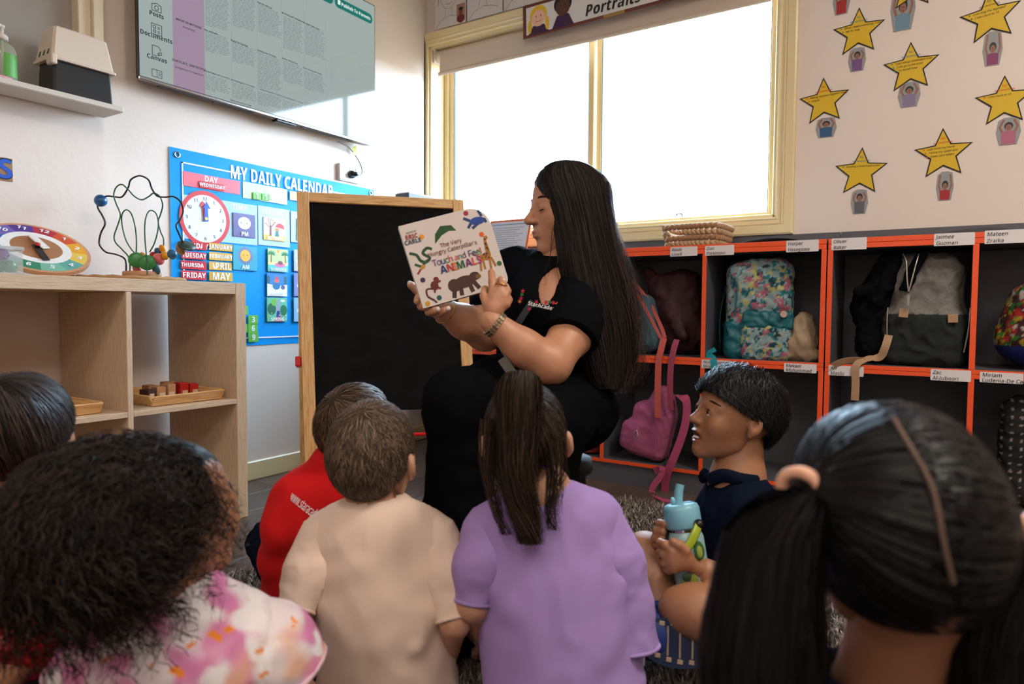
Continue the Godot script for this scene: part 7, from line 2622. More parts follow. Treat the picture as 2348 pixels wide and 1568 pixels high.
func boy_red() -> void:
	var o := thing("person", "child with brown hair in a red t-shirt, leaning beside the easel", "person", Vector3(1.1960, 0.024, 1.8099))
	var hb := look(CF * 0.75 + CR * 0.60 + Vector3(0, 0.25, 0), Vector3(0.10, 1, -0.05))
	var hc := Vector3(1.3114,0.4396,1.8113)
	var s := 0.190
	var mb := MB.new()
	head(mb, hc, hb, s, TONE_FAIR)
	var f := Flesh.new(Vector3(1.2316 - 0.33, 0.0, 1.8412 - 0.33), Vector3(1.2316 + 0.33, 0.5, 1.8412 + 0.33), 0.011)
	f.painted = true
	f.tone = TONE_FAIR
	var neck := Vector3(1.297,0.3458,1.8258)
	f.cone(hc + hb * Vector3(0, -.05, -.02), neck, 0.045, 0.05, 0.02)
	f.cone(neck, Vector3(1.2179,0.1252,1.8293), 0.05, 0.06, 0.04)
	limb(f, [Vector3(1.3114,0.2712,1.7614), Vector3(1.3606,0.1816,1.7589), Vector3(1.3412,0.1341,1.6789)], [0.034, 0.027, 0.020])
	f.into(mb)
	hand(mb, Vector3(1.3412,0.1341,1.6789), Basis(CR, CF, CR.cross(CF)).orthonormalized(), 0.095, TONE_FAIR, [.4, .4, .4, .4, .3], 1.0)
	part("body", mb, M["skin"], o)
	eyes(o, hc, hb, s, Color(0.05, 0.03, 0.02))
	var c := Cloth.new(Vector3(1.2459 - 0.27, 0.02, 1.8538 - 0.27), Vector3(1.2459 + 0.27, 0.46, 1.8538 + 0.27), 0.007)
	c.setup(121, 0.005, 8.0, Vector3(1.0, 0.6, 1.0))
	c.cone(Vector3(1.2797,0.3753,1.8589), Vector3(1.298,0.3131,1.827), 0.040, 0.06, 0.04)
	c.cone(Vector3(1.2354,0.3019,1.9032), Vector3(1.317,0.2864,1.7808), 0.052, 0.052, 0.04)
	c.cone(Vector3(1.2524,0.2565,1.8593), Vector3(1.2141,0.0944,1.8572), 0.100, 0.108, 0.05, CF, 0.75)
	limb(c, [Vector3(1.2434,0.3001,1.91), Vector3(1.2383,0.2472,1.94), Vector3(1.2147,0.186,1.9348)], [0.050, 0.045, 0.040], 0.03)
	limb(c, [Vector3(1.3171,0.2816,1.7809), Vector3(1.352,0.2006,1.7633)], [0.05, 0.045], 0.03)
	c.cone(Vector3(1.2091,0.1677,1.9394), Vector3(1.2263,0.0825,1.8976), 0.036, 0.05, 0.03)
	cloth_part("shirt", c, M["red cotton"], o)
	# white lettering across the back
	var txt := "www.staracademykids"
	var face := (CF * -0.80 - CR * 0.50 + Vector3(0, 0.28, 0)).normalized()
	var along := (CR * 0.86 - Vector3.UP * 0.40).normalized()
	along = (along - face * along.dot(face)).normalized()
	words(txt, Vector3(1.3326,0.3047,1.9621), Basis(along, face.cross(along), face), 0.019, M["white ink"], o, sans, 0.5)
	var g := Cloth.new(Vector3(1.1580 - 0.30, 0.0, 1.7759 - 0.30), Vector3(1.1580 + 0.30, 0.24, 1.7759 + 0.30), 0.012)
	g.setup(122, 0.006, 14.0)
	folded_legs(g, Vector3(1.2106, 0.11, 1.8356), CR, CF * Vector3(1, 0, 1), 0.052, 0.20)
	cloth_part("shorts", g, M["navy cotton"], o)
	var sk := skull(hc, hb, s)
	combed(o, "hair", sk[0], hb, sk[1], Basis(Vector3(1, 0, 0), -0.5), [1.30, 1.70, 2.25], 8000, 0.50, 0.07, 0.12, 0.0022, Color(0.035, 0.020, 0.012), Color(0.16, 0.095, 0.055), M["hair"])


func boy_bottle() -> void:
	var o := thing("person", "child with messy black hair in a navy polo shirt, holding a drink bottle", "person", Vector3(2.0226, 0.024, 1.4387))
	var hb := look(-CR * 0.97 - CF * 0.14 + Vector3(0, 0.20, 0), Vector3(0.05, 1, 0.0))
	var hc := Vector3(2.0007,0.4785,1.4171)
	var s := 0.196
	var tone := TONE_TAN
	var mb := MB.new()
	head(mb, hc, hb, s, tone, {"open": 0.075, "nose": 0.75})
	var f := Flesh.new(Vector3(1.9858 - 0.42, 0.0, 1.5376 - 0.42), Vector3(1.9858 + 0.42, 0.52, 1.5376 + 0.42), 0.008)
	f.painted = true
	f.tone = tone
	var neck := Vector3(2.0112,0.3382,1.4183)
	f.cone(hc + hb * Vector3(0, -.05, -.03), neck, 0.045, 0.05, 0.02)
	f.cone(neck, Vector3(2.0214,0.0965,1.4374), 0.05, 0.06, 0.04)
	# near arm and far arm
	limb(f, [Vector3(2.0708,0.296,1.5014), Vector3(2.0783,0.1847,1.5742), Vector3(1.9976,0.213,1.6003)], [0.036, 0.030, 0.022])
	limb(f, [Vector3(1.9556,0.2438,1.376), Vector3(1.9326,0.1459,1.42), Vector3(1.9061,0.22,1.5277)], [0.036, 0.028, 0.021])
	# far leg, knee up; near leg folded in front
	limb(f, [Vector3(1.9992,0.0521,1.3828), Vector3(1.8725,0.2072,1.5735), Vector3(1.9276,0.1175,1.6384)], [0.060, 0.043, 0.029], 0.02)
	f.cone(Vector3(1.8991,0.1701,1.6002), Vector3(1.9156,0.138,1.6212), 0.038, 0.033, 0.02)
	limb(f, [Vector3(2.0374,0.0874,1.4989), Vector3(2.0124,0.1655,1.6767), Vector3(1.9798,0.1565,1.6742)], [0.055, 0.043, 0.032], 0.02)
	f.cone(Vector3(2.0575,0.1593,1.672), Vector3(1.9829,0.1648,1.6837), 0.040, 0.034, 0.03)
	f.into(mb)
	# near hand: palm on the bottle, fingers forward round it
	hand_from(mb, [Vector3(1.9997,0.2122,1.599), Vector3(1.9712,0.2363,1.6336)], [[Vector3(1.9572,0.2556,1.6498), Vector3(1.9416,0.2636,1.651), Vector3(1.928,0.264,1.6442)], [Vector3(1.9541,0.2451,1.6523), Vector3(1.9377,0.2455,1.6509), Vector3(1.9265,0.2438,1.6415)], [Vector3(1.9545,0.2338,1.6527), Vector3(1.9402,0.2285,1.6479), Vector3(1.9299,0.2258,1.638)], [Vector3(1.9576,0.2226,1.649), Vector3(1.9468,0.2155,1.6444), Vector3(1.9386,0.2126,1.6356)], [Vector3(1.9775,0.2579,1.6438), Vector3(1.9677,0.2683,1.6495), Vector3(1.9567,0.2725,1.6515)]], 0.0088, tone)
	# far hand: knuckles beside the lid
	hand_from(mb, [Vector3(1.9139,0.2094,1.5233), Vector3(1.9086,0.2478,1.5541)], [[Vector3(1.9085,0.276,1.58), Vector3(1.9106,0.2847,1.5983), Vector3(1.923,0.2871,1.6057)], [Vector3(1.9052,0.2637,1.5851), Vector3(1.9068,0.2709,1.6039), Vector3(1.9213,0.2734,1.6099)], [Vector3(1.9042,0.2508,1.5865), Vector3(1.905,0.2572,1.6058), Vector3(1.9203,0.26,1.6113)], [Vector3(1.9053,0.2389,1.5841), Vector3(1.9058,0.2428,1.6001), Vector3(1.9186,0.2453,1.6061)], [Vector3(1.9125,0.2802,1.5463), Vector3(1.9195,0.2929,1.5565), Vector3(1.9295,0.3003,1.5652)]], 0.0086, tone)
	part("body", mb, M["skin"], o)
	eyes(o, hc, hb, s, Color(0.02, 0.010, 0.006), Vector3(0.1, 0.25, 1))
	# teeth
	mb = MB.new()
	mb.col = Color(0.75, 0.73, 0.70)
	mb.ball(hc + hb * (Vector3(0, -.285, .345) * s), Vector3(.055, .016, .05) * s, hb, 6, 12)
	part("teeth", mb, M["wet"], o)
	# navy polo with collar
	var c := Cloth.new(Vector3(2.0254 - 0.27, 0.04, 1.4282 - 0.27), Vector3(2.0254 + 0.27, 0.46, 1.4282 + 0.27), 0.007)
	c.setup(131, 0.003, 11.0)
	c.cone(Vector3(2.0637,0.2956,1.4704), Vector3(1.9713,0.2582,1.3652), 0.054, 0.052, 0.04)
	c.cone(Vector3(2.0151,0.2654,1.42), Vector3(2.0291,0.0966,1.4325), 0.092, 0.098, 0.05, CR, 0.85)
	c.cone(Vector3(2.0133,0.32,1.418), Vector3(2.0129,0.2836,1.4203), 0.056, 0.07, 0.03)
	limb(c, [Vector3(2.0685,0.2947,1.4911), Vector3(2.0781,0.2472,1.5352), Vector3(2.0791,0.2196,1.5539)], [0.052, 0.046, 0.044], 0.03)
	limb(c, [Vector3(1.9635,0.2486,1.3707), Vector3(1.9444,0.1802,1.3986)], [0.050, 0.046], 0.03)
	c.ell(neck + Vector3(0, 0.03, 0) - CR * 0.012, Vector3(0.05, 0.036, 0.05), Basis(), 0.008, true)
	cloth_part("shirt", c, M["navy cotton"], o)
	mb = MB.new()
	for e in [[[Vector3(1.969,0.3519,1.4682), Vector3(1.9997,0.3671,1.4775), Vector3(2.0335,0.3622,1.474), Vector3(2.0571,0.3556,1.4475)], 0.010], [[Vector3(1.9552,0.3606,1.4528), Vector3(1.9449,0.3465,1.4364), Vector3(1.9581,0.3488,1.3923)], 0.009]]:
		mb.tube(smooth(e[0], 5), e[1], 8, true, Vector3.UP, 1.4)
	part("collar", mb, M["navy cotton"], o)
	var g := Cloth.new(Vector3(2.0269 - 0.26, 0.0, 1.4581 - 0.26), Vector3(2.0269 + 0.26, 0.25, 1.4581 + 0.26), 0.008)
	g.setup(132, 0.005, 14.0)
	g.ell(Vector3(2.0278, 0.115, 1.4237), Vector3(0.105, 0.09, 0.105), Basis(), 0.03)
	g.cone(Vector3(2.0099,0.0472,1.3881), Vector3(1.954,0.1059,1.4561), 0.07, 0.062, 0.03)
	g.cone(Vector3(2.045,0.0788,1.4946), Vector3(2.0391,0.1278,1.6024), 0.07, 0.06, 0.03)
	cloth_part("shorts", g, M["navy cotton"], o)
	shoe(o)
	var sk := skull(hc, hb, s)
	combed(o, "hair", sk[0], hb, sk[1], Basis(Vector3(1, 0, 0), -0.35), [1.50, 1.60, 2.10], 8000, 0.60, 0.16, 0.40, 0.0024, Color(0.006, 0.006, 0.008), Color(0.022, 0.020, 0.022), M["hair"], 0.3)
	# bottle
	var ax := (Vector3(1.9495,0.3233,1.5891) - Vector3(1.9799,0.1884,1.6011)).normalized()
	var base := Vector3(1.983,0.1611,1.5983)
	var bb := Basis(ax.cross(CF).normalized(), ax, ax.cross(CF).normalized().cross(ax))
	var t := thing("drink_bottle", "pale blue drink bottle with a flip straw and lime strap", "bottle", base)
	mb = MB.new()
	mb.lathe(base, [Vector2(0, 0), Vector2(0.030, 0), Vector2(0.033, 0.004), Vector2(0.0335, 0.105), Vector2(0.030, 0.116), Vector2(0.027, 0.120)], 32, bb)
	part("flask", mb, mat("flask blue", Color(0.58, 0.72, 0.75), 0.35), t)
	mb = MB.new()
	mb.lathe(base, [Vector2(0.0285, 0.118), Vector2(0.0285, 0.124)], 32, bb)
	part("steel_band", mb, M["chrome"], t)
	mb = MB.new()
	mb.lathe(base, [Vector2(0, 0.124), Vector2(0.033, 0.124), Vector2(0.0345, 0.128), Vector2(0.0345, 0.160), Vector2(0.031, 0.168), Vector2(0.026, 0.170), Vector2(0, 0.170)], 36, bb)
	for i in 9:
		var q := 1.2 + i * 0.11
		mb.box(base + bb * Vector3(cos(q) * 0.0343, 0.140, sin(q) * 0.0343), Vector3(0.0016, 0.020, 0.0016), 0.0004, bb * Basis(Vector3.UP, -q))
	var lidm := mat("lid blue", Color(0.46, 0.69, 0.76), 0.4)
	var lid := part("lid", mb, lidm, t)
	mb = MB.new()
	mb.box(base + bb * Vector3(-0.010, 0.1705, 0.004), Vector3(0.026, 0.002, 0.014), 0.0005, bb)
	part("recess", mb, mat("lid recess", Color(0.30, 0.56, 0.65), 0.5), lid)
	mb = MB.new()
	mb.tube([base + bb * Vector3(0.004, 0.168, 0.002), base + bb * Vector3(0.0, 0.190, 0.0), base + bb * Vector3(-0.006, 0.206, 0)], [0.0088, 0.0085, 0.0082], 14)
	mb.ball(base + bb * Vector3(0.013, 0.176, 0), Vector3(0.006, 0.008, 0.006), bb, 8, 10)
	part("straw", mb, lidm, lid)
	mb = MB.new()
	var sp := smooth([Vector3(1.9895,0.2983,1.6066), Vector3(1.9891,0.2851,1.6254), Vector3(1.9826,0.2676,1.64), Vector3(1.9747,0.2593,1.6503)], 5)
	mb.tube(sp, 0.0085, 8, true, CF, 0.3)
	part("strap", mb, mat("lime plastic", Color(0.55, 0.62, 0.08), 0.4), t, "lime green carry strap")
	mb = MB.new()
	mb.ball(Vector3(1.9886,0.2982,1.6036), Vector3.ONE * 0.010, Basis(), 8, 10)
	part("strap_pin", mb, M["black plastic"], t)
	for e in [[Vector3(1.9965,0.2556,1.6236), Color(0.15, 0.35, 0.12), 0.010, 0.018], [Vector3(1.9975,0.2544,1.6242), Color(0.55, 0.60, 0.25), 0.006, 0.012], [Vector3(1.9792,0.2073,1.6385), Color(0.12, 0.22, 0.10), 0.009, 0.007], [Vector3(1.9907,0.2006,1.6304), Color(0.42, 0.45, 0.10), 0.008, 0.012], [Vector3(1.9747,0.1883,1.6412), Color(0.30, 0.40, 0.12), 0.007, 0.014]]:
		mb = MB.new()
		mb.col = (e[1] as Color).srgb_to_linear()
		mb.ball(e[0], Vector3(e[2], e[3], 0.002), Basis(bb.x, bb.y, bb.x.cross(bb.y)), 6, 12)
		part("decal", mb, M["print"], t)


func shoe(o: Node3D) -> void:
	# trainer lying on its side, sole towards the room; a blue sock above it
	var heel := Vector3(2.0256,0.107,1.6953)
	var toe := Vector3(1.9483,0.1168,1.7203)
	var z := (-CF * 0.92 + Vector3(0, 0.25, 0)).normalized()
	var x := (heel - toe).normalized()
	x = (x - z * x.dot(z)).normalized()
	var b := Basis(x, z.cross(x), z)
	var mid := Vector3(1.9816,0.1132,1.7052)
	var f := Cloth.new(mid - Vector3.ONE * 0.14, mid + Vector3.ONE * 0.14, 0.005)
	f.setup(141, 0.0, 10.0)
	f.rbox(mid - z * 0.012, Vector3(0.082, 0.034, 0.024), 0.022, b, 0.01)
	f.cone(mid - x * 0.045 - z * 0.01, Vector3(1.9384,0.1247,1.6609), 0.036, 0.034, 0.03)
	cloth_part("shoe", f, mat("shoe blue", Color(0.02, 0.16, 0.42), 0.7), o, "royal blue trainer")
	var mb := MB.new()
	var pts := PackedVector2Array()
	for i in 28:
		var q := TAU * i / 28
		var w := 0.036 - 0.006 * cos(q * 2.0 + 0.5)
		pts.append(Vector2(cos(q) * 0.086, sin(q) * w))
	mb.prism(mid + z * 0.008, pts, 0.012, b)
	part("sole", mb, mat("sole blue", Color(0.02, 0.12, 0.26), 0.6), o)
	for i in 6:
		mb = MB.new()
		mb.box(mid + z * 0.0205 + x * (-0.062 + i * 0.022), Vector3(0.0035, 0.052 - 0.006 * absf(i - 2.5), 0.003), 0.001, b * Basis(Vector3(0, 0, 1), 0.12))
		part("tread", mb, mat("tread cream", Color(0.62, 0.55, 0.46), 0.6), o)
		for e in [-1.0, 1.0]:
			mb = MB.new()
			mb.box(mid + z * 0.0205 + x * (-0.052 + i * 0.020) + b.y * e * (0.031 - 0.003 * absf(i - 2.5)), Vector3(0.010, 0.008, 0.003), 0.001, b)
			part("tread", mb, M["tread cream"], o)


func girl_curly() -> void:
	var o := thing("person", "child with a big cloud of dark curls in a pink tie-dyed top", "person", Vector3(1.6154, 0.024, 2.4039))
	var hb := look(CF * 0.90 + CR * 0.46 + Vector3(0, 0.22, 0), Vector3(0.0, 1, 0.0))
	var hc := Vector3(1.5947,0.4461,2.4021)
	var s := 0.188
	var mb := MB.new()
	head(mb, hc, hb, s, TONE_TAN)
	var f := Flesh.new(Vector3(1.6137 - 0.34, 0.0, 2.4020 - 0.34), Vector3(1.6137 + 0.34, 0.5, 2.4020 + 0.34), 0.008)
	f.painted = true
	f.tone = TONE_TAN
	var neck := Vector3(1.5954,0.3234,2.4085)
	var hip := Vector3(1.6154, 0.12, 2.4039)
	f.cone(hc + hb * Vector3(0, -.05, -.02), neck, 0.045, 0.05, 0.02)
	f.cone(neck, hip, 0.05, 0.07, 0.05)
	limb(f, [Vector3(1.6703,0.2748,2.3398), Vector3(1.6972,0.1993,2.3031), Vector3(1.5838,0.0668,2.2404)], [0.036, 0.028, 0.021])
	limb(f, [Vector3(1.5403,0.2937,2.4691), Vector3(1.5083,0.217,2.4938), Vector3(1.4152,0.0803,2.4184)], [0.036, 0.028, 0.021])
	f.into(mb)
	var hbas := Basis(CR, CF * 0.9 - Vector3.UP * 0.3, CR.cross(CF * 0.9 - Vector3.UP * 0.3)).orthonormalized()
	hand(mb, Vector3(1.5838,0.0668,2.2404), hbas, 0.095, TONE_TAN, [.4, .4, .4, .4, .3], -1.0)
	hand(mb, Vector3(1.4152,0.0803,2.4184), hbas, 0.095, TONE_TAN, [.4, .4, .4, .4, .3], 1.0)
	part("body", mb, M["skin"], o)
	eyes(o, hc, hb, s, Color(0.03, 0.015, 0.008))
	var c := Cloth.new(Vector3(1.6137 - 0.27, 0.03, 2.4020 - 0.27), Vector3(1.6137 + 0.27, 0.44, 2.4020 + 0.27), 0.0055)
	c.setup(151, 0.003, 13.0)
	c.print_kind = 3
	c.painted = true
	c.cone(Vector3(1.5517,0.2888,2.4502), Vector3(1.6649,0.2903,2.3542), 0.054, 0.052, 0.03)
	c.cone(Vector3(1.5998,0.3234,2.4057), Vector3(1.6028,0.2999,2.4052), 0.058, 0.07, 0.03)
	c.cone(Vector3(1.6083,0.2634,2.4037), Vector3(1.616,0.1589,2.4047), 0.108, 0.118, 0.05, CF, 0.75)
	c.ell(neck + Vector3(0, 0.028, 0), Vector3(0.05, 0.03, 0.05), Basis(), 0.008, true)
	sleeve(o, [Vector3(1.6648,0.2956,2.354), Vector3(1.6814,0.2802,2.3324), Vector3(1.6985,0.2402,2.3119)], [0.052, 0.054, 0.052], M["painted cloth"], 151, 3)
	sleeve(o, [Vector3(1.5431,0.2836,2.456), Vector3(1.5289,0.2477,2.479)], [0.05, 0.046], M["painted cloth"], 151, 3)
	cloth_part("top", c, M["painted cloth"], o, "pink, white and apricot tie-dyed top")
	var g := Cloth.new(hip - Vector3(0.34, 0.12, 0.34), hip + Vector3(0.34, 0.14, 0.34), 0.011)
	g.setup(152, 0.006, 14.0)
	folded_legs(g, hip, CR, CF * Vector3(1, 0, 1), 0.05, 0.12)
	g.ell(hip, Vector3(0.10, 0.09, 0.10), Basis(), 0.04)
	cloth_part("leggings", g, mat("plum cotton", Color(0.16, 0.05, 0.12), 0.9), o)
	var sk := skull(hc, hb, s)
	var dk := Color(0.006, 0.004, 0.004)
	var lt := Color(0.032, 0.020, 0.015)
	var h := MB.new()
	skull_cap(h, sk[0], hb, sk[1], dk, 1.0)
	# soft inner mass
	var k := Field.new(hc - Vector3.ONE * 0.2, hc + Vector3.ONE * 0.2, 0.008)
	k.ell(sk[0] - hb.z * 0.038 - hb.y * 0.012 - CR * 0.022, Vector3(0.096, 0.092, 0.090), hb, 0.02)
	k.ell(sk[0] - hb.z * 0.055 - hb.y * 0.040 - CR * 0.045, Vector3(0.080, 0.068, 0.060), hb, 0.03)
	h.col = dk
	k.into(h)
	curls(h, sk[0] - hb.z * 0.032 - hb.y * 0.008 - CR * 0.022, hb, Vector3(0.092, 0.085, 0.088), 6500, 0.058, dk, lt)
	curls(h, sk[0] - hb.z * 0.050 - hb.y * 0.040 - CR * 0.045, hb, Vector3(0.078, 0.066, 0.06), 2200, 0.045, dk, lt)
	part("hair", h, M["soft hair"], o, "cloud of dark brown curls")


func child_edge() -> void:
	var o := thing("person", "child with straight dark brown hair in a magenta and red top", "person", Vector3(1.0942, 0.024, 2.3852))
	var hb := look(CF * 0.96 + CR * 0.12 + Vector3(0, 0.15, 0))
	var hc := Vector3(1.1195,0.4909,2.3701)
	var s := 0.188
	var mb := MB.new()
	head(mb, hc, hb, s, TONE_TAN, {"ears": false})
	var f := Flesh.new(Vector3(1.0966 - 0.34, 0.0, 2.3772 - 0.34), Vector3(1.0966 + 0.34, 0.5, 2.3772 + 0.34), 0.010)
	f.painted = true
	f.tone = TONE_TAN
	var neck := Vector3(1.1116,0.3759,2.3697)
	var hip := Vector3(1.0855, 0.12, 2.3788)
	f.cone(hc + hb * Vector3(0, -.05, -.02), neck, 0.045, 0.05, 0.02)
	f.cone(neck, hip, 0.05, 0.07, 0.05)
	limb(f, [Vector3(1.1543,0.3202,2.3219), Vector3(1.2445,0.22,2.365), Vector3(1.208,0.1519,2.4277)], [0.035, 0.030, 0.024])
	limb(f, [Vector3(1.0506,0.3292,2.4231), Vector3(1.0248,0.2098,2.4463), Vector3(0.9502,0.0739,2.3828)], [0.035, 0.028, 0.021])
	f.into(mb)
	hand(mb, Vector3(1.208,0.1519,2.4277), Basis(-Vector3.UP, -CR, Vector3.UP.cross(CR)).orthonormalized(), 0.10, TONE_TAN, [.3, .3, .3, .3, .3], 1.0)
	part("body", mb, M["skin"], o)
	eyes(o, hc, hb, s, Color(0.03, 0.015, 0.008))
	var c := Cloth.new(Vector3(1.0966 - 0.27, 0.03, 2.3772 - 0.27), Vector3(1.0966 + 0.27, 0.46, 2.3772 + 0.27), 0.007)
	c.setup(161, 0.004, 14.0)
	c.cone(Vector3(1.0503,0.3329,2.4112), Vector3(1.148,0.3273,2.3255), 0.052, 0.052, 0.03)
	c.cone(Vector3(1.1114,0.383,2.3694), Vector3(1.1125,0.3476,2.3707), 0.058, 0.07, 0.03)
	c.cone(Vector3(1.1113,0.291,2.3747), Vector3(1.0967,0.1017,2.3828), 0.108, 0.118, 0.05, CF, 0.75)
	cloth_part("top", c, M["magenta cotton"], o)
	c = Cloth.new(Vector3(1.1833 - 0.20, 0.03, 2.3692 - 0.20), Vector3(1.1833 + 0.20, 0.40, 2.3692 + 0.20), 0.006)
	c.setup(162, 0.007, 22.0)
	limb(c, [Vector3(1.1545,0.313,2.3222), Vector3(1.211,0.2475,2.3492), Vector3(1.2335,0.2088,2.3786)], [0.052, 0.052, 0.050], 0.02)
	c.cone(Vector3(1.2448,0.2013,2.3777), Vector3(1.184,0.1956,2.4287), 0.034, 0.034, 0.03)
	cloth_part("ruffle", c, mat("red satin", Color(0.56, 0.02, 0.03), 0.35), o, "shiny red ruffled sleeve")
	var g := Cloth.new(hip - Vector3(0.32, 0.12, 0.32), hip + Vector3(0.32, 0.14, 0.32), 0.011)
	g.setup(163, 0.006, 14.0)
	folded_legs(g, hip, CR, CF * Vector3(1, 0, 1), 0.055, 0.19)
	g.ell(hip, Vector3(0.11, 0.09, 0.10), Basis(), 0.04)
	cloth_part("leggings", g, M["plum cotton"], o)
	var sk := skull(hc, hb, s)
	combed(o, "hair", sk[0], hb, sk[1] * Vector3(1.04, 1.02, 1.04), Basis(Vector3(1, 0, 0), -0.25), [1.25, 2.0, 2.3], 6500, 1.1, 0.10, 0.10, 0.0020, Color(0.014, 0.010, 0.008), Color(0.070, 0.046, 0.036), M["hair"])


func girl_pigtails() -> void:
	var o := thing("person", "child with shiny black hair parted into two pigtails with peach bands", "person", Vector3(2.3360, 0.024, 2.1790))
	var hb := look(CF * 0.98 + CR * 0.17 + Vector3(0, 0.10, 0), Vector3.UP - CR * 0.20)
	var hc := Vector3(2.3422,0.5247,2.2535)
	var s := 0.200
	var mb := MB.new()
	head(mb, hc, hb, s, TONE_BROWN)
	var f := Flesh.new(Vector3(2.3361 - 0.30, 0.0, 2.2205 - 0.30), Vector3(2.3361 + 0.30, 0.56, 2.2205 + 0.30), 0.011)
	f.painted = true
	f.tone = TONE_BROWN
	var neck := Vector3(2.339,0.3915,2.2393)
	var hip := Vector3(2.3372, 0.12, 2.1804)
	f.cone(hc + hb * Vector3(0, -.05, -.01), neck, 0.040, 0.038, 0.02)
	f.cone(neck - Vector3(0, 0.05, 0), hip, 0.05, 0.07, 0.04)
	var shl := neck - CR * 0.105 - Vector3(0, 0.045, 0)
	var shr := neck + CR * 0.105 - Vector3(0, 0.045, 0)
	limb(f, [shl, shl - CR * 0.05 - Vector3(0, 0.15, 0) - CF * 0.02, shl - CR * 0.01 - Vector3(0, 0.23, 0) + CF * 0.12], [0.036, 0.028, 0.021])
	limb(f, [shr, shr + CR * 0.05 - Vector3(0, 0.15, 0) - CF * 0.02, shr + CR * 0.01 - Vector3(0, 0.23, 0) + CF * 0.12], [0.036, 0.028, 0.021])
	f.into(mb)
	var hbas := Basis(CR, CF, CR.cross(CF)).orthonormalized()
	hand(mb, shl - CR * 0.01 - Vector3(0, 0.23, 0) + CF * 0.12, hbas, 0.10, TONE_BROWN, [.4, .4, .4, .4, .3], 1.0)
	hand(mb, shr + CR * 0.01 - Vector3(0, 0.23, 0) + CF * 0.12, hbas, 0.10, TONE_BROWN, [.4, .4, .4, .4, .3], -1.0)
	part("body", mb, M["skin"], o)
	eyes(o, hc, hb, s, Color(0.02, 0.01, 0.006))
	var c := Cloth.new(hip - Vector3(0.24, 0.10, 0.24), Vector3(hip.x + 0.24, neck.y + 0.05, hip.z + 0.24), 0.009)
	c.setup(171, 0.003, 12.0)
	c.cone(shl, shr, 0.05, 0.05, 0.03)
	c.cone((shl + shr) / 2 - Vector3(0, 0.03, 0), hip, 0.105, 0.115, 0.05, CF, 0.75)
	limb(c, [shl, shl - CR * 0.035 - Vector3(0, 0.09, 0)], [0.05, 0.045])
	limb(c, [shr, shr + CR * 0.035 - Vector3(0, 0.09, 0)], [0.05, 0.045])
	c.ell(neck + Vector3(0, 0.02, 0), Vector3(0.05, 0.045, 0.05), Basis(), 0.008, true)
	cloth_part("shirt", c, M["navy cotton"], o)
	var g := Cloth.new(hip - Vector3(0.34, 0.12, 0.34), hip + Vector3(0.34, 0.14, 0.34), 0.012)
	g.setup(172, 0.006, 14.0)
	folded_legs(g, hip, CR, CF * Vector3(1, 0, 1), 0.055, 0.19)
	g.ell(hip, Vector3(0.11, 0.09, 0.10), Basis(), 0.04)
	cloth_part("leggings", g, M["black trousers"], o)
	var sk := skull(hc, hb, s)
	var dk := Color(0.004, 0.004, 0.005)
	var lt := Color(0.014, 0.013, 0.014)
	var h := MB.new()
	skull_cap(h, sk[0], hb, sk[1], dk, 0.995)
	var tl: Vector3 = (hb.transposed() * (Vector3(2.2864,0.5638,2.3106) - sk[0]) / sk[1]).normalized()
	var tr: Vector3 = (hb.transposed() * (Vector3(2.4252,0.5353,2.2118) - sk[0]) / sk[1]).normalized()
	drawn_to(h, sk[0], hb, sk[1], tl, signf(tl.x), 8000, 0.0022, dk, lt, -0.75, 0.035)
	drawn_to(h, sk[0], hb, sk[1], tr, signf(tr.x), 8000, 0.0022, dk, lt, -0.75, 0.035)
	bundle(h, [[Vector3(2.2864,0.5638,2.3106), CR * 0.014, CF * -0.016], [Vector3(2.2809,0.5613,2.332), CR * 0.024, CF * -0.024], [Vector3(2.2715,0.5403,2.3511), CR * 0.034, CF * -0.030], [Vector3(2.2686,0.5013,2.3611), CR * 0.038, CF * -0.034], [Vector3(2.2674,0.4544,2.3645), CR * 0.044, CF * -0.032], [Vector3(2.2672,0.3857,2.3566), CR * 0.036, CF * -0.026], [Vector3(2.268,0.3307,2.3473), CR * 0.018, CF * -0.014]], 0, TAU, 2200, 0.0018, dk, lt, 0.006)
	bundle(h, [[Vector3(2.4252,0.5353,2.2118), CR * 0.020, CF * -0.022], [Vector3(2.4357,0.5286,2.2174), CR * 0.034, CF * -0.030], [Vector3(2.4314,0.501,2.2336), CR * 0.042, CF * -0.034], [Vector3(2.4239,0.4643,2.2464), CR * 0.044, CF * -0.034], [Vector3(2.4227,0.416,2.2499), CR * 0.042, CF * -0.032], [Vector3(2.4267,0.3248,2.2346), CR * 0.02, CF * -0.014]], 0, TAU, 1800, 0.0018, dk, lt, 0.006)
	part("hair", h, M["hair"], o, "shiny black hair")
	# pale parting line over the crown
	mb = MB.new()
	var line := []
	for i in 12:
		var a := -0.35 - i * 0.125
		var d := Vector3(0.0 + 0.018 * sin(i * 0.9), cos(a), sin(a))
		line.append(sk[0] + hb * (d * sk[1] * 1.032))
	mb.tube(line, 0.0019, 6)
	part("parting", mb, mat("scalp", Color(0.36, 0.28, 0.23), 0.7), o, "pale parting line")
	for e in [[Vector3(2.2856,0.564,2.3135), Vector3(2.2796,0.5603,2.3329)], [Vector3(2.4252,0.5353,2.2118), Vector3(2.4357,0.5286,2.2174)]]:
		mb = MB.new()
		var ax := ((e[1] as Vector3) - (e[0] as Vector3)).normalized()
		var u := ax.cross(CF).normalized()
		var ring := []
		for i in 25:
			var q := TAU * i / 24
			ring.append(e[0] + ax * 0.004 + (u * cos(q) + u.cross(ax) * sin(q)) * 0.0165)
		mb.tube(ring, 0.0050, 8, false)
		part("hair_band", mb, mat("peach band", Color(0.86, 0.65, 0.54), 0.6), o, "peach elastic hair band")


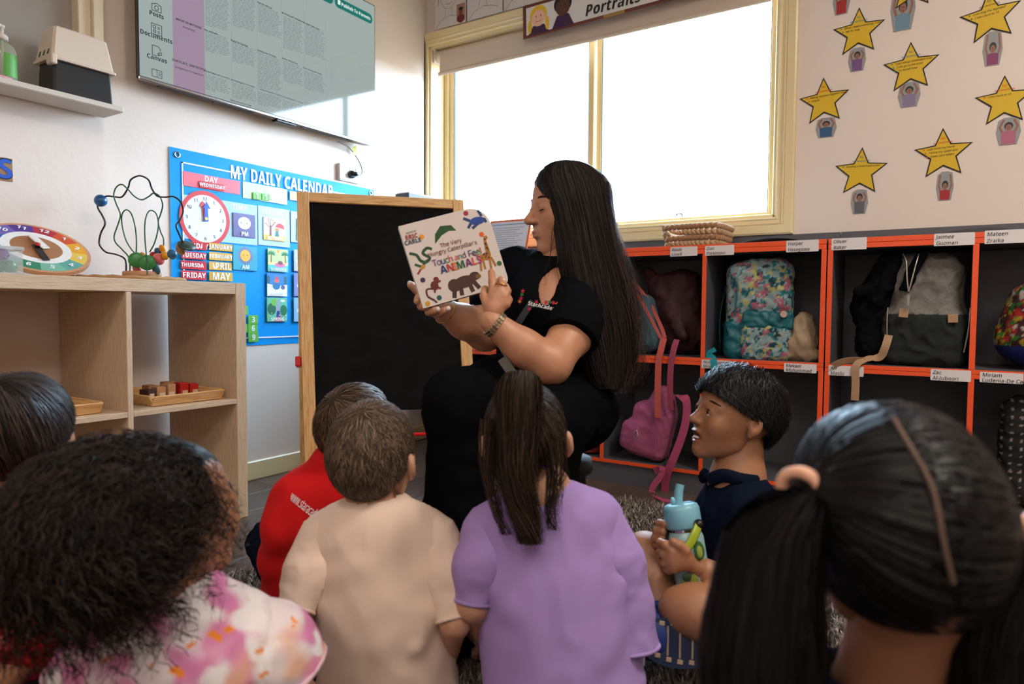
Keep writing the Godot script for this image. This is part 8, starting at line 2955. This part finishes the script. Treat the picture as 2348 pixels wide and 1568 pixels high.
func woman() -> void:
	var o := thing("person", "seated woman with very long dark hair in a black polo shirt, holding a book", "person", Vector3(1.6183, 0.0, 1.4368))
	var tone := Color(0.47, 0.225, 0.13)
	var hb := look(-CR * 0.93 - CF * 0.33 - Vector3(0, 0.10, 0), Vector3(0.0, 1, 0.0))
	var hc := Vector3(1.6031,0.9376,1.4191)
	var s := 0.219
	var mb := MB.new()
	head(mb, hc, hb, s, tone, {"child": false, "nose": 1.05, "down": true, "lips": Color(0.44, 0.19, 0.155)})
	var f := Flesh.new(Vector3(1.5729 - 0.42, 0.40, 1.5991 - 0.42), Vector3(1.5729 + 0.42, 0.98, 1.5991 + 0.42), 0.007)
	f.painted = true
	f.tone = tone
	var neck := Vector3(1.5952,0.7723,1.4335)
	f.cone(hc + hb * Vector3(0, -.06, -.03), neck, 0.052, 0.056, 0.02)
	f.cone(neck, Vector3(1.5876,0.6897,1.4668), 0.06, 0.085, 0.04)
	f.cone(Vector3(1.5005,0.7629,1.4469), Vector3(1.6627,0.7402,1.4635), 0.05, 0.05, 0.04)
	f.cone(Vector3(1.5876,0.6897,1.4668), Vector3(1.5943,0.5246,1.4481), 0.085, 0.09, 0.05)
	# her left arm, elbow on the knee, and her right arm behind the book
	limb(f, [Vector3(1.6841,0.7446,1.4734), Vector3(1.6922,0.6488,1.5567), Vector3(1.689,0.5885,1.6453)], [0.052, 0.045, 0.040], 0.02)
	limb(f, [Vector3(1.689,0.5885,1.6453), Vector3(1.6491,0.6219,1.6866), Vector3(1.6015,0.6756,1.7317)], [0.041, 0.037, 0.025], 0.02)
	limb(f, [Vector3(1.4557,0.7913,1.4263), Vector3(1.4396,0.7096,1.4887), Vector3(1.4599,0.6459,1.5506)], [0.052, 0.046, 0.041], 0.02)
	limb(f, [Vector3(1.4599,0.6459,1.5506), Vector3(1.4485,0.671,1.6158), Vector3(1.4347,0.7002,1.6824)], [0.041, 0.037, 0.026], 0.02)
	f.into(mb)
	# left hand: back towards the room, forefinger on the cover
	hand_from(mb, [Vector3(1.6015,0.6773,1.7317), Vector3(1.604,0.7009,1.7263), Vector3(1.6034,0.7202,1.7209)], [[Vector3(1.5969,0.7361,1.7194), Vector3(1.5892,0.7567,1.7113), Vector3(1.5769,0.7763,1.6966)], [Vector3(1.6125,0.736,1.7189), Vector3(1.6139,0.7511,1.7101), Vector3(1.6018,0.7614,1.6982)], [Vector3(1.6213,0.7255,1.7163), Vector3(1.6228,0.737,1.7075), Vector3(1.6108,0.7472,1.6956)], [Vector3(1.6247,0.7107,1.715), Vector3(1.6256,0.7195,1.7068), Vector3(1.6155,0.7286,1.6961)], [Vector3(1.59,0.7113,1.7323), Vector3(1.5786,0.7272,1.7268), Vector3(1.5712,0.7418,1.7117)]], 0.0084, tone, 0.0026)
	# right hand: fingers under the lower corner, thumb up the edge
	hand_from(mb, [Vector3(1.4363,0.6993,1.6814), Vector3(1.4135,0.7077,1.6895)], [[Vector3(1.405,0.7209,1.706), Vector3(1.4117,0.7224,1.7314), Vector3(1.4213,0.7165,1.747)], [Vector3(1.4135,0.7076,1.7073), Vector3(1.4221,0.7055,1.7352), Vector3(1.4402,0.7037,1.7439)], [Vector3(1.425,0.6963,1.7065), Vector3(1.4411,0.6935,1.732), Vector3(1.4634,0.6965,1.7391)], [Vector3(1.4395,0.6917,1.7035), Vector3(1.4604,0.69,1.7236), Vector3(1.4813,0.6975,1.7264)], [Vector3(1.4047,0.7304,1.7057), Vector3(1.4039,0.7403,1.7294), Vector3(1.4018,0.751,1.7456)]], 0.0092, tone, 0.0028)
	part("body", mb, M["skin"], o)
	eyes(o, hc, hb, s, Color(0.02, 0.010, 0.006), Vector3(0, -0.4, 1), true)
	mb = MB.new()
	mb.col = Color(0.72, 0.62, 0.58)
	for e in [Vector3(1.402,0.7545,1.75), Vector3(1.4908,0.7012,1.7297), Vector3(1.473,0.6993,1.7423)]:
		mb.ball(e, Vector3(0.0055, 0.0055, 0.004), Basis(), 6, 8)
	part("fingernails", mb, M["wet"], o, "pale polished nails")
	# polo shirt
	var c := Cloth.new(Vector3(1.5785 - 0.32, 0.38, 1.4748 - 0.32), Vector3(1.5785 + 0.32, 0.90, 1.4748 + 0.32), 0.007)
	c.setup(201, 0.003, 11.0, Vector3(1.0, 0.7, 1.0))
	c.cone(Vector3(1.4701,0.7941,1.4289), Vector3(1.6664,0.7551,1.4603), 0.056, 0.058, 0.04)
	c.cone(Vector3(1.5797,0.7051,1.4531), Vector3(1.5803,0.6071,1.4523), 0.118, 0.112, 0.05, CF, 0.78)
	c.cone(Vector3(1.5803,0.6071,1.4523), Vector3(1.5992,0.4808,1.4237), 0.112, 0.125, 0.05, CF, 0.80)
	c.ell(Vector3(1.588,0.6899,1.5318), Vector3(0.055, 0.055, 0.045), Basis(), 0.05)
	c.ell(Vector3(1.6628,0.6858,1.5259), Vector3(0.055, 0.055, 0.045), Basis(), 0.05)
	limb(c, [Vector3(1.4657,0.7908,1.4319), Vector3(1.4496,0.7309,1.4752), Vector3(1.4471,0.7043,1.4902)], [0.062, 0.060, 0.058], 0.02)
	# V of the neck
	c.ell(neck + Vector3(0, 0.03, 0), Vector3(0.060, 0.05, 0.060), Basis(), 0.008, true)
	c.ell(Vector3(1.6228,0.7411,1.5185), Vector3(0.034, 0.060, 0.06), look(-CF, (Vector3.UP * 0.9 + CR * 0.35).normalized()), 0.006, true)
	cloth_part("polo_shirt", c, M["black cotton"], o)
	sleeve(o, [Vector3(1.6737,0.7479,1.468), Vector3(1.6899,0.6814,1.5326), Vector3(1.694,0.639,1.5739)], [0.062, 0.062, 0.060], M["black cotton"], 203)
	# collar leaves
	mb = MB.new()
	for e in [[Vector3(1.5681,0.7895,1.4735), Vector3(1.574,0.7591,1.5249), Vector3(1.5575,0.7492,1.53), Vector3(1.511,0.7877,1.4744), 0], [Vector3(1.6617,0.7639,1.4924), Vector3(1.6708,0.7287,1.5421), Vector3(1.6368,0.7094,1.5625), Vector3(1.6472,0.7403,1.5387), 1]]:
		var q := [e[0], e[1], e[2], e[3]]
		mb.quad(q[0], q[1], q[2], q[3])
		var d := CF * 0.004
		mb.quad(q[3] + d, q[2] + d, q[1] + d, q[0] + d)
	part("collar", mb, M["black cotton"], o)
	# embroidered stars and name, lanyard
	var outw := (-CF * 0.92 - CR * 0.38).normalized()
	var eb := look(outw, Vector3(0.05, 1, 0.05))
	var cols := [Color(0.75, 0.08, 0.25), Color(0.10, 0.45, 0.22), Color(0.72, 0.06, 0.30), Color(0.80, 0.42, 0.08)]
	var emb := MB.new()
	var k := 0
	for e in [Vector3(1.5906,0.7403,1.595), Vector3(1.5897,0.7327,1.5971), Vector3(1.5889,0.7241,1.5993), Vector3(1.5867,0.7175,1.6011), Vector3(1.6487,0.7157,1.5949), Vector3(1.6567,0.7166,1.5921), Vector3(1.664,0.7148,1.59), Vector3(1.6713,0.7121,1.5878), Vector3(1.6243,0.7166,1.5938), Vector3(1.6172,0.7081,1.5964), Vector3(1.61,0.7015,1.599)]:
		emb.col = cols[k % 4].srgb_to_linear()
		emb.prism(e, star_points(0.0055, 0.45, k * 0.7), 0.0008, eb)
		k += 1
	var ep := part("embroidery", emb, M["print"], o, "row of small coloured stars")
	words("StarAcademy KIDS", Vector3(1.6598,0.7036,1.5956), Basis((eb.x - eb.y * 0.16).normalized(), (eb.y + eb.x * 0.16).normalized(), eb.z), 0.0085, M["white ink"], ep, sans_bold)
	strap(o, [Vector3(1.6127,0.7186,1.5892), Vector3(1.5983,0.6882,1.6049), Vector3(1.5872,0.6618,1.6134), Vector3(1.579,0.6236,1.6089)], 0.014, mat("lanyard", Color(0.012, 0.05, 0.10), 0.6), CR, "lanyard")
	mb = MB.new()
	mb.box(Vector3(1.6417,0.5781,1.7235), Vector3(0.020, 0.06, 0.003), 0.001, look(-CF, (Vector3.UP * 0.8 - CR * 0.55).normalized()))
	part("name_card", mb, mat("card sleeve", Color(0.34, 0.33, 0.32), 0.3), o)
	# trousers
	var g := Cloth.new(Vector3(1.6005 - 0.36, 0.0, 1.6564 - 0.40), Vector3(1.6005 + 0.40, 0.68, 1.6564 + 0.36), 0.009)
	g.setup(202, 0.003, 10.0)
	g.ell(Vector3(1.5997,0.4651,1.4242), Vector3(0.135, 0.10, 0.135), Basis(), 0.05)
	limb(g, [Vector3(1.6096,0.4809,1.4645), Vector3(1.5683,0.5166,1.6432), Vector3(1.5514,0.5111,1.773)], [0.095, 0.078, 0.066], 0.04)
	var k1 := Vector3(1.5514,0.5111,1.773)
	limb(g, [k1, Vector3(k1.x + 0.0, 0.28, k1.z), Vector3(k1.x + 0.01, 0.10, k1.z - 0.02)], [0.064, 0.066, 0.074], 0.04)
	limb(g, [Vector3(1.6543,0.4717,1.484), Vector3(1.6831,0.4707,1.6082), Vector3(1.7049,0.4729,1.6891)], [0.095, 0.076, 0.064], 0.04)
	var k2 := Vector3(1.7049,0.4729,1.6891)
	limb(g, [k2, Vector3(k2.x - 0.02, 0.26, k2.z - 0.06), Vector3(k2.x - 0.03, 0.10, k2.z - 0.10)], [0.062, 0.062, 0.072], 0.04)
	cloth_part("trousers", g, M["black trousers"], o)
	for kk in [[k1, 0.01, -0.02], [k2, -0.03, -0.10]]:
		var ft := Field.new(Vector3(kk[0].x - 0.2, 0.0, kk[0].z - 0.3), Vector3(kk[0].x + 0.2, 0.14, kk[0].z + 0.2), 0.008)
		var an := Vector3(kk[0].x + kk[1], 0.075, kk[0].z + kk[2])
		ft.cone(an, an - CR * 0.02 - CF * Vector3(1, 0, 1) * 0.05 - Vector3(0, 0.02, 0), 0.035, 0.036, 0.03)
		ft.cone(an + Vector3(0, -0.03, 0), an - CR * 0.05 - CF * Vector3(1, 0, 1) * 0.12 - Vector3(0, 0.045, 0), 0.036, 0.026, 0.02)
		cloth_part("shoe", ft, M["black plastic"], o)
	# watch, ring, bracelet
	var wx := (Vector3(1.6015,0.6756,1.7317) - Vector3(1.6491,0.6219,1.6866)).normalized()
	var wc := Vector3(1.607,0.6695,1.7274)
	var wu := wx.cross(CF).normalized()
	var wv := wu.cross(wx)
	mb = MB.new()
	for row in 2:
		for i in 22:
			var q := TAU * i / 22
			mb.box(wc + wx * (row * 0.0065 - 0.003) + (wu * cos(q) + wv * sin(q)) * 0.0275, Vector3(0.006, 0.0075, 0.003), 0.0008, Basis(wx, (wu * -sin(q) + wv * cos(q)), (wu * cos(q) + wv * sin(q))))
	part("watch", mb, mat("watch metal", Color(0.72, 0.66, 0.58), 0.28, {"metallic": 1.0}), o, "metal link watch")
	mb = MB.new()
	var ring := []
	var rc := Vector3(1.6123,0.7502,1.7124)
	for i in 17:
		var q := TAU * i / 16
		ring.append(rc + CR * cos(q) * 0.0105 + CF * sin(q) * 0.0105 + Vector3.UP * cos(q) * -0.003)
	mb.tube(ring, 0.0016, 6, false)
	mb.ball(rc - CF * 0.011, Vector3.ONE * 0.0032, Basis(), 6, 8)
	part("ring", mb, M["gold"], o)
	mb = MB.new()
	ring = []
	var bc := Vector3(1.4363,0.6964,1.6721)
	var bx_ := (Vector3(1.4347,0.7002,1.6824) - Vector3(1.4485,0.671,1.6158)).normalized()
	var bu := bx_.cross(Vector3.UP).normalized()
	for i in 21:
		var q := TAU * i / 20
		ring.append(bc + bu * cos(q) * 0.030 + bu.cross(bx_) * sin(q) * 0.030)
	mb.tube(ring, 0.0012, 6, false)
	part("bracelet", mb, M["gold"], o)
	# hair: over the skull, then a long fall over her left shoulder
	var dk := Color(0.006, 0.005, 0.006)
	var lt := Color(0.032, 0.021, 0.017)
	var sk := [hc + hb * (Vector3(0, .13, -.05) * s), Vector3(.335, .37, .42) * s * 1.05]
	var h := MB.new()
	skull_cap(h, sk[0], hb, sk[1] * Vector3(1.0, 1.0, 1.0), dk, 1.0)
	# [px left, px right, y, depth, half depth] of the fall
	var Z := CF * -1.0
	bundle(h, [
		[Vector3(1.5961,1.05,1.4172), CR * 0.0145, Z * 0.012],
		[Vector3(1.6013,1.0407,1.4204), CR * 0.0431, Z * 0.046],
		[Vector3(1.6069,1.0186,1.4216), CR * 0.0719, Z * 0.076],
		[Vector3(1.6166,0.9875,1.4196), CR * 0.0883, Z * 0.092],
		[Vector3(1.6318,0.9355,1.4187), CR * 0.0776, Z * 0.098],
		[Vector3(1.6486,0.8732,1.4234), CR * 0.0726, Z * 0.098],
		[Vector3(1.6709,0.8009,1.437), CR * 0.0756, Z * 0.092],
		[Vector3(1.6975,0.7303,1.4537), CR * 0.0805, Z * 0.085],
		[Vector3(1.7199,0.6617,1.4671), CR * 0.0756, Z * 0.075],
		[Vector3(1.7325,0.604,1.4741), CR * 0.0640, Z * 0.060],
		[Vector3(1.7357,0.5556,1.4749), CR * 0.0446, Z * 0.040],
		[Vector3(1.735,0.5265,1.477), CR * 0.0233, Z * 0.020]], -1.9, 2.75, 12000, 0.0016, dk, lt, 0.010)
	# wisps: loose front strands, flyaways at the back
	for e in [[Vector3(1.6134,0.887,1.5045), Vector3(1.6226,0.8258,1.5317), Vector3(1.6264,0.7859,1.5553), Vector3(1.6332,0.7521,1.5647)], [Vector3(1.6294,0.8467,1.5084), Vector3(1.645,0.786,1.5435), Vector3(1.6684,0.7282,1.5674), Vector3(1.6914,0.6725,1.5796)]]:
		bundle(h, [[e[0], CR * 0.006, Z * 0.004], [e[1], CR * 0.005, Z * 0.004], [e[2], CR * 0.004, Z * 0.003], [e[3], CR * 0.002, Z * 0.002]], 0, TAU, 7, 0.0007, dk, lt, 0.006, false)
	bundle(h, [[Vector3(1.6458,0.9672,1.4021), CR * 0.0596, Z * 0.08], [Vector3(1.6592,0.8738,1.4107), CR * 0.0673, Z * 0.09], [Vector3(1.6893,0.7707,1.433), CR * 0.0881, Z * 0.09], [Vector3(1.722,0.6714,1.4533), CR * 0.0884, Z * 0.08], [Vector3(1.7353,0.5644,1.4627), CR * 0.0683, Z * 0.05], [Vector3(1.7368,0.5156,1.4645), CR * 0.0390, Z * 0.02]], -1.2, 1.2, 500, 0.0009, lt, Color(0.09, 0.055, 0.04), 0.022, false)
	part("hair", h, M["hair"], o, "very long dark brown hair")
	book()


func book() -> void:
	var tl := Vector3(1.3936,0.8724,1.776)
	var trr := Vector3(1.5226,0.9264,1.6432)
	var bl := Vector3(1.4477,0.7009,1.7571)
	var x := (trr - tl)
	var w := x.length()
	x = x / w
	var y := (tl - bl)
	y = (y - x * y.dot(x))
	var h := y.length()
	y = y / h
	var z := x.cross(y)
	var b := Basis(x, y, z)
	var org := tl - y * h
	var t := thing("picture_book", "white board book with a coloured title and small painted animals", "book", org + x * w / 2)
	var r := 0.044
	var outline := PackedVector2Array([Vector2(0, 0), Vector2(w - 0.016, 0)])
	for i in 5:
		var q := -PI / 2 + PI / 2 * i / 4
		outline.append(Vector2(w - 0.016 + cos(q) * 0.016, 0.016 + sin(q) * 0.016))
	for i in 9:
		var q := PI / 2 * i / 8
		outline.append(Vector2(w - r + cos(q) * r, h - r + sin(q) * r))
	outline.append(Vector2(0, h))
	var mb := MB.new()
	mb.prism(org - z * 0.003, outline, 0.003, b)
	var cover := part("cover", mb, mat("book cover", Color(0.80, 0.76, 0.74), 0.35), t)
	for i in 5:
		mb = MB.new()
		mb.prism(org - z * (0.0062 + i * 0.0028) + x * 0.001, outline, 0.0026, b)
		part("page", mb, mat("book page %d" % (i % 2), [Color(0.05, 0.20, 0.10), Color(0.62, 0.60, 0.56)][i % 2], 0.5), t)
	mb = MB.new()
	mb.prism(org - z * 0.0205, outline, 0.003, b)
	part("back_cover", mb, M["book cover"], t)
	# painted animals and dots: plain generic shapes, in the cover's own metres
	var u := func(px: float, py: float) -> Vector2: return Vector2(px * w, py * h)
	var P := []
	for e in [[.76, .95, Color(0.62, 0.10, 0.22)], [.21, .81, Color(0.85, 0.55, 0.08)], [.86, .66, Color(0.85, 0.32, 0.08)], [.085, .32, Color(0.22, 0.08, 0.30)], [.20, .07, Color(0.04, 0.30, 0.30)], [.06, .04, Color(0.75, 0.55, 0.15)], [.955, .27, Color(0.15, 0.35, 0.12)]]:
		P.append([e[2], disc(u.call(e[0], e[1]), Vector2(.0055, .0055), 16)])
	# one green leaf
	P.append([Color(0.04, 0.26, 0.09), PackedVector2Array([u.call(.33, .69), u.call(.36, .80), u.call(.44, .88), u.call(.56, .86), u.call(.60, .78), u.call(.52, .80), u.call(.43, .77)])])
	# blue turtle
	P.append([Color(0.03, 0.24, 0.55), disc(u.call(.86, .83), Vector2(.017, .0085), 18, -0.05)])
	for e in [[.95, .785, .94, .84], [.92, .87, .90, .95], [.86, .80, .78, .755], [.78, .85, .715, .90], [.78, .82, .735, .77]]:
		P.append([Color(0.05, 0.20, 0.42), stroke([u.call(e[0], e[1]), u.call(e[2], e[3])], .006)])
	# green snake
	P.append([Color(0.05, 0.24, 0.10), stroke(smooth([u.call(.03, .66), u.call(.10, .62), u.call(.12, .55), u.call(.17, .51), u.call(.23, .55), u.call(.17, .62), u.call(.23, .67), u.call(.28, .64)], 4), .0058)])
	# bird
	P.append([Color(0.05, 0.30, 0.10), stroke([u.call(.05, .52), u.call(.12, .47)], .005)])
	P.append([Color(0.10, 0.30, 0.15), stroke([u.call(.12, .47), u.call(.19, .53)], .005)])
	P.append([Color(0.55, 0.08, 0.10), stroke([u.call(.12, .47), u.call(.05, .40)], .004)])
	P.append([Color(0.70, 0.50, 0.05), disc(u.call(.125, .465), Vector2(.007, .004), 12, 0.5)])
	# brown bear
	var br := Color(0.24, 0.10, 0.04)
	P.append([br, disc(u.call(.52, .17), Vector2(.024, .013), 20, 0.0)])
	P.append([br, disc(u.call(.40, .16), Vector2(.014, .014), 16)])
	P.append([br, disc(u.call(.645, .205), Vector2(.0115, .0095), 16)])
	P.append([Color(0.45, 0.28, 0.08), disc(u.call(.685, .19), Vector2(.006, .005), 12)])
	for e in [[.39, .12, .36, .02], [.46, .11, .45, .025], [.57, .11, .58, .03], [.62, .14, .66, .05]]:
		P.append([Color(0.20, 0.085, 0.03), stroke([u.call(e[0], e[1]), u.call(e[2], e[3])], .009)])
	# red monkey
	P.append([Color(0.36, 0.05, 0.04), disc(u.call(.19, .22), Vector2(.0085, .010), 14)])
	P.append([Color(0.40, 0.06, 0.05), disc(u.call(.225, .285), Vector2(.006, .006), 12)])
	P.append([Color(0.30, 0.03, 0.03), stroke(smooth([u.call(.17, .19), u.call(.095, .20), u.call(.085, .12), u.call(.14, .06), u.call(.16, .0 + .02)], 4), .0035)])
	for e in [[.20, .20, .25, .17], [.21, .24, .27, .26], [.18, .18, .17, .14]]:
		P.append([Color(0.36, 0.05, 0.04), stroke([u.call(e[0], e[1]), u.call(e[2], e[3])], .004)])
	# giraffe
	var gy := Color(0.62, 0.40, 0.08)
	P.append([gy, PackedVector2Array([u.call(.75, .42), u.call(.77, .36), u.call(.87, .34), u.call(.895, .40), u.call(.89, .58), u.call(.915, .60), u.call(.91, .63), u.call(.875, .635), u.call(.86, .58), u.call(.845, .44)])])
	for e in [[.765, .38, .735, .24], [.79, .37, .785, .25], [.865, .36, .85, .23], [.885, .37, .91, .25], [.75, .42, .695, .46]]:
		P.append([gy, stroke([u.call(e[0], e[1]), u.call(e[2], e[3])], .0045)])
	for i in 22:
		P.append([Color(0.20, 0.06, 0.02), disc(u.call(rng.randf_range(.775, .88), rng.randf_range(.365, .43)) if i < 12 else u.call(rng.randf_range(.862, .885), rng.randf_range(.44, .60)), Vector2(.0016, .0018), 6)])
	mb = MB.new()
	ink(mb, org + z * 0.0002, b, P, 0.0001)
	part("painted_animals", mb, M["print"], cover, "small painted animals and dots")
	var lift := z * 0.0012
	var W := func(text: String, px: float, py: float, size: float, c: Color, fnt: Font, wide := 1.0) -> void:
		words(text, org + x * px * w + y * py * h + lift, b, size, mat("ink %.2f %.2f %.2f" % [c.r, c.g, c.b], c, 0.6), cover, fnt, wide)
	var dred := Color(0.42, 0.06, 0.07)
	W.call("The Very", .50, .655, .0088, dred, sans)
	W.call("Hungry Caterpillar's", .50, .585, .0088, dred, sans)
	# letters one by one in their colours
	var cset := [Color(0.42, 0.08, 0.40), Color(0.82, 0.30, 0.06), Color(0.20, 0.45, 0.14), Color(0.30, 0.16, 0.42), Color(0.06, 0.40, 0.42), Color(0.75, 0.12, 0.14), Color(0.06, 0.25, 0.50)]
	var xs := [.262, .312, .358, .400, .446, .512, .554, .600, .668, .713, .760, .794]
	var chars := "TouchandFeel"
	for i in chars.length():
		W.call(chars[i], xs[i], .475, .0138 if not i in [5, 6, 7] else .0122, cset[(i * 3) % 7], sans)
	var xs2 := [.335, .415, .468, .535, .625, .690, .748]
	for i in 7:
		W.call("ANIMALS"[i], xs2[i], .375, .0160, [Color(0.04, 0.16, 0.45), Color(0.70, 0.08, 0.09), Color(0.82, 0.45, 0.06), Color(0.05, 0.32, 0.16), Color(0.42, 0.08, 0.40), Color(0.80, 0.26, 0.10), Color(0.65, 0.12, 0.38)][i], sans_bold)
	W.call("world of", .115, .90, .0042, Color(0.45, 0.40, 0.38), sans)
	W.call("ERIC", .105, .845, .0088, Color(0.60, 0.08, 0.08), sans_bold)
	W.call("CARLE", .105, .785, .0088, Color(0.06, 0.25, 0.35), sans_bold)
